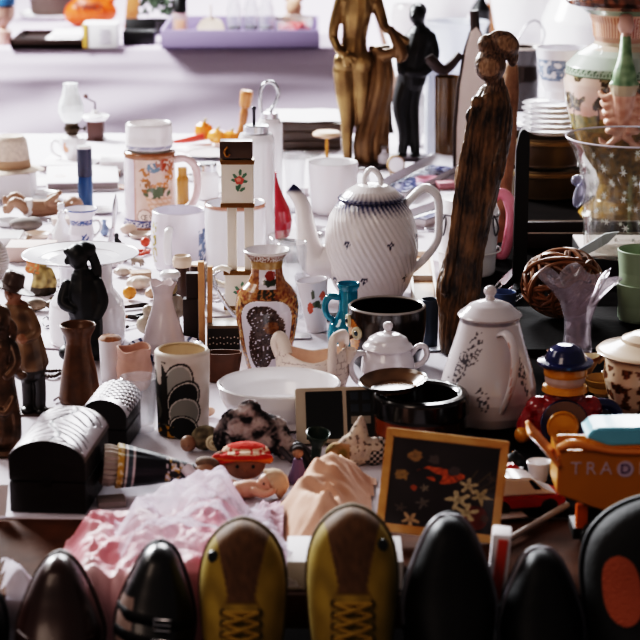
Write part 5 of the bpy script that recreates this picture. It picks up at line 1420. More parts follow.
figure(K, [('e', (0, 0, 16), (13, 11, 14)), ('e', (0, -3, 33), (9, 9, 9)), ('c', [(-10, -6, 18), (-14, -12, 8)], [4, 4]), ('c', [(10, -6, 18), (14, -12, 8)], [4, 4]), ('e', (-7, 0, 42), (3.5, 2.5, 4)), ('e', (7, 0, 42), (3.5, 2.5, 4))], 'body', mat('plush_tan', '#b08a72', .9), t)
# things left of the tray
p, k = bt(100, 49)
t = thing('white_carton', 'white cosmetics carton with gold end and grey print on the table behind', 'carton', p+Vector((0, .01, 0)))
G(k).box((0, 16, 12.5), (34, 30, 24), bev=.5).obj('carton_body', M_PAPER, t)
G(k).box((-15, .7, 12.5), (5, .8, 24), bev=.1).obj('gold_end', mat('gold_card', '#c49a52', .4), t)
g = G(k)
for i in range(4): g.box((5, .8, 6+i*4), (12-2*(i % 2), .5, 1.4), bev=.05)
g.obj('grey_print', mat('print_grey', '#9a8fa0', .6), t)
p, k = bt(138, 46)
t = thing('black_jewel_box', 'small open black box right of the white carton', 'box', p+Vector((0, .02, 0)))
G(k).box((0, 13, 7), (32, 26, 14), bev=.8).obj('case_body', M_BLACK, t)
G(k).box((0, 27, 16), (32, 3, 16), (-.3, 0, 0)).obj('lid', M_BLACK, t)
p, k = bt(130, 38)
g = G(k).box((0, 0, 24), (13, 6, 48), (0, .12, 0))
solo(g, 'wood_panel', mat('turned_wood'), 'brown wooden panel standing behind the black box', 'panel', p+Vector((0, .1, .001)))
p, k = bt(48, 49)
t = thing('dark_tray', 'dark brown tray with white papers at the left of the table behind', 'tray', p+Vector((0, .015, 0)))
G(k).box((0, 45, 2), (76, 90, 4), bev=.6).obj('base', mat('lacquer'), t)
for x, y, w_, d_ in ((0, 1.5, 76, 3), (0, 89, 76, 3), (-37, 45, 3, 90), (37, 45, 3, 90)): G(k).box((x, y, 4.5), (w_, d_, 9), bev=.5).obj('side', mat('lacquer'), t)
g = G(k).box((12, 40, 0), (34, 60, 3)).box((14, 44, 3.4), (30, 52, 3), (0, 0, .1))
solo(g, 'paper_pad', M_PAPER, 'white paper pad lying in the dark brown tray', 'paper', p+Vector((0, .03, 6.5*k)))
p, k = bt(40, 34)
p = p+Vector((-.02, .55, 0))
t = thing('planter', 'blurred grey brown planter on a white saucer, top left', 'planter', p)
G(k).lathe(fine(wall([(20, 3), (24, 5), (28, 40)], 3), 3), 44).obj('pot', mat('planter_brown', '#5a4a44', .7), t)
G(k).lathe(fine(wall([(24, 0), (36, 3), (38, 5)], 1.5, 1.2), 3), 44).obj('saucer', M_WHITE, t)
p, k = bt(4, 46)
t = thing('pink_jar', 'pinkish jar with a blue top cut by the left picture edge', 'jar', p+Vector((-.01, .04, 0)))
G(k).lathe(fine([(0, 0), (8, 0), (9, 2), (10, 14), (5, 17), (13, 28), (14, 38), (0, 40)], 2), 36).obj('body', mat('skin_pink', '#c9a091', .5), t); G(k).lathe(fine([(0, 40), (14.5, 40), (14, 47), (0, 48)], 2), 36).obj('top', mat('deep_blue', '#3f6a94', .4), t)
p, k = bt(88, 30)
t = thing('orange_bag', 'bright orange bag printed with dark letters behind the white carton', 'bag', p+Vector((0, .12, 0)))
figure(k, [('e', (0, 0, 15), (27, 14, 15)), ('e', (-14, 2, 12), (14, 11, 12)), ('c', [(14, 0, 22), (24, 0, 32)], [7, 4]), ('e', (0, 0, 28), (18, 9, 12))], 'bag_body', mat('orange_plastic', '#d8571f', .4), t, vox=1.6)
G(k).text('TWO', 12, Matrix.Translation((-2, -14.6, 21)) @ Matrix.Rotation(PI/2-.35, 4, 'X'), .8).obj('lettering', mat('print_black', '#2a1a16', .5), t, smooth=False)
p, k = bt(152, 40)
g = G(k); rs = random.Random(4)
pot = thing('potted_plant', 'grey green leafy plant in a dark pot left of the perfume bottle', 'plant', p+Vector((0, .2, 0)))
G(k).lathe(fine(wall([(11, 0), (15, 14)], 1.4), 2), 28).obj('pot', mat('dark_pot', '#3c3a36', .7), pot)
for i in range(120):
    a, b, r = rs.uniform(0, 6.28), rs.uniform(-.3, 1.5), rs.uniform(10, 19)
    c = Vector((r*math.cos(a)*math.cos(b), r*math.sin(a)*math.cos(b), 24+r*math.sin(b)))
    g.ell(c, (4.2, 2.4, .8), 6, 4, (rs.uniform(0, 3), rs.uniform(0, 3), a))
g.obj('leaves', mat('sage_leaf', '#4d5a48', .7, var=.4, vscale=30), pot)
# ------------------------------------------------- white ware on the back right table
def bowl(label, cx, by, prof, m, seg=60, name='white_bowl', cat='bowl', dx=0):
    p, k = sp(cx, by, prof[0][0])
    return solo(G(k).lathe(fine(wall(prof, 2), 3), seg), name, m, label, cat, p)
bowl('wide clear glass bowl behind the pale carved board', 456, 74, [(16, 0), (19, 3), (25, 22), (29, 44), (32, 50)], glass('milky_glass'), name='glass_bowl')
bowl('big white bowl on a glass foot at the top of the photo', 527, 70, [(22, 0), (26, 4), (24, 18), (33, 40), (38, 66), (39, 82)], M_WHITE)
bowl('very large rounded white pot left of the baroque urn', 590, 88, [(30, 0), (40, 8), (50, 34), (50, 64), (40, 88), (42, 96)], M_WHITE, name='white_crock', cat='pot')
bowl('white bowl at the top beside the dark bottle', 446, 24, [(16, 0), (20, 3), (32, 24), (36, 34)], M_WHITE)
bowl('grey white pot at the top behind the black statue', 408, 40, [(12, 0), (15, 2), (18, 20), (15, 34)], mat('grey_china'), name='grey_pot', cat='pot')
p, k = sp(480, 40, 8)
g = G(k).lathe(fine([(0, 0), (9, 0), (10, 3), (10, 30), (4, 40), (4, 54), (0, 54)], 2), 30)
solo(g, 'dark_bottle', M_BLACK, 'nearly black bottle at the top between the white bowls', 'bottle', p)
p, k = sp(506, 46, 0)
g = G(k).box((0, 3, 24), (10, 6, 48), (-.1, 0, 0))
solo(g, 'brown_plaque', mat('turned_wood'), 'small brown plaque standing behind the big white bowl', 'plaque', p+Vector((-.02, .3, 0)))
# ------------------------------------------------------------------ front: cloths, dolls, frame, toys, shoes
ZW = T-.0035
# picture in a gilt frame
p = on(437, 547, ZW); k = mpp(p)
ROLL = Matrix.Translation((0, 0, 3.4)) @ Matrix.Rotation(math.radians(14), 4, 'X').inverted() @ Matrix.Rotation(math.radians(5.6), 4, 'Y')
t = thing('flower_painting', 'small flower painting in a thin gilt frame propped up behind the black shoes', 'picture', p+Vector((0, .012, .0035)), -.06)
W_, H_ = 124, 104
gm = mat('gilt_wood', '#c08a48', .35, .1, col2='#d8ad70', vscale=30, coat=.2)
def mould(pts):
    g = G(k)
    g.prism(pts, -3, 4, bev=1.1, M=ROLL); return g
a = 8.5
for pts in ([(-W_/2, 0), (W_/2, 0), (W_/2-a, a), (-W_/2+a, a)], [(-W_/2, H_), (-W_/2+a, H_-a), (W_/2-a, H_-a), (W_/2, H_)], [(-W_/2, 0), (-W_/2+a, a), (-W_/2+a, H_-a), (-W_/2, H_)], [(W_/2, 0), (W_/2, H_), (W_/2-a, H_-a), (W_/2-a, a)]):
    mould(pts).obj('moulding', gm, t, angle=30)
g = G(k); iw, ih = W_-2*a+2, H_-2*a+2
g.grid(150, 150, lambda u, v: ROLL @ Vector(((u-.5)*iw, .4, a-1+v*ih)))
cv = g.obj('canvas', painted('old_canvas', .45, coat=.25), t, fix=False)
fl = [(-.28, .80, .075, '#a07c50', 0), (-.10, .78, .06, '#5b5052', 0), (-.38, .57, .07, '#a2814f', 0), (.10, .68, .06, '#54484c', 0), (-.16, .45, .05, '#958a7a', 5), (-.26, .44, .035, '#b5552b', 0), (.16, .36, .125, '#cfbe9c', 5), (.36, .43, .105, '#bca983', 5), (.25, .23, .125, '#d1c09c', 5), (.24, .53, .105, '#cbb998', 5), (-.26, .08, .10, '#c9a881', 5), (-.16, .28, .075, '#6a6460', 5), (.44, .64, .05, '#5d5046', 5), (-.36, .20, .06, '#544846', 5), (-.02, .12, .05, '#7d5a48', 0), (.42, .18, .05, '#5a3a30', 0)]
me = cv.data; at = me.color_attributes.new('Col', 'FLOAT_COLOR', 'POINT'); buf = []
for j in range(151):
    for i in range(151):
        x, y = i/150-.5, j/150
        c = mixc('#261c1f', '#3b2f31', .5+.8*nz(x*3, y*3, 1))
        if ((x+.02)/.21)**2+((y-.60-.2*abs(x))/.085)**2 < 1+.5*nz(x*14, y*14, 2) and nz(x*9, y*9, 4) > -.22: c = mixc('#9c4322', '#cf6a34', .5+nz(x*30, y*30))
        if ((x-.33)/.12)**2+((y-.18)/.14)**2 < 1: c = mixc('#7a2c1c', '#4f1c16', .5+nz(x*10, y*10))
        for s_ in range(4):
            if abs((x-.2-.07*s_)-(y-.5)*(.5+.25*s_)) < .006 and .46 < y < .72: c = hexc('#6b5b40')
        for cx, cy, r, cl, pet in fl:
            d = math.hypot(x-cx, y-cy); an = math.atan2(y-cy, x-cx)
            R = r*(.60+.34*math.cos(pet*an+cx*20)+.25*nz(x*22, y*22, cx)) if pet else r*(.85+.3*nz(x*30, y*30, cx))
            if d < R: c = mixc(cl, '#5a4634', (.5*nz(x*40, y*40, 3)+.2) if d > r*.2 else .5)
        buf += [*c, 1]
at.data.foreach_set('color', buf)
g = G(k)
g.prism([(-W_/2+5, 5), (W_/2-5, 5), (W_/2-5, H_-5), (-W_/2+5, H_-5)], 1.6, 3.4, M=ROLL).obj('backboard', mat('brown_board', '#5a4a3e', .7), t)
top_ = ROLL @ Vector((0, 4, H_*.8))
G(k).tube([top_, (top_.x, top_.y+30, -2.6)], 2.2, 8).obj('strut', M_PINE, t)
# ------------------------------------------------- cloths
M_PEACH = mat('peach_cloth', '#d3a994', .85, bump=.15, bscale=400, var=.08, vscale=12)
LP, LL, LK = 'crumpled peach coloured cloth left of the framed painting', 'mauve lace trimmed cloth heaped in front of the peach cloth', 'rumpled pink satin fabric hanging over the front edge of the table'
heap('peach_cloth', M_PEACH, pxpoly([(262, 520), (300, 486), (345, 474), (378, 480), (374, 500), (368, 548), (330, 560), (285, 556)]), .046, LP, 'cloth', fold=.8, fs=15, edge=.05, seed=2, step=.004)
heap('lace_cloth', mat('mauve_lace', '#b394a0', .85, bump=.6, bscale=220, var=.18, vscale=50), pxpoly([(246, 520), (268, 504), (286, 530), (284, 558), (318, 564), (320, 584), (262, 586)]), .014, LL, 'cloth', fold=1.2, fs=34, edge=.025, seed=4, step=.004, zfn=top_of(LP))
pk = painted('pink_satin', .5)
def pinkc(x, y, z): return mixc('#d4737f', '#ecd6da', .55+1.3*nz(x*13, y*13, 2))
def fall(x, y):
    d = FY-.004-y
    return -min(.17, max(0, d)*9) if d > 0 else 0
heap('pink_fabric', pk, pxpoly([(62, 545), (85, 527), (130, 527), (165, 526), (200, 514), (236, 506), (243, 520), (244, 560), (247, 600), (160, 600), (66, 600)]), .022, LK, 'fabric', fold=1.2, fs=24, edge=.03, seed=6, colfn=pinkc, zfn=fall, step=.004)
heap('tulle_veil', sheer('net_cloth', '#ebe8f4', .26), pxpoly([(112, 548), (150, 532), (186, 512), (214, 500), (232, 502), (262, 524), (292, 560), (302, 590), (240, 592), (120, 588)]), .020, 'sheer white tulle veil spread over the pink fabric', 'veil', fold=1.3, fs=19, edge=.03, seed=9, step=.004, zfn=top_of(LP, LL, LK))
heap('tulle_scrap', sheer('net_cloth_dense', '#e9e4ee', .6), pxpoly([(0, 552), (34, 580), (46, 600), (0, 600)]), .02, 'white printed scrap of netting at the left front corner', 'netting', fold=.6, fs=20, edge=.02, seed=12, zfn=fall)
# ------------------------------------------------- plush and dolls
def plushm(a, b, sc, name, rough=.9):
    m = painted(name, rough, bump=.8, bscale=180); return m
p, k = sp(252, 462, 20)
o = figure(k, [('e', (-6, 0, 24), (27, 15, 26)), ('e', (-16, -4, 34), (14, 12, 16)), ('e', (-2, -2, 48), (12, 10, 11)), ('e', (18, 2, 22), (20, 14, 20)), ('c', [(10, -4, 40), (28, -5, 24), (44, -6, 6)], [8, 8, 6]), ('c', [(2, -6, 38), (14, -9, 22), (30, -10, 5)], [6, 6, 5]), ('c', [(-24, -2, 40), (-32, -2, 22), (-28, -2, 6)], [6, 7, 6]), ('e', (-10, -10, 14), (14, 8, 12))], 'plush_animal', plushm(0, 0, 0, 'plush_pattern'), vox=1.4, it=2, loc=p)
NR = [v.normal.copy() for v in o.data.vertices]
for v, nr in zip(o.data.vertices, NR):
    q = v.co/k; v.co += nr*k*1.8*nz(q.x, q.y, q.z, .3)
paint(o, lambda x, y, z, u, r, i: mixc('#231d22', '#b5a8a6', .5+1.9*nz(x, y, z, .075)+.5*nz(x, y, z, .3)), k)
tag(o, 'floppy grey and black marbled plush animal in front of the white bowl', 'plush toy')
# doll with dark dress, lying with head to the right
p, k = sp(161, 502, 0)
k *= 1.15
t = thing('folk_doll', 'doll in an embroidered black dress and pale petticoat lying by the chests', 'doll', p+Vector((0, .03, 0)), .12)
M_SKIN = mat('doll_skin')
Mx = Matrix.Translation((-2, 6, 21)) @ Matrix.Rotation(PI/2+.12, 4, 'Y')
def lay(prof, fn=None, sy=.8, c=0):
    g = G(k).lathe(fine(prof, 1.5), 90, fn=fn, sy=1); g.v = [tuple(Mx @ Vector((x*sy, y, z+c))) for x, y, z in g.v]; return g
o = lay([(0, -38), (22, -38), (21, -30), (17, -8), (11, 16), (8, 26), (8, 30), (0, 31)], lambda a, r, z: (r*(1+.05*math.sin(13*a)*max(0, -z/38)), z), .85).obj('dress', M_MATTP, t)
iv = Mx.inverted()
def dressc(x, y, z, u, r, i):
    q = iv @ Vector((x, y, z)); w = q.z
    an = math.atan2(q.y, q.x)
    if w < -33: return '#b08a34' if nz(an*6, w, 0, 1) > -.1 else '#c9b9a4'
    if -31 < w < -28.5: return '#d8ccc8'
    if -28.5 < w < -25 : return '#3f4a52'
    if -25 < w < -23.5: return '#cfc4c4'
    if 4 < w < 20 and nz(an*5, w, 3, .5) > .12: return '#c9bfc0' if nz(an*9, w, 7, .4) > -.2 else '#b08a3c'
    return '#16131c'
paint(o, dressc, k)
o = lay([(0, -50), (20, -50), (20.5, -44), (17, -30), (0, -30)], lambda a, r, z: (r*(1+.06*math.sin(22*a)), z), .85).obj('petticoat', mat('petticoat_grey', '#a3978f', .85), t)
figure(k, [('c', [(-42, 0, 20), (-52, -2, 15)], [5, 4]), ('c', [(-42, 10, 20), (-51, 12, 17)], [5, 4])], 'leg', mat('doll_leg', '#8a5f48', .6), t, vox=1)
hd = figure(k, [('e', (38, 4, 17), (10, 9.5, 9.5)), ('c', [(28, 5, 18), (34, 5, 17)], [4, 4]), ('e', (38, -5.4, 18), (1.6, 1.6, 1.6))], 'head', M_SKIN, t, vox=.8)
g = G(k); 
for dx in (-3.4, 3.4): g.ell((38+dx, -4.4, 20), (1.1, .8, 1.1), 10, 6)
g.obj('eyes', M_BLACK, hd, smooth=True)
figure(k, [('e', (42, 8, 19), (10, 9, 10)), ('e', (38, 8, 25), (9, 8, 5))], 'hair', mat('hair_brown', '#6a5648', .8, var=.3, vscale=90), t, vox=1)
G(k).tube([(20, -8, 26), (26, -13, 20), (34, -14, 12)], [5.5, 5, 3.6], 10, 1, True, 4).obj('sleeve', mat('blouse_white', '#c9c0c4', .8, var=.1, vscale=60), t)
g = G(k).tube([(34, -14, 12), (39, -14, 8)], [2.6, 2.8], 8); g.ell((40, -14, 8), 3, 10, 6); g.obj('hand', M_SKIN, t)
# pale skirt of second doll
p, k = sp(160, 521, 0)
g = G(k); 
def skirt(u, v):
    a = PI*u; r = (16+14*v)*(1+.05*math.sin(14*u+2))
    return (-30+78*v*.9+0*u, 4+20*(1-math.cos(a))*.5+8*v, max(.3, r*math.sin(a)*.8))
p, k = sp(166, 514, 0)
heap('pale_skirt', mat('pale_skirt_cloth', '#c3b0b0', .8, bump=.1), pxpoly([(120, 512), (150, 507), (196, 500), (196, 506), (170, 520), (132, 524)]), .024, 'pale pinkish doll skirt spread below the black doll dress', 'skirt', fold=.4, fs=14, edge=.05, seed=15)
# doll head with olive fur hat
p, k = sp(206, 452, 10)
t = thing('fur_hat_doll', 'little doll head with olive fur hood and a cream curl, by the leaf vase', 'doll', p+Vector((0, -.005, 0)))
o = figure(k, [('e', (0, 0, 13), (15, 11, 13)), ('e', (8, -5, 11), (10, 8, 10))], 'hood', plushm(0, 0, 0, 'plush_pattern'), t, vox=1)
paint(o, lambda x, y, z, u, r, i: mixc('#4f4638', '#857a64', .5+.9*nz(x, y, z, .2)), k)
G(k).tube([(9+(1.2+.9*a)*math.cos(a*1.6), -13.5+.25*a, 12+(1.2+.9*a)*math.sin(a*1.6)) for a in [i*.25 for i in range(30)]], [2.0]*30, 8).obj('curl', mat('cream_wool', '#c9bda4', .9), t)
figure(k, [('e', (-17, -6, 9), (8, 8, 8.5)), ('e', (-17, -14, 8.5), (1.4, 1.4, 1.4))], 'face', M_SKIN, t, vox=.8)
# knitted doll with red scarf
p, k = sp(243, 487, 16)
t = thing('red_cap_doll', 'brown faced rag doll with a red and orange striped cap', 'doll', p)
o = figure(k, [('e', (2, 0, 20), (21, 16, 17)), ('e', (-22, -2, 18), (9, 9, 15)), ('e', (2, -16, 17), (2.6, 2.4, 2.4))], 'head', mat('rag_brown', '#8a6552', .85, var=.2, vscale=50, bump=.3), t)
cap = figure(k, [('e', (3, 2, 30), (25, 15, 11)), ('c', [(-22, -8, 26), (-8, -13, 30), (10, -14, 31), (26, -9, 27)], [5, 5, 5, 5]), ('e', (-25, -7, 27), (6, 5, 5))], 'cap', plushm(0, 0, 0, 'plush_pattern'), t, vox=1.2)
paint(cap, lambda x, y, z, u, r, i: '#c4341f' if z > 37 or z < 27 and x < -8 else ('#d9b9a4' if 33 < z < 37 and nz(x, z, 0, .3) > -.2 else ('#c9701f' if z < 29 else '#b02c1e')), k)
g = G(k)
for dx in (-7, 9): g.ell((2+dx, -15.6, 21), (1.7, 1.3, 2), 10, 6)
g.obj('eyes', M_BLACK, t)
# doll in beige bonnet lying
p, k = sp(258, 503, 0)
t = thing('bonnet_doll', 'bare pink doll with a beige bonnet lying before the red capped doll', 'doll', p+Vector((0, .012, 0)))
o = figure(k, [('e', (10, 0, 17), (11, 10.5, 11)), ('e', (11, -10, 17), (1.8, 1.8, 1.6)), ('c', [(6, 0, 12), (-8, 2, 11), (-20, 3, 9)], [7, 9.5, 9]), ('c', [(-4, -8, 12), (6, -13, 10), (14, -14, 13)], [4.4, 4, 3.2]), ('c', [(-20, -2, 9), (-32, -6, 12), (-40, -5, 5)], [6.5, 5.5, 4]), ('c', [(-20, 8, 9), (-33, 8, 14), (-41, 8, 6)], [6.5, 5.5, 4]), ('e', (15, -14, 14), (3.4, 3.2, 3.4))], 'body', mat('doll_pink_skin', '#b98d78', .5), t, vox=.9)
g = G(k)
for dx in (-4, 4): g.ell((10+dx, -9.4, 20), (1.2, .9, 1.3), 10, 6)
g.obj('eyes', M_BLACK, t)
G(k).lathe(fine([(15.5, -6), (16.5, -4), (14, 4), (9, 10), (0, 13)], 1.5), 50, c=(18, 4, 17), rot=(-.2, 1.1, 0), fn=lambda a, r, z: (r*(1+.05*math.sin(16*a) if z < -2 else r/r*r if False else 1)*1.0 if False else r*(1+(.05*math.sin(16*a) if z < -2 else 0)), z)).obj('bonnet', mat('beige_felt', '#b39a84', .9), t)
# little purple and dark figures
p, k = sp(298, 484, 8)
t = thing('purple_doll', 'tiny doll in a purple gown between the bonnet doll and the peach cloth', 'doll', p)
G(k).lathe(fine([(0, 0), (10, 0), (10.5, 2), (6, 16), (4.5, 24), (0, 25)], 1.5), 40, fn=lambda a, r, z: (r*(1+.07*math.sin(9*a)*(1-z/25)), z)).obj('gown', mat('purple_cloth', '#6b5a74', .8), t)
figure(k, [('e', (0, 0, 30), (5.5, 5.5, 6)), ('e', (0, -5.5, 29.5), (1, 1, 1))], 'head', M_SKIN, t, vox=.7)
figure(k, [('e', (0, 1.5, 33), (6, 5.5, 4.5))], 'hair', mat('hair_dark', '#2e221e', .8), t, vox=.8)
p, k = sp(315, 466, 8)
t = thing('green_cup', 'small dark green plastic cap standing before the games console', 'cap', p)
G(k).lathe(fine(wall([(4, 0), (5, 4), (5, 20), (11, 32), (12, 36)], 1.4), 1.5), 36, rot=(.3, .1, 0), c=(0, 0, 1)).obj('cap_shell', mat('dark_green', '#26382f', .35), t)
p, k = sp(306, 474, 5)
o = figure(k, [('c', [(4, 0, 4), (0, 0, 16), (-6, 0, 26)], [5, 4.5, 4]), ('e', (-9, 0, 27), (5, 4.5, 5)), ('c', [(6, -2, 6), (14, -3, 4)], [3, 3])], 'dark_animal', mat('dark_rubber', '#1f1718', .5), loc=p, vox=.8)
tag(o, 'small dark rubber animal beside the green cap', 'toy animal')
for i, (a_, b_) in enumerate((((262, 448), (292, 466)), ((280, 452), (312, 458)))):
    A, B = on(*a_), on(*b_); A.z += .012; B.z += .006
    g = G(1).tube([(0, 0, 0), tuple((B-A)*.5+Vector((0, 0, .006))), tuple(B-A)], [.004, .0045, .003], 10, 1, True, 5)
    solo(g, 'dark_twig', mat('grey_twig', '#4a4246', .7), ('left', 'right')[i]+' of two short dark grey twigs before the white bowl', 'twig', A)
# floral cone cloth & checked scrap
p, k = sp(352, 470, 18)
o = figure(k, [('e', (4, 0, 16), (20, 12, 17)), ('c', [(6, 0, 26), (8, 0, 40), (9, 0, 48)], [12, 7, 3]), ('e', (-14, -2, 12), (13, 11, 12)), ('e', (22, 2, 14), (11, 10, 14))], 'floral_cushion', plushm(0, 0, 0, 'plush_pattern'), loc=p, vox=1.2)
def flor(x, y, z, u, r, i):
    if x < -2 and z < 24: return mixc('#7a6a34', '#b08a6c', .5+1.2*nz(x, y, z, .1))
    return '#6d5f58' if nz(x, y, z, .28) > .3 else mixc('#c9b9a8', '#b5a49a', .5+nz(x, y, z, .1))
paint(o, flor, k); tag(o, 'pointed little floral cushion in front of the games console', 'cushion')
p, k = sp(378, 470, 9)
o = figure(k, [('e', (0, 0, 12), (13, 9, 13)), ('e', (6, 3, 20), (8, 7, 8))], 'checked_pouch', plushm(0, 0, 0, 'plush_pattern'), loc=p+Vector((-.006, .012, 0)), vox=1)
paint(o, lambda x, y, z, u, r, i: '#2a2626' if (int(x/3.2+20)+int(z/3.2)) % 2 else '#b5aaa4', k); tag(o, 'small black and white checked pouch behind the frame corner', 'pouch')
# handheld electronic game / calculator
p, k = sp(343, 446, 0)
t = thing('electronic_game', 'old cream edged electronic game with dark screen and key pad', 'electronic game', p, .05)
RT = Matrix.Translation((0, 0, 3.6)) @ Matrix.Rotation(math.radians(22), 4, 'X').inverted() @ Matrix.Rotation(-.02, 4, 'Y')
def pan(x0, x1, z0, z1, y0, y1, nm, m, par, bev=.4):
    return G(k).prism([(x0, z0), (x1, z0), (x1, z1), (x0, z1)], y0, y1, bev=bev, M=RT).obj(nm, m, par, angle=30)
M_IV = mat('ivory_plastic', '#b5a899', .45); M_DK = mat('dark_screen', '#14100f', .18, coat=.5)
pan(-46, 46, 0, 56, 0, 14, 'shell', M_IV, t, 1.2)
pan(-36, 1, 4, 52, -.8, .3, 'screen', M_DK, t); pan(5, 44, 4, 52, -.8, .3, 'key_panel', mat('panel_black', '#1b1615', .4), t)
for r in range(3):
    for c in range(3):
        col = '#c05a24' if (r, c) == (1, 2) else ('#8d857c' if r == 0 else '#2c3440')
        pan(9+c*12, 17+c*12, 18+r*12, 26+r*12, -2, -.6, 'key', mat('key_'+col[1:], col, .4), t, .3)
# ------------------------------------------------- toy figure with bowler hat
p, k = sp(563, 450, 26, T+.002)
t = thing('bowler_hat_toy', 'plastic toy figure with blue bowler hat, yellow hair band and red coat', 'toy figure', p)
M_RED = mat('toy_red', '#8a1f24', .2, coat=.5); M_BLU = mat('toy_blue', '#1d2450', .18, coat=.6); M_YEL = mat('toy_yellow', '#c98a1e', .25, coat=.4)
o = figure(k, [('e', (0, 2, 26), (36, 24, 26)), ('e', (-26, 0, 36), (13, 13, 12)), ('e', (26, 0, 36), (13, 13, 12)), ('e', (0, 0, 10), (38, 25, 10)), ('c', [(-32, 0, 32), (-40, -3, 18), (-38, -6, 8)], [9, 8, 7]), ('e', (0, 0, 48), (20, 16, 9))], 'coat', M_RED, t, vox=1.3)
G(k).lathe(fine([(21, 53), (23, 54), (22, 59), (16, 61), (0, 61)], 1.5), 48).obj('collar', M_YEL, t)
hd = G(k).lathe(fine([(0, 58), (17, 59), (20, 64), (20.5, 70), (0, 70)], 1.5), 48).obj('face', mat('toy_face', '#c3aaa4', .25, coat=.4), t)
G(k).lathe(fine([(0, 69.6), (21, 70), (21.5, 71), (21.5, 79), (20, 80), (0, 80)], 1.5), 48).obj('hair_band', M_YEL, t)
G(k).lathe(fine([(0, 79), (26, 80), (28, 82), (27.5, 84.5), (21, 86), (19, 91), (15.5, 97), (8, 101), (0, 102)], 1.2), 56).obj('bowler_hat', M_BLU, t)
em = G(k).lathe(fine([(0, -2), (23, -2), (24, 0), (23, 2.4), (0, 2.6)], 1.5), 48, c=(-2, -23, 26), rot=(PI/2-.15, 0, 0)).obj('belly_disc', M_BLU, t)
G(k).lathe(fine([(0, 0), (15.5, 0), (16, 2), (14.5, 4), (12.5, 3.4), (0, 3.8)], 1), 44, c=(-4, -25.6, 24), rot=(PI/2-.15, 0, 0)).obj('yellow_disc', M_YEL, em)
G(k).tube([(-9, -29.4, 21), (-4, -29.8, 19), (1, -29.4, 21)], .8, 8, 1, True, 4).obj('smile_line', mat('toy_yellow_dark', '#9a6410', .3), em)
G(k).tube([(32, 0, 40), (46, 0, 38), (54, 0, 28), (52, 0, 14), (40, 0, 8)], 6, 14, 1, True, 6).obj('arm_handle', M_BLU, t)
G(k).ell((-42, -8, 10), (8, 8, 9)).obj('hand', M_YEL, t)
for s in (-1, 1): G(k).ell((s*20, -24, 6), (12, 11, 6)).obj('foot', mat('toy_dark', '#1a1618', .3), t)
# orange dump truck bed
p = on(600, 562, ZW); k = mpp(p)
t = thing('toy_dump_truck', 'large orange toy dump truck with pale lettering at the right front', 'toy truck', p+Vector((.0, .01, 0)), 0)
M_OR = mat('truck_orange', '#c28530', .35, coat=.1, var=.08, vscale=12)
ZB = 562
pt = lambda x, y: (x-600, (ZB-y)*1.0)
front = [pt(552, 446), pt(570, 440), pt(604, 447), pt(700, 447), pt(700, 532), pt(640, 520), pt(592, 505), pt(558, 494), pt(560, 466)]
bed = G(k).prism([pt(558, 448), pt(700, 448), pt(700, 532), pt(640, 522), pt(592, 507), pt(558, 494)], 0, 4, bev=1).obj('front_panel', M_OR, t, angle=35)
G(k).prism([pt(562, 452), pt(700, 452), pt(700, 532), pt(640, 522), pt(592, 507), pt(562, 492)], 62, 66, bev=1).obj('rear_panel', M_OR, t, angle=35)
g = G(k)
g.tube([(pt(592, 0)[0], 33, pt(0, 507)[1]), (pt(700, 0)[0], 33, pt(0, 532)[1])], 2, 6)
fl_ = G(k)
fl_._add([(-42, 2, ZB-495), (-8, 2, ZB-508), (40, 2, ZB-523), (100, 2, ZB-533), (-42, 64, ZB-495), (-8, 64, ZB-508), (40, 64, ZB-523), (100, 64, ZB-533)], [(0, 1, 5, 4), (1, 2, 6, 5), (2, 3, 7, 6)])
fl_.obj('floor_panel', M_OR, t)
G(k).prism([(-44, ZB-494), (-40, ZB-494), (-40, ZB-456), (-44, ZB-452)], 2, 64, bev=1).obj('side_panel', M_OR, t)
sp_ = G(k)
def spout(u, v):
    a = (v-.5)*1.5
    x = -42-30*u; y = 20+34*math.sin(a)*(1-.25*u); z = ZB-468+34*u-2*u*u+14*(1-math.cos(a))*(1-.2*u)+4*abs(v-.5)*2*u
    return (x, y, z)
sp_.grid(14, 20, spout); so = sp_.obj('pouring_lip', mat('truck_orange_light', '#d88a3e', .3, coat=.4), t, fix=False)
m_ = so.modifiers.new('th', 'SOLIDIFY'); m_.thickness = 4*k; m_.offset = 0
G(k).tube([(-44, 0, ZB-446), (-30, -1, ZB-441), (-8, -1, ZB-445), (20, -1, ZB-449), (100, -1, ZB-449)], [4, 5, 4, 3.4, 3.4], 10, 1, True, 5).obj('rim', mat('truck_orange_light'), t)
g = G(k)
tz = lambda x, z: Matrix.Translation((x, -.4, z)) @ Matrix.Rotation(PI/2, 4, 'X')
for ch, x in (('T', -26), ('R', -11), ('A', 4), ('I', 38)): G(k).text(ch, 19, tz(x, ZB-467), .5).obj('letter', mat('pale_lilac_print', '#c9b4c4', .5), t, smooth=False)
disc = G(k).lathe([(0, 0), (8.5, 0), (8.5, 1), (0, 1)], 36, c=(23, -.1, ZB-467), rot=(PI/2, 0, 0)).obj('emblem_disc', mat('pale_lilac_print'), t)
disc.location = (0, 0, 0)
g = G(k); g.text('D', 14, Matrix.Translation((23, -1.3, ZB-467)) @ Matrix.Rotation(PI/2, 4, 'X'), .5); g.obj('emblem_letter', mat('emblem_violet', '#5d4668', .5), disc, smooth=False)
ch_ = G(k).box((35, 34, ZB-541), (120, 40, 12), bev=2).box((-2, 34, ZB-520), (26, 34, 34), bev=2).obj('chassis', mat('truck_dark', '#15100e', .5), t)
G(k).box((-16, 20, ZB-524), (12, 10, 26), bev=1.5).obj('bracket', mat('truck_bracket', '#c9661a', .35), t)
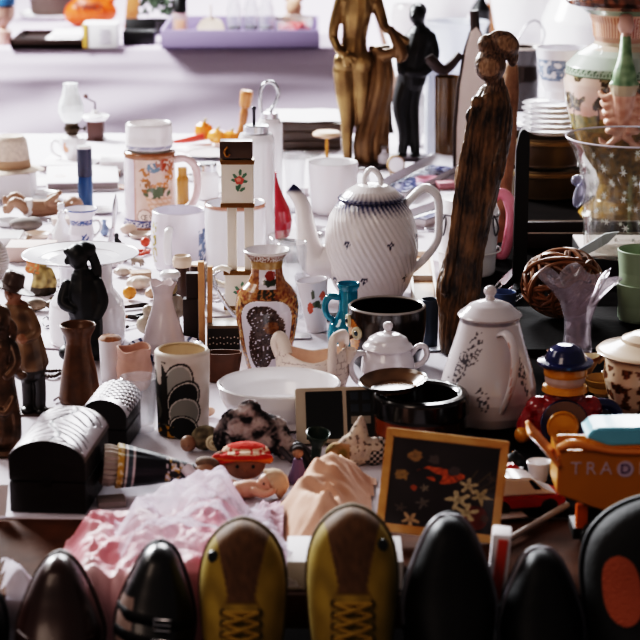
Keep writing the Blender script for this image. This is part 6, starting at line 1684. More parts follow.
for wx in (0, 70):
    for wy in (10, 56):
        w_ = G(k).lathe(fine([(0, -6), (15, -6), (18, -4), (18, 4), (15, 6), (0, 6)], 2), 40, c=(wx, wy, 18.2), rot=(PI/2, 0, 0)).obj('wheel', mat('rubber_black', '#0e0c0c', .7), t)
        G(k).lathe([(0, -6.6), (7, -6.6), (7, 6.6), (0, 6.6)], 24, c=(wx, wy, 18.2), rot=(PI/2, 0, 0)).obj('hub', mat('truck_bracket'), w_)
# pale blue scoop lying in the bed
o = G(k)
o.prism([(-24, 0), (-14, 10), (90, 12), (92, 2), (86, -6), (0, -9)], 0, 44, bev=2)
solo(o, 'blue_scoop', mat('pale_blue_plastic', '#6fb3c9', .3, coat=.3, col2='#8fc6d4', vscale=6), 'pale blue plastic scoop lying across the top of the orange truck bed', 'scoop', p+Vector((6*k, 7*k, (ZB-434)*k)))
# toy car and bits behind the frame
p, k = sp(528, 523, 0, ZW)
t = thing('toy_car', 'red and white toy car with black underside between frame and truck', 'toy car', p+Vector((0, .02, 0)), .18)
M_CARR = mat('car_red', '#a02a22', .25, coat=.5); M_CARW = mat('car_white', '#d9d0d0', .25, coat=.5)
G(k).prism([(-42, 8), (40, 8), (42, 18), (30, 22), (-40, 22)], 0, 36, bev=2).obj('lower_body', M_CARR, t)
G(k).prism([(-40, 22), (34, 21), (18, 28), (6, 40), (-26, 42), (-38, 32)], 2, 34, bev=2).obj('upper_body', M_CARW, t)
G(k).prism([(9, 28), (16, 28), (6, 38), (2, 38)], 1, 35, bev=.6).obj('windscreen', M_DK, t)
G(k).box((0, 18, 7), (72, 32, 5)).obj('underside', M_BLACK, t)
for wx in (-26, 24):
    for wy in (2, 34): G(k).lathe(fine([(0, -3), (8, -3), (9, -2), (9, 2), (8, 3), (0, 3)], 1.5), 30, c=(wx, wy, 9.2), rot=(PI/2, 0, 0)).obj('wheel', mat('rubber_black'), t)
p, k = sp(546, 508, 8, T+.002)
g = G(k).lathe(fine(wall([(7, 0), (9, 2), (12, 18), (13, 22)], 1.3), 1.5), 40)
solo(g, 'white_toy_cup', M_WHITE, 'white toy cup behind the toy car under the truck lip', 'cup', p+Vector((.0, .085, 0)))
p, k = sp(522, 474, 7, T+.002)
solo(G(k).ell((0, 0, 10), (11, 10, 10), 24, 14).tube([(0, 0, 18), (2, 0, 22)], [3, 2], 10), 'black_ball_ornament', mat('black_gloss'), 'shiny black ball ornament left of the orange truck lip', 'ornament', p+Vector((-.01, .0, 0)))
A, B = on(500, 548, ZW), on(566, 512, ZW); A.z += .006; B.z += .010
d = B-A
solo(G(1).tube([(0, 0, 0), tuple(d*.5), tuple(d)], [.0036, .004, .0046], 12), 'grey_stick', mat('pale_grey_stick', '#a39a96', .5), 'pale grey stick lying in front of the toy car', 'stick', A+Vector((0, -.004, .0)))
for i, (a_, b_) in enumerate((((519, 486), (548, 470)), ((512, 500), (540, 482)))):
    A, B = on(*a_), on(*b_); A.z += .007; B.z += .007; d = B-A
    t = thing('silver_pen', ('upper', 'lower')[i]+' of two dark and silver pens behind the toy car', 'pen', A, math.atan2(d.y, d.x))
    L = d.length; G().tube([(0, 0, 0), (L*.55, 0, 0)], .0042, 10).obj('barrel', mat('black_gloss'), t); G().tube([(L*.55, 0, 0), (L, 0, 0)], [.0042, .003], 10).obj('clip_cap', M_STEEL, t)
p, k = sp(514, 492, 0, T+.002)
g = G(k).prism([(-10, 0), (8, 0), (10, 22), (0, 30), (-10, 24)], 0, 10, bev=2)
solo(g, 'red_white_toy', M_CARR, 'red toy block standing just behind the right frame edge', 'toy block', p+Vector((-.002, .0, 0)), .2)
# ------------------------------------------------- shoes
SB = .565
t = thing('shoe_bench', 'low wooden bench before the table that carries the shoes', 'bench', (0, 1.79, 0))
G().box((0, 0, SB-.015), (2.2, .34, .03), bev=.004).obj('bench_top', M_WOOD, t)
for sx in (-1, 1):
    for sy in (-1, 1): G().box((sx*1.0, sy*.13, (SB-.03)/2), (.05, .05, SB-.03)).obj('leg', M_WOOD, t)
BACK = [(0, 0), (.012, .36), (.04, .52), (.1, .63), (.25, .66), (.4, .72), (.55, .90)]
OUT = BACK + [(.70, .99), (.78, 1.0), (.85, .94), (.90, .83), (.945, .64), (.975, .42), (.993, .2), (1, 0)]
PTD = BACK + [(.67, 1.0), (.75, .90), (.82, .77), (.905, .56), (.96, .36), (.988, .19), (1, 0)]
BLK = BACK + [(.67, .98), (.75, .91), (.82, .78), (.88, .64), (.933, .50), (.965, .38), (.99, .2), (1, 0)]
HGT = [(0, .05), (.02, .068), (.12, .072), (.35, .074), (.48, .078), (.6, .066), (.72, .052), (.82, .045), (.9, .040), (.95, .034), (.985, .022), (1, .008)]
SMOOTH = {}
def itp(tab, s):
    key = id(tab)
    if key not in SMOOTH: SMOOTH[key] = cr(tab, 8)
    c = SMOOTH[key]
    for (a, x), (b, y) in zip(c, c[1:]):
        if a <= s <= b: return x+(y-x)*((s-a)/(b-a) if b > a else 0)
    return c[-1][1]
def shoe(name, label, toe, w, lean, outl, m_up, m_sole, colfn=None, extra=None, rz=0, group=None, hs=1.0, roll=0, opening=.46):
    Yt = 1.945
    P = aty(toe[0], toe[1], Yt); L = (P.z-SB-.004)/math.cos(lean)
    base = Vector((P.x-L*math.sin(roll), Yt-L*math.sin(lean), SB+.004+abs(roll)*.032))
    t = thing(name, label, 'shoe', base, rz, group); t.rotation_euler = (0, roll, rz)
    M = Matrix.Rotation(-lean, 4, 'X') @ Matrix.Translation((0, 0, .0))
    hw = w/2
    def S(s, a):
        W = max(wt[round(s, 7)], .0004); h = ht[round(s, 7)]
        ca, sa = math.cos(a), math.sin(a)
        x = W*(abs(ca)**.72)*(1 if ca >= 0 else -1); y = -h*(max(0, sa)**.8)
        return x, y
    g = G(); NS, NA = 150, 90; pos = []
    wt = {}; ht = {}
    for i in range(NS+1):
        s = .5-.5*math.cos(PI*i/NS); wt[round(s, 7)] = itp(outl, s)*hw; ht[round(s, 7)] = itp(HGT, s)*hs
    for i in range(NS+1):
        q = i/NS; s = .5-.5*math.cos(PI*q)
        for j in range(NA+1):
            a = PI*j/NA; x, y = S(s, a)
            pos.append((s, a, x)); g.v.append(tuple(M @ Vector((x, y-.002, s*L))))
    for i in range(NS):
        s = .5-.5*math.cos(PI*(i+.5)/NS)
        for j in range(NA):
            a = PI*(j+.5)/NA
            if .05 < s < opening and .27*PI < a < .73*PI*1.0: continue
            A = i*(NA+1)+j; g.f.append((A, A+1, A+NA+2, A+NA+1))
    up = g.obj('upper', m_up, t, fix=False, angle=80)
    if colfn:
        me = up.data; at = me.color_attributes.new('Col', 'FLOAT_COLOR', 'POINT'); buf = []
        for s, a, x in pos:
            c = colfn(s, a, x/hw); c = hexc(c) if isinstance(c, str) else c
            buf += [*c, 1]
        at.data.foreach_set('color', buf)
    def outline(f):
        ss = [.5-.5*math.cos(PI*q/40) for q in range(41)]
        return [(itp(outl, s)*hw*f, s*L*1.0) for s in ss] + [(-itp(outl, s)*hw*f, s*L) for s in ss[-2:0:-1]]
    G().prism([(x, z*1.012-.001) for x, z in outline(1.05)], -.003, .010, bev=.002, M=M).obj('sole', m_sole, t, angle=50)
    hl = [(x, z) for x, z in outline(1.03) if z < L*.26]
    G().prism(hl, .010, .024, bev=.002, M=M).obj('heel', m_sole, t, angle=50)
    G().prism([(x, z) for x, z in outline(.9)], -.006, -.003, M=M).obj('insole', mat('insole_dark', '#2a201c', .9), t)
    def SP(s, xr, off=.002):
        """point on the upper at length s and cross position xr (-1..1)"""
        W = itp(outl, s)*hw; h = itp(HGT, s)*hs
        c = max(-1, min(1, xr*hw/W)); ca = abs(c)**(1/.72); a = math.acos(min(1, ca))
        return M @ Vector((xr*hw, -h*(math.sin(a)**.8)-.002-off, s*L))
    if extra: extra(t, SP, L, M)
    return t
M_YS = painted('mustard_suede', .75, bump=.15, bscale=400)
def yellow(s, a, x):
    if s > .735 and abs(x) < .30+.55*max(0, (s-.75))*2.6+(.5*max(0, s-.93)*6): return mixc('#54391f', '#66492c', .5+nz(x*9, s*30))
    if abs(abs(x)-.46+max(0, s-.70)*3.0) < .016 and .40 < s < .80: return '#6d5212'
    if abs(s-.735) < .006 and abs(x) < .36: return '#5d4410'
    return mixc('#7f6a22', '#978032', .5+1.2*nz(x*3, s*12, 1))
def laces(side):
    def f(t, SP, L, M):
        lc = mat('lace_yellow', '#94782a', .8); 
        rows = [.70-.036*i for i in range(7)]
        for i, s in enumerate(rows):
            for sd in (-1, 1):
                e = SP(s, (.41*sd), .001); G().lathe([(.0013, -.001), (.0034, -.001), (.0034, .0012), (.0013, .0012)], 14, c=tuple(e), rot=(PI/2, 0, 0)).obj('eyelet', mat('eyelet_dark', '#2e2410', .5), t)
            if i < len(rows)-1:
                for sd in (-1, 1):
                    pts = [tuple(SP(s+(rows[i+1]-s)*q, (.41*sd)*(1-2*q), .0035+.003*math.sin(PI*q)+(.0015 if sd > 0 else 0))) for q in (0, .25, .5, .75, 1)]
                    G().tube(pts, .0022, 8, 1.0, True, 3).obj('lace', lc, t)
        G().tube([tuple(SP(.70, x, .0035)) for x in (-.41, -.2, 0, .2, .41)], .0027, 8, 1, True, 3).obj('lace', lc, t)
        e = SP(.885, .66*side, .0005); G().lathe([(0, -.002), (.0062, -.002), (.0062, .0005), (.005, .0022), (0, .0024)], 20, c=tuple(e), rot=(PI/2-.2, 0, .35*side)).obj('stud', mat('dark_stud', '#1f2424', .35), t)
    return f
M_YSOLE = mat('dark_gum_sole', '#54431c', .7)
shoe('lace_up_shoe', 'left one of the two mustard yellow lace up shoes', (243, 519), .087, .20, OUT, M_YS, M_YSOLE, yellow, laces(-1), group='mustard yellow shoes')
shoe('lace_up_shoe', 'right one of the two mustard yellow lace up shoes', (352, 506), .091, .20, OUT, M_YS, M_YSOLE, yellow, laces(1), group='mustard yellow shoes')
M_BLEA = mat('black_leather', '#0c0809', .55, spec=.28, bump=.08, bscale=200); M_BSOLE = mat('black_sole', '#121014', .6, spec=.3)
def welt(m):
    def f(t, SP, L, M):
        pts = []
        for q in range(25):
            s = .62+.375*math.sin(PI/2*min(1, q/12)) if q <= 12 else .62+.375*math.sin(PI/2*min(1, (24-q)/12)); sd = -1 if q <= 12 else 1
            s = min(s, .992)
            pts.append(SP(s, sd*itp(BLK, s)*.99, -.001))
        G().tube([tuple(p_) for p_ in pts], .0035, 8, 1, True, 2).obj('welt', m, t)
    return f
shoe('black_shoe', 'plain black leather shoe with shiny rim standing before the painting', (449, 514), .096, .20, BLK, M_BLEA, M_BSOLE, None, welt(mat('grey_welt', '#6d6a72', .35)))
shoe('black_shoe', 'black leather shoe with pale toe rim between painting shoe and truck', (540, 547), .088, .22, BLK, M_BLEA, M_BSOLE, None, welt(mat('grey_welt')))
M_BRL = mat('brown_leather', '#2a1511', .32, coat=.15, col2='#3c1f18', vscale=12)
def creases(t, SP, L, M):
    for s0, b in ((.66, .04), (.60, .05)):
        G().tube([tuple(SP(s0+b*(x*x)-.01*x, x, -.0006)) for x in (-.85, -.6, -.3, 0, .3, .6, .85)], .0022, 8, 1, True, 4).obj('crease', M_BRL, t)
shoe('brown_shoe', 'pointed dark brown leather shoe with creased vamp at the left', (60, 552), .090, .20, PTD, M_BRL, mat('brown_sole', '#3a2218', .4), None, creases, roll=.0)
def buckles(t, SP, L, M):
    for i, s in enumerate((.72, .645, .57)):
        G().tube([tuple(SP(s-.02*x, x*.92, .002)) for x in (-1, -.7, -.35, 0, .35, .7, 1)], .006, 8, .35, True, 4).obj('strap', M_BLEA, t)
        c = SP(s-.004, .25, .006); g = G(); q = [(-.008, -.006), (.008, -.006), (.008, .006), (-.008, .006), (-.008, -.006)]
        g.tube([(c.x+x, c.y-.002, c.z+z) for x, z in q], .0016, 8).tube([(c.x-.008, c.y-.002, c.z), (c.x+.008, c.y-.002, c.z)], .0012, 8)
        g.obj('buckle', M_STEEL, t)
def bpat(s, a, x):
    if x < -.50 and .60 < s < .80 and x > -.92-.0*s: return '#8a7770'
    return '#120d0d'
M_BP = painted('black_patent', .35, coat=.15)
shoe('buckled_shoe', 'black shoe with silver buckles and a beige side patch', (162, 543), .083, .20, BLK, M_BP, M_BSOLE, bpat, buckles, roll=.085)
shoe('brown_shoe', 'dark shoe mostly cut off by the left picture edge', (-36, 575), .086, .20, OUT, M_BLEA, M_BSOLE)
# trainer with orange mesh window
def mesh_win(t, SP, L, M):
    g = G()
    g.grid(16, 30, lambda u, v: tuple(SP(.61+.22*v, -.60+.06*(1-v)+(.21+.04*math.sin(PI*v))*(u-.5)*2*math.sqrt(max(.02, 1-(2*v-1)**4)), .0022)))
    o = g.obj('mesh_panel', mat('orange_mesh', '#a85a36', .6, bump=.9, bscale=420), t, fix=False)
shoe('black_trainer', 'big black trainer with an orange mesh window below the truck', (657, 496), .148, .16, OUT, mat('black_textile', '#0e0b0b', .75, bump=.2), M_BSOLE, None, mesh_win, hs=1.05)
# boxes between shoes
p, k = sp(345, 590, 0, ZW)
g = G(k).box((0, 36, 15), (116, 72, 30), bev=.8)
solo(g, 'white_box', mat('white_card'), 'plain white cardboard box lying behind the yellow shoes before the painting', 'box', p+Vector((0, 0, .0003)))
a = aty(494, 532, 1.96); h_ = a.z-SB
t = thing('red_white_packet', 'red and white printed packet beside the black shoe toe', 'packet', (a.x, 1.968, SB), -.1)
G().box((0, 0, h_/2), (.020, .03, h_), (0, .07, 0), bev=.003).obj('packet_body', M_PAPER, t)
G().box((.006, -.0155, h_*.80), (.010, .003, h_*.36), (0, .10, 0), bev=.0008).obj('red_print', mat('print_red', '#c2472e', .4), t)
# small white card at left edge
p, k = sp(2, 516, 0)
g = G(k).prism([(-14, 0), (4, 0), (7, 32), (-14, 32)], 0, 1.4, M=Matrix.Rotation(-.2, 4, 'X'))
solo(g, 'white_card', M_PAPER, 'small white card propped at the left edge by the front chest', 'card', p+Vector((0, -.002, .0003)))
p, k = sp(100, 508, 0)
g = G(k).box((0, 12, 3), (28, 24, 6), (0, 0, .2), bev=.6)
solo(g, 'grey_notebook', M_PAPER2, 'small pale grey notebook beside the front chest', 'notebook', p+Vector((.012, .0, 0)))
# ------------------------------------------------------------------ small trinkets that fill the table
def trink(kind, px, py, r, col, label, rot=0, name=None, cat=None, z=T, col2=None, rough=.4, metal=0):
    p, k = sp(px, py, 0, z); m = mat('trinket_'+kind+col[1:]+(col2 or '#')[1:], col, rough, metal, col2=col2, vscale=60)
    nm = name or kind; ct = cat or kind.replace('_', ' ')
    p = p+Vector((0, r*k, 0))
    if kind == 'bead_necklace':
        g = G(k)
        n = 26
        for i in range(n):
            a = 2*PI*i/n; R = r*(1+.25*math.sin(3*a+px)); g.ell((R*math.cos(a), R*.9*math.sin(a), 1.9), 1.9, 8, 6)
        t = thing(nm, label, 'necklace', p, rot)
        for i in range(n):
            a = 2*PI*i/n; R = r*(1+.25*math.sin(3*a+px)); G(k).ell((R*math.cos(a), R*.9*math.sin(a), 1.9), 1.9, 8, 6).obj('bead', m, t)
        return t
    if kind == 'spoon':
        g = G(k).tube([(-r, 0, 1.4), (-r*.3, 0, 2.2), (r*.45, 0, 1.4)], [1.6, 1.0, 1.2], 8, .6, True, 4)
        g.lathe([(0, 0), (4, .5), (6.5, 2.2), (6, 2.6), (3.5, 1.2), (0, .8)], 24, c=(r*.45+6, 0, .4), sy=.7)
    elif kind == 'box':
        t = thing(nm, label, ct, p, rot)
        G(k).box((0, 0, r*.3), (r*2, r*1.4, r*.6), bev=.4).obj('box_body', m, t); G(k).box((0, 0, r*.68), (r*2.06, r*1.46, r*.16), bev=.3).obj('lid', m, t)
        return t
    elif kind == 'ball': g = G(k).ell((0, 0, r), r, 24, 16)
    elif kind == 'egg': g = G(k).ell((0, 0, r*.8), (r*1.25, r*.82, r*.8), 24, 14)
    elif kind == 'bottle':
        t = thing(nm, label, ct, p, rot)
        G(k).lathe(fine([(0, 0), (r*.9, 0), (r, r*.2), (r, r*1.9), (r*.4, r*2.5), (r*.4, r*3), (0, r*3)], 1.5), 28).obj('bottle_body', m, t)
        G(k).lathe([(0, r*2.98), (r*.55, r*3), (r*.55, r*3.6), (0, r*3.65)], 20).obj('stopper', mat('stopper_grey', '#6d6460', .4), t)
        return t
    elif kind == 'shell':
        g = G(k).ell((0, 0, r*.5), (r, r*.8, r*.52), 34, 16); g.v = [(x*(1+.07*math.sin(10*math.atan2(y, x))), y*(1+.07*math.sin(10*math.atan2(y, x))), zz) for x, y, zz in g.v]
    elif kind == 'brush':
        t = thing(nm, label, ct, p, rot)
        G(k).tube([(-r, 0, 2.4), (r*.3, 0, 2.4)], [1.6, 2.4], 10).obj('handle', m, t); G(k).tube([(r*.3, 0, 2.4), (r*.6, 0, 2.6), (r, 0, 2.6)], [2.2, 2.5, 1.2], 10, 1, True, 3).obj('bristles', mat('bristle', '#2a2220', .9), t)
        return t
    elif kind == 'ring_dish': g = G(k).lathe(fine(wall([(r*.5, 0), (r*.6, .6), (r, r*.35)], 1, .8), 1.5), 40)
    elif kind == 'cup':
        t = thing(nm, label, ct, p, rot)
        G(k).lathe(fine(wall([(r*.55, 0), (r*.7, 1), (r*.95, r), (r, r*1.5)], 1), 1.5), 36).obj('cup_body', m, t)
        G(k).tube([(r*.85, 0, r*1.2), (r*1.5, 0, r*1.2), (r*1.5, 0, r*.6), (r*.75, 0, r*.4)], 1, 8, 1, True, 4).obj('handle', m, t)
        return t
    elif kind == 'animal':
        o = figure(k, [('c', [(-r*.6, 0, r*.75), (0, 0, r*.8), (r*.6, 0, r*.75)], [r*.38, r*.36, r*.4])] + [('c', [(sx*r*.6, sy*r*.22, r*.6), (sx*r*.65, sy*r*.24, r*.14)], [r*.2, r*.14]) for sx in (-1, 1) for sy in (-1, 1)] + [('c', [(r*.7, 0, r*.9), (r*1.0, 0, r*1.35)], [r*.28, r*.24]), ('e', (r*1.15, 0, r*1.4), (r*.36, r*.24, r*.24)), ('e', (r*.95, -r*.16, r*1.65), (r*.1, r*.08, r*.18)), ('e', (r*.95, r*.16, r*1.65), (r*.1, r*.08, r*.18)), ('c', [(-r*.9, 0, r*.85), (-r*1.15, 0, r*.5)], [r*.1, r*.07])], nm, m, loc=p, vox=max(.5, r*.07), rz=rot)
        return tag(o, label, ct)
    elif kind == 'bust':
        o = figure(k, [('c', [(0, 0, r*.5), (0, 0, r*1.0)], [r*.75, r*.5]), ('c', [(0, 0, r*1.2), (0, 0, r*1.5)], [r*.25, r*.25]), ('e', (0, 0, r*1.9), (r*.42, r*.45, r*.52)), ('e', (0, -r*.45, r*1.88), (r*.1, r*.12, r*.13)), ('e', (0, r*.12, r*2.1), (r*.46, r*.44, r*.4))], nm, m, loc=p, vox=max(.5, r*.07), rz=rot)
        return tag(o, label, ct)
    elif kind == 'coin': g = G(k).lathe([(0, 0), (r, 0), (r, 1), (r*.85, 1.2), (r*.8, .9), (0, .9)], 30)
    elif kind == 'knife':
        t = thing(nm, label, ct, p, rot)
        G(k).tube([(-r, 0, 1.8), (-r*.1, 0, 1.8)], 1.8, 10, .7).obj('handle', m, t)
        G(k).prism([(-r*.1, -1.6), (r*.8, -1.6), (r, .6), (r*.7, 1.6), (-r*.1, 1.4)], 1.3, 2.1, 'xy').obj('blade', M_STEEL, t)
        return t
    elif kind == 'card': g = G(k).box((0, 0, .6), (r*2, r*1.5, 1.2), bev=.1)
    elif kind == 'vase': g = G(k).lathe(fine(wall([(r*.6, 0), (r*.9, r*.6), (r, r*1.2), (r*.4, r*2.2), (r*.4, r*2.6), (r*.65, r*3)], 1), 1.2), 32)
    elif kind == 'clock':
        t = thing(nm, label, ct, p, rot)
        G(k).lathe(fine([(0, -r*.25), (r, -r*.25), (r*1.05, 0), (r, r*.25), (0, r*.25)], 1.5), 36, c=(0, 0, r*1.15), rot=(PI/2, 0, 0)).obj('case', m, t)
        G(k).lathe([(0, 0), (r*.85, 0), (r*.85, .5), (0, .5)], 32, c=(0, -r*.25, r*1.15), rot=(PI/2, 0, 0)).obj('dial', M_PAPER, t)
        for s_ in (-1, 1): G(k).tube([(s_*r*.5, 0, r*.4), (s_*r*.65, 0, 0)], 1, 8).obj('foot', m, t)
        return t
    elif kind == 'pouch':
        o = figure(k, [('e', (0, 0, r*.8), (r, r*.7, r*.8)), ('c', [(0, 0, r*1.4), (0, 0, r*1.9)], [r*.35, r*.5]), ('e', (r*.4, -r*.1, r*.6), (r*.7, r*.6, r*.6))], nm, m, loc=p, vox=max(.7, r*.07), rz=rot)
        return tag(o, label, ct)
    return solo(g, nm, m, label, ct, p, rot)
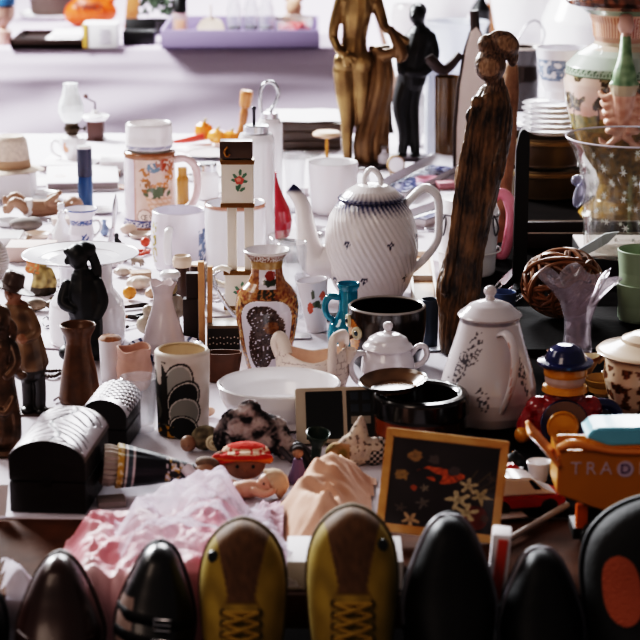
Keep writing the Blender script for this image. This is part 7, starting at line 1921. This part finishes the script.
TR = [
 ('ball', 129, 301, 7, '#d08a3e', 'shiny orange ball between white jar and bud vase', 0, 'orange_ball', 'ball'),
 ('shell', 138, 292, 13, '#cfc0b4', 'large cream seashell behind the orange ball', .3, 'seashell', 'seashell'),
 ('shell', 122, 278, 9, '#b7a79c', 'small beige seashell right of the wide dish', 0, 'seashell', 'seashell'),
 ('pouch', 148, 338, 13, '#a89a88', 'crumpled beige cloth pouch left of the bud vase', 0, 'cloth_pouch', 'pouch'),
 ('brush', 133, 312, 15, '#3a2b24', 'dark handled brush lying behind the beige pouch', .4, 'paint_brush', 'brush'),
 ('brush', 124, 322, 14, '#6b4a34', 'brown handled brush right of the white jar', -.5, 'paint_brush', 'brush'),
 ('knife', 128, 332, 16, '#2b2422', 'pocket knife with dark handle right of the kneeling figurine', .8, 'pocket_knife', 'knife'),
 ('bead_necklace', 138, 256, 9, '#b5482e', 'red bead necklace in a loop left of the barrel mug', 0, 'bead_necklace', 'necklace'),
 ('egg', 128, 236, 7, '#cbb3a2', 'pale pinkish stone egg in front of the beer stein', .2, 'stone_egg', 'egg'),
 ('animal', 137, 268, 8, '#8a7a6c', 'little grey brown animal figurine left of the barrel mug', 2.6, 'animal_figurine', 'figurine'),
 ('box', 140, 281, 10, '#b39a86', 'small tan trinket box behind the cream seashell', .2, 'trinket_box', 'box'),
 ('cup', 112, 268, 7, '#d9d0d2', 'tiny white cup at the right end of the wide dish', 0, 'tiny_cup', 'cup'),
 ('animal', 20, 250, 8, '#7d6a58', 'small brown animal figurine by the pale pink box', .3, 'animal_figurine', 'figurine'),
 ('vase', 50, 250, 5, '#d6cdd0', 'miniature white vase left of the bell skirt lady', 0, 'miniature_vase', 'vase'),
 ('ball', 47, 264, 5, '#8d5a3c', 'brown nut shaped ball on the cloth by the pink box', 0, 'brown_ball', 'ball'),
 ('bust', 17, 290, 6, '#3a2f2a', 'tiny dark bust left of the gilt ornament', 0, 'miniature_bust', 'figurine'),
 ('card', 22, 304, 12, '#d9d2d4', 'white card lying left of the larger brown seashell', .3, 'white_card', 'card'),
 ('spoon', 58, 328, 16, '#b5b1b4', 'silver teaspoon lying left of the kneeling figurine', 2.4, 'teaspoon', 'spoon'),
 ('card', 50, 350, 16, '#cfc6cc', 'blank pale card on the cloth behind the man with the hat', -.2, 'white_card', 'card'),
 ('ring_dish', 66, 288, 13, '#dcd8da', 'small white saucer tucked under the wide dish', 0, 'small_saucer', 'saucer'),
 ('coin', 68, 338, 6, '#a39a92', 'dull silver medal beside the brown vase', 0, 'medal', 'medal'),
 ('bead_necklace', 50, 378, 11, '#4a3b36', 'dark bead necklace lying between hatted man and brown vase', 0, 'bead_necklace', 'necklace'),
 ('ring_dish', 8, 228, 15, '#d9d6d8', 'white ring dish at the left edge in front of the doll feet', 0, 'ring_dish', 'dish'),
 ('card', 110, 190, 13, '#d3854a', 'orange and white picture card left of the beer stein', .2, 'picture_card', 'card'),
 ('spoon', 214, 198, 16, '#bdbabd', 'silver spoon lying behind the tall white jar', .3, 'spoon', 'spoon'),
 ('bottle', 203, 232, 6, '#c9c4cc', 'small white bottle right of the barrel mug rim', 0, 'small_bottle', 'bottle'),
 ('ring_dish', 200, 183, 15, '#dcd9dc', 'small white dish behind the amber bottle', 0, 'small_dish', 'dish'),
 ('bust', 206, 282, 7, '#9a8a7a', 'little beige bust between barrel mug and tall white jar', 0, 'miniature_bust', 'figurine'),
 ('bead_necklace', 214, 300, 8, '#d4cdd0', 'white bead necklace before the tall white jar', 0, 'bead_necklace', 'necklace'),
 ('spoon', 222, 334, 13, '#a8a4a8', 'silver spoon lying before the dotted dark case lid', .9, 'spoon', 'spoon'),
 ('cup', 302, 288, 8, '#cfccd4', 'small white cup at the foot of the straight glass', 0, 'tiny_cup', 'cup'),
 ('card', 296, 340, 14, '#dcdae0', 'white card below the persimmon beaker', .1, 'white_card', 'card'),
 ('box', 331, 322, 8, '#1c1a1e', 'small black box under the turquoise jug handle', 0, 'black_box', 'box'),
 ('knife', 296, 246, 16, '#5a5458', 'dark handled knife lying before the cut glass dish', -.3, 'table_knife', 'knife'),
 ('ring_dish', 318, 236, 14, '#d8d6dc', 'small white dish at the foot of the coffee pot spout', 0, 'small_dish', 'dish'),
 ('box', 402, 236, 11, '#a58a70', 'tan wooden trinket box behind the coffee pot handle', -.2, 'trinket_box', 'box'),
 ('clock', 396, 176, 9, '#8a6a3c', 'small brass clock standing behind the long blue dish', .2, 'brass_clock', 'clock'),
 ('ring_dish', 428, 184, 12, '#d99aa6', 'small pink dish near the end of the long blue dish', 0, 'pink_dish', 'dish'),
 ('card', 436, 352, 10, '#c9d0dc', 'pale bluish card beside the foot of the wood statue', .2, 'pale_card', 'card'),
 ('spoon', 420, 234, 13, '#b9b6ba', 'silver spoon lying just beyond the narrow tan tray', .3, 'spoon', 'spoon'),
 ('bottle', 384, 168, 6, '#cbc6cc', 'small white bottle behind the plain white mug handle', 0, 'small_bottle', 'bottle'),
 ('bead_necklace', 246, 404, 8, '#c9bcae', 'cream bead necklace in front of the tan leather pouch', 0, 'bead_necklace', 'necklace'),
 ('egg', 208, 418, 6, '#c9a38c', 'peach coloured egg right of the leaf vase', .5, 'peach_egg', 'egg'),
 ('box', 118, 446, 10, '#a8938a', 'small pinkish box right of the smaller chest', .3, 'trinket_box', 'box'),
 ('animal', 506, 470, 9, '#c98a2a', 'yellow toy animal peeking over the right frame corner', .4, 'toy_animal', 'toy animal'),
 ('card', 512, 520, 14, '#b9b0b0', 'grey card under the toy car beside the frame', .3, 'grey_card', 'card'),
 ('bottle', 520, 490, 6, '#4a1a1a', 'dark red bottle standing behind the toy car', 0, 'small_bottle', 'bottle'),
 ('ring_dish', 500, 138, 12, '#d8d5da', 'small white dish behind the head of the wood statue', 0, 'small_dish', 'dish'),
 ('cup', 476, 106, 8, '#d4d0d6', 'small white cup behind the carved board', 0, 'tiny_cup', 'cup'),
 ('ball', 424, 408, 6, '#b0a0a0', 'pale glass ball on the cloth near the sugar bowl', 0, 'glass_ball', 'ball'),
 ('box', 60, 226, 9, '#c9b9ae', 'small pale box just above the bell skirt lady', .2, 'trinket_box', 'box'),
 ('animal', 98, 262, 7, '#c4b7ac', 'tiny cream animal figurine on the cloth right of the wide dish edge', .5, 'animal_figurine', 'figurine'),
 ('ring_dish', 36, 240, 13, '#cbb7a8', 'beige dish between the doll and the pale pink box', 0, 'beige_dish', 'dish'),
 ('spoon', 40, 226, 14, '#a7a3a6', 'silver teaspoon lying right of the grey stone', .2, 'teaspoon', 'spoon'),
 ('coin', 54, 300, 5, '#8d7f6c', 'dull bronze medal behind the two brown seashells', 0, 'medal', 'medal'),
 ('knife', 66, 318, 15, '#3d3432', 'dark handled penknife between seashells and kneeling figurine', 2.7, 'pocket_knife', 'knife'),
 ('brush', 62, 300, 13, '#2f2826', 'black handled brush beside the gilt ornament', 2.2, 'paint_brush', 'brush'),
 ('bead_necklace', 142, 320, 8, '#2f2a2c', 'black bead necklace left of the beige pouch', 0, 'bead_necklace', 'necklace'),
 ('card', 118, 308, 12, '#cfc4c2', 'pale card under the brushes right of the white jar', .4, 'pale_card', 'card'),
 ('egg', 152, 300, 7, '#c7a58c', 'tan stone egg left of the sailor cap', .8, 'stone_egg', 'egg'),
 ('ring_dish', 140, 240, 12, '#b8a69a', 'greyish dish between the beer stein and the barrel mug', 0, 'grey_dish', 'dish'),
 ('bottle', 122, 262, 5, '#5a4436', 'small brown bottle right of the letter opener', 0, 'small_bottle', 'bottle'),
 ('ball', 145, 248, 5, '#b9482f', 'small red ball behind the red bead necklace', 0, 'red_ball', 'ball'),
 ('vase', 104, 236, 5, '#7d8ba3', 'miniature blue grey vase beside the tiny blue banded jug', 0, 'miniature_vase', 'vase'),
 ('box', 110, 178, 9, '#8a6a58', 'small brown box behind the photo album', .1, 'trinket_box', 'box'),
 ('cup', 60, 186, 6, '#d6a06a', 'tiny orange cup left of the dark blue tube', 0, 'tiny_cup', 'cup'),
 ('knife', 212, 214, 16, '#4a4246', 'dark handled table knife left of the tall white jar', 1.2, 'table_knife', 'knife'),
 ('card', 216, 318, 13, '#c9c2c4', 'pale card between the upright planks and the imari vase', .2, 'pale_card', 'card'),
 ('animal', 214, 270, 8, '#3a302c', 'dark little animal figurine right of the barrel mug', 2.4, 'animal_figurine', 'figurine'),
 ('ring_dish', 318, 262, 14, '#c9c6d0', 'grey white dish below the coffee pot spout', 0, 'grey_dish', 'dish'),
 ('cup', 300, 226, 7, '#cfd0d8', 'tiny pale cup behind the cut glass dish', 0, 'tiny_cup', 'cup'),
 ('box', 298, 196, 10, '#b9b2b6', 'small grey box left of the plain white mug', .1, 'trinket_box', 'box'),
 ('vase', 318, 198, 5, '#8a4a3c', 'miniature red brown vase left of the plain white mug', 0, 'miniature_vase', 'vase'),
 ('ring_dish', 232, 196, 12, '#a9805c', 'tan dish half hidden behind the porcelain stand', 0, 'tan_dish', 'dish'),
 ('bottle', 210, 258, 5, '#7a5a34', 'small amber bottle between barrel mug and tall white jar', 0, 'small_bottle', 'bottle'),
 ('spoon', 60, 402, 17, '#9a9498', 'silver spoon on the cloth left of the brown vase', 1.2, 'spoon', 'spoon'),
 ('box', 446, 190, 9, '#b07a80', 'small pink box beyond the long blue dish', .3, 'trinket_box', 'box'),
 ('card', 388, 226, 14, '#d2c8c4', 'pale card behind the coffee pot lid', .5, 'pale_card', 'card'),
]
for q in TR:
    kind, px, py, r, col, label = q[:6]
    trink(kind, px, py, r, col, label, *q[6:], z=(T+.002 if px > 458 and py > 196 else T), metal=.8 if kind in ('spoon', 'coin') else 0)
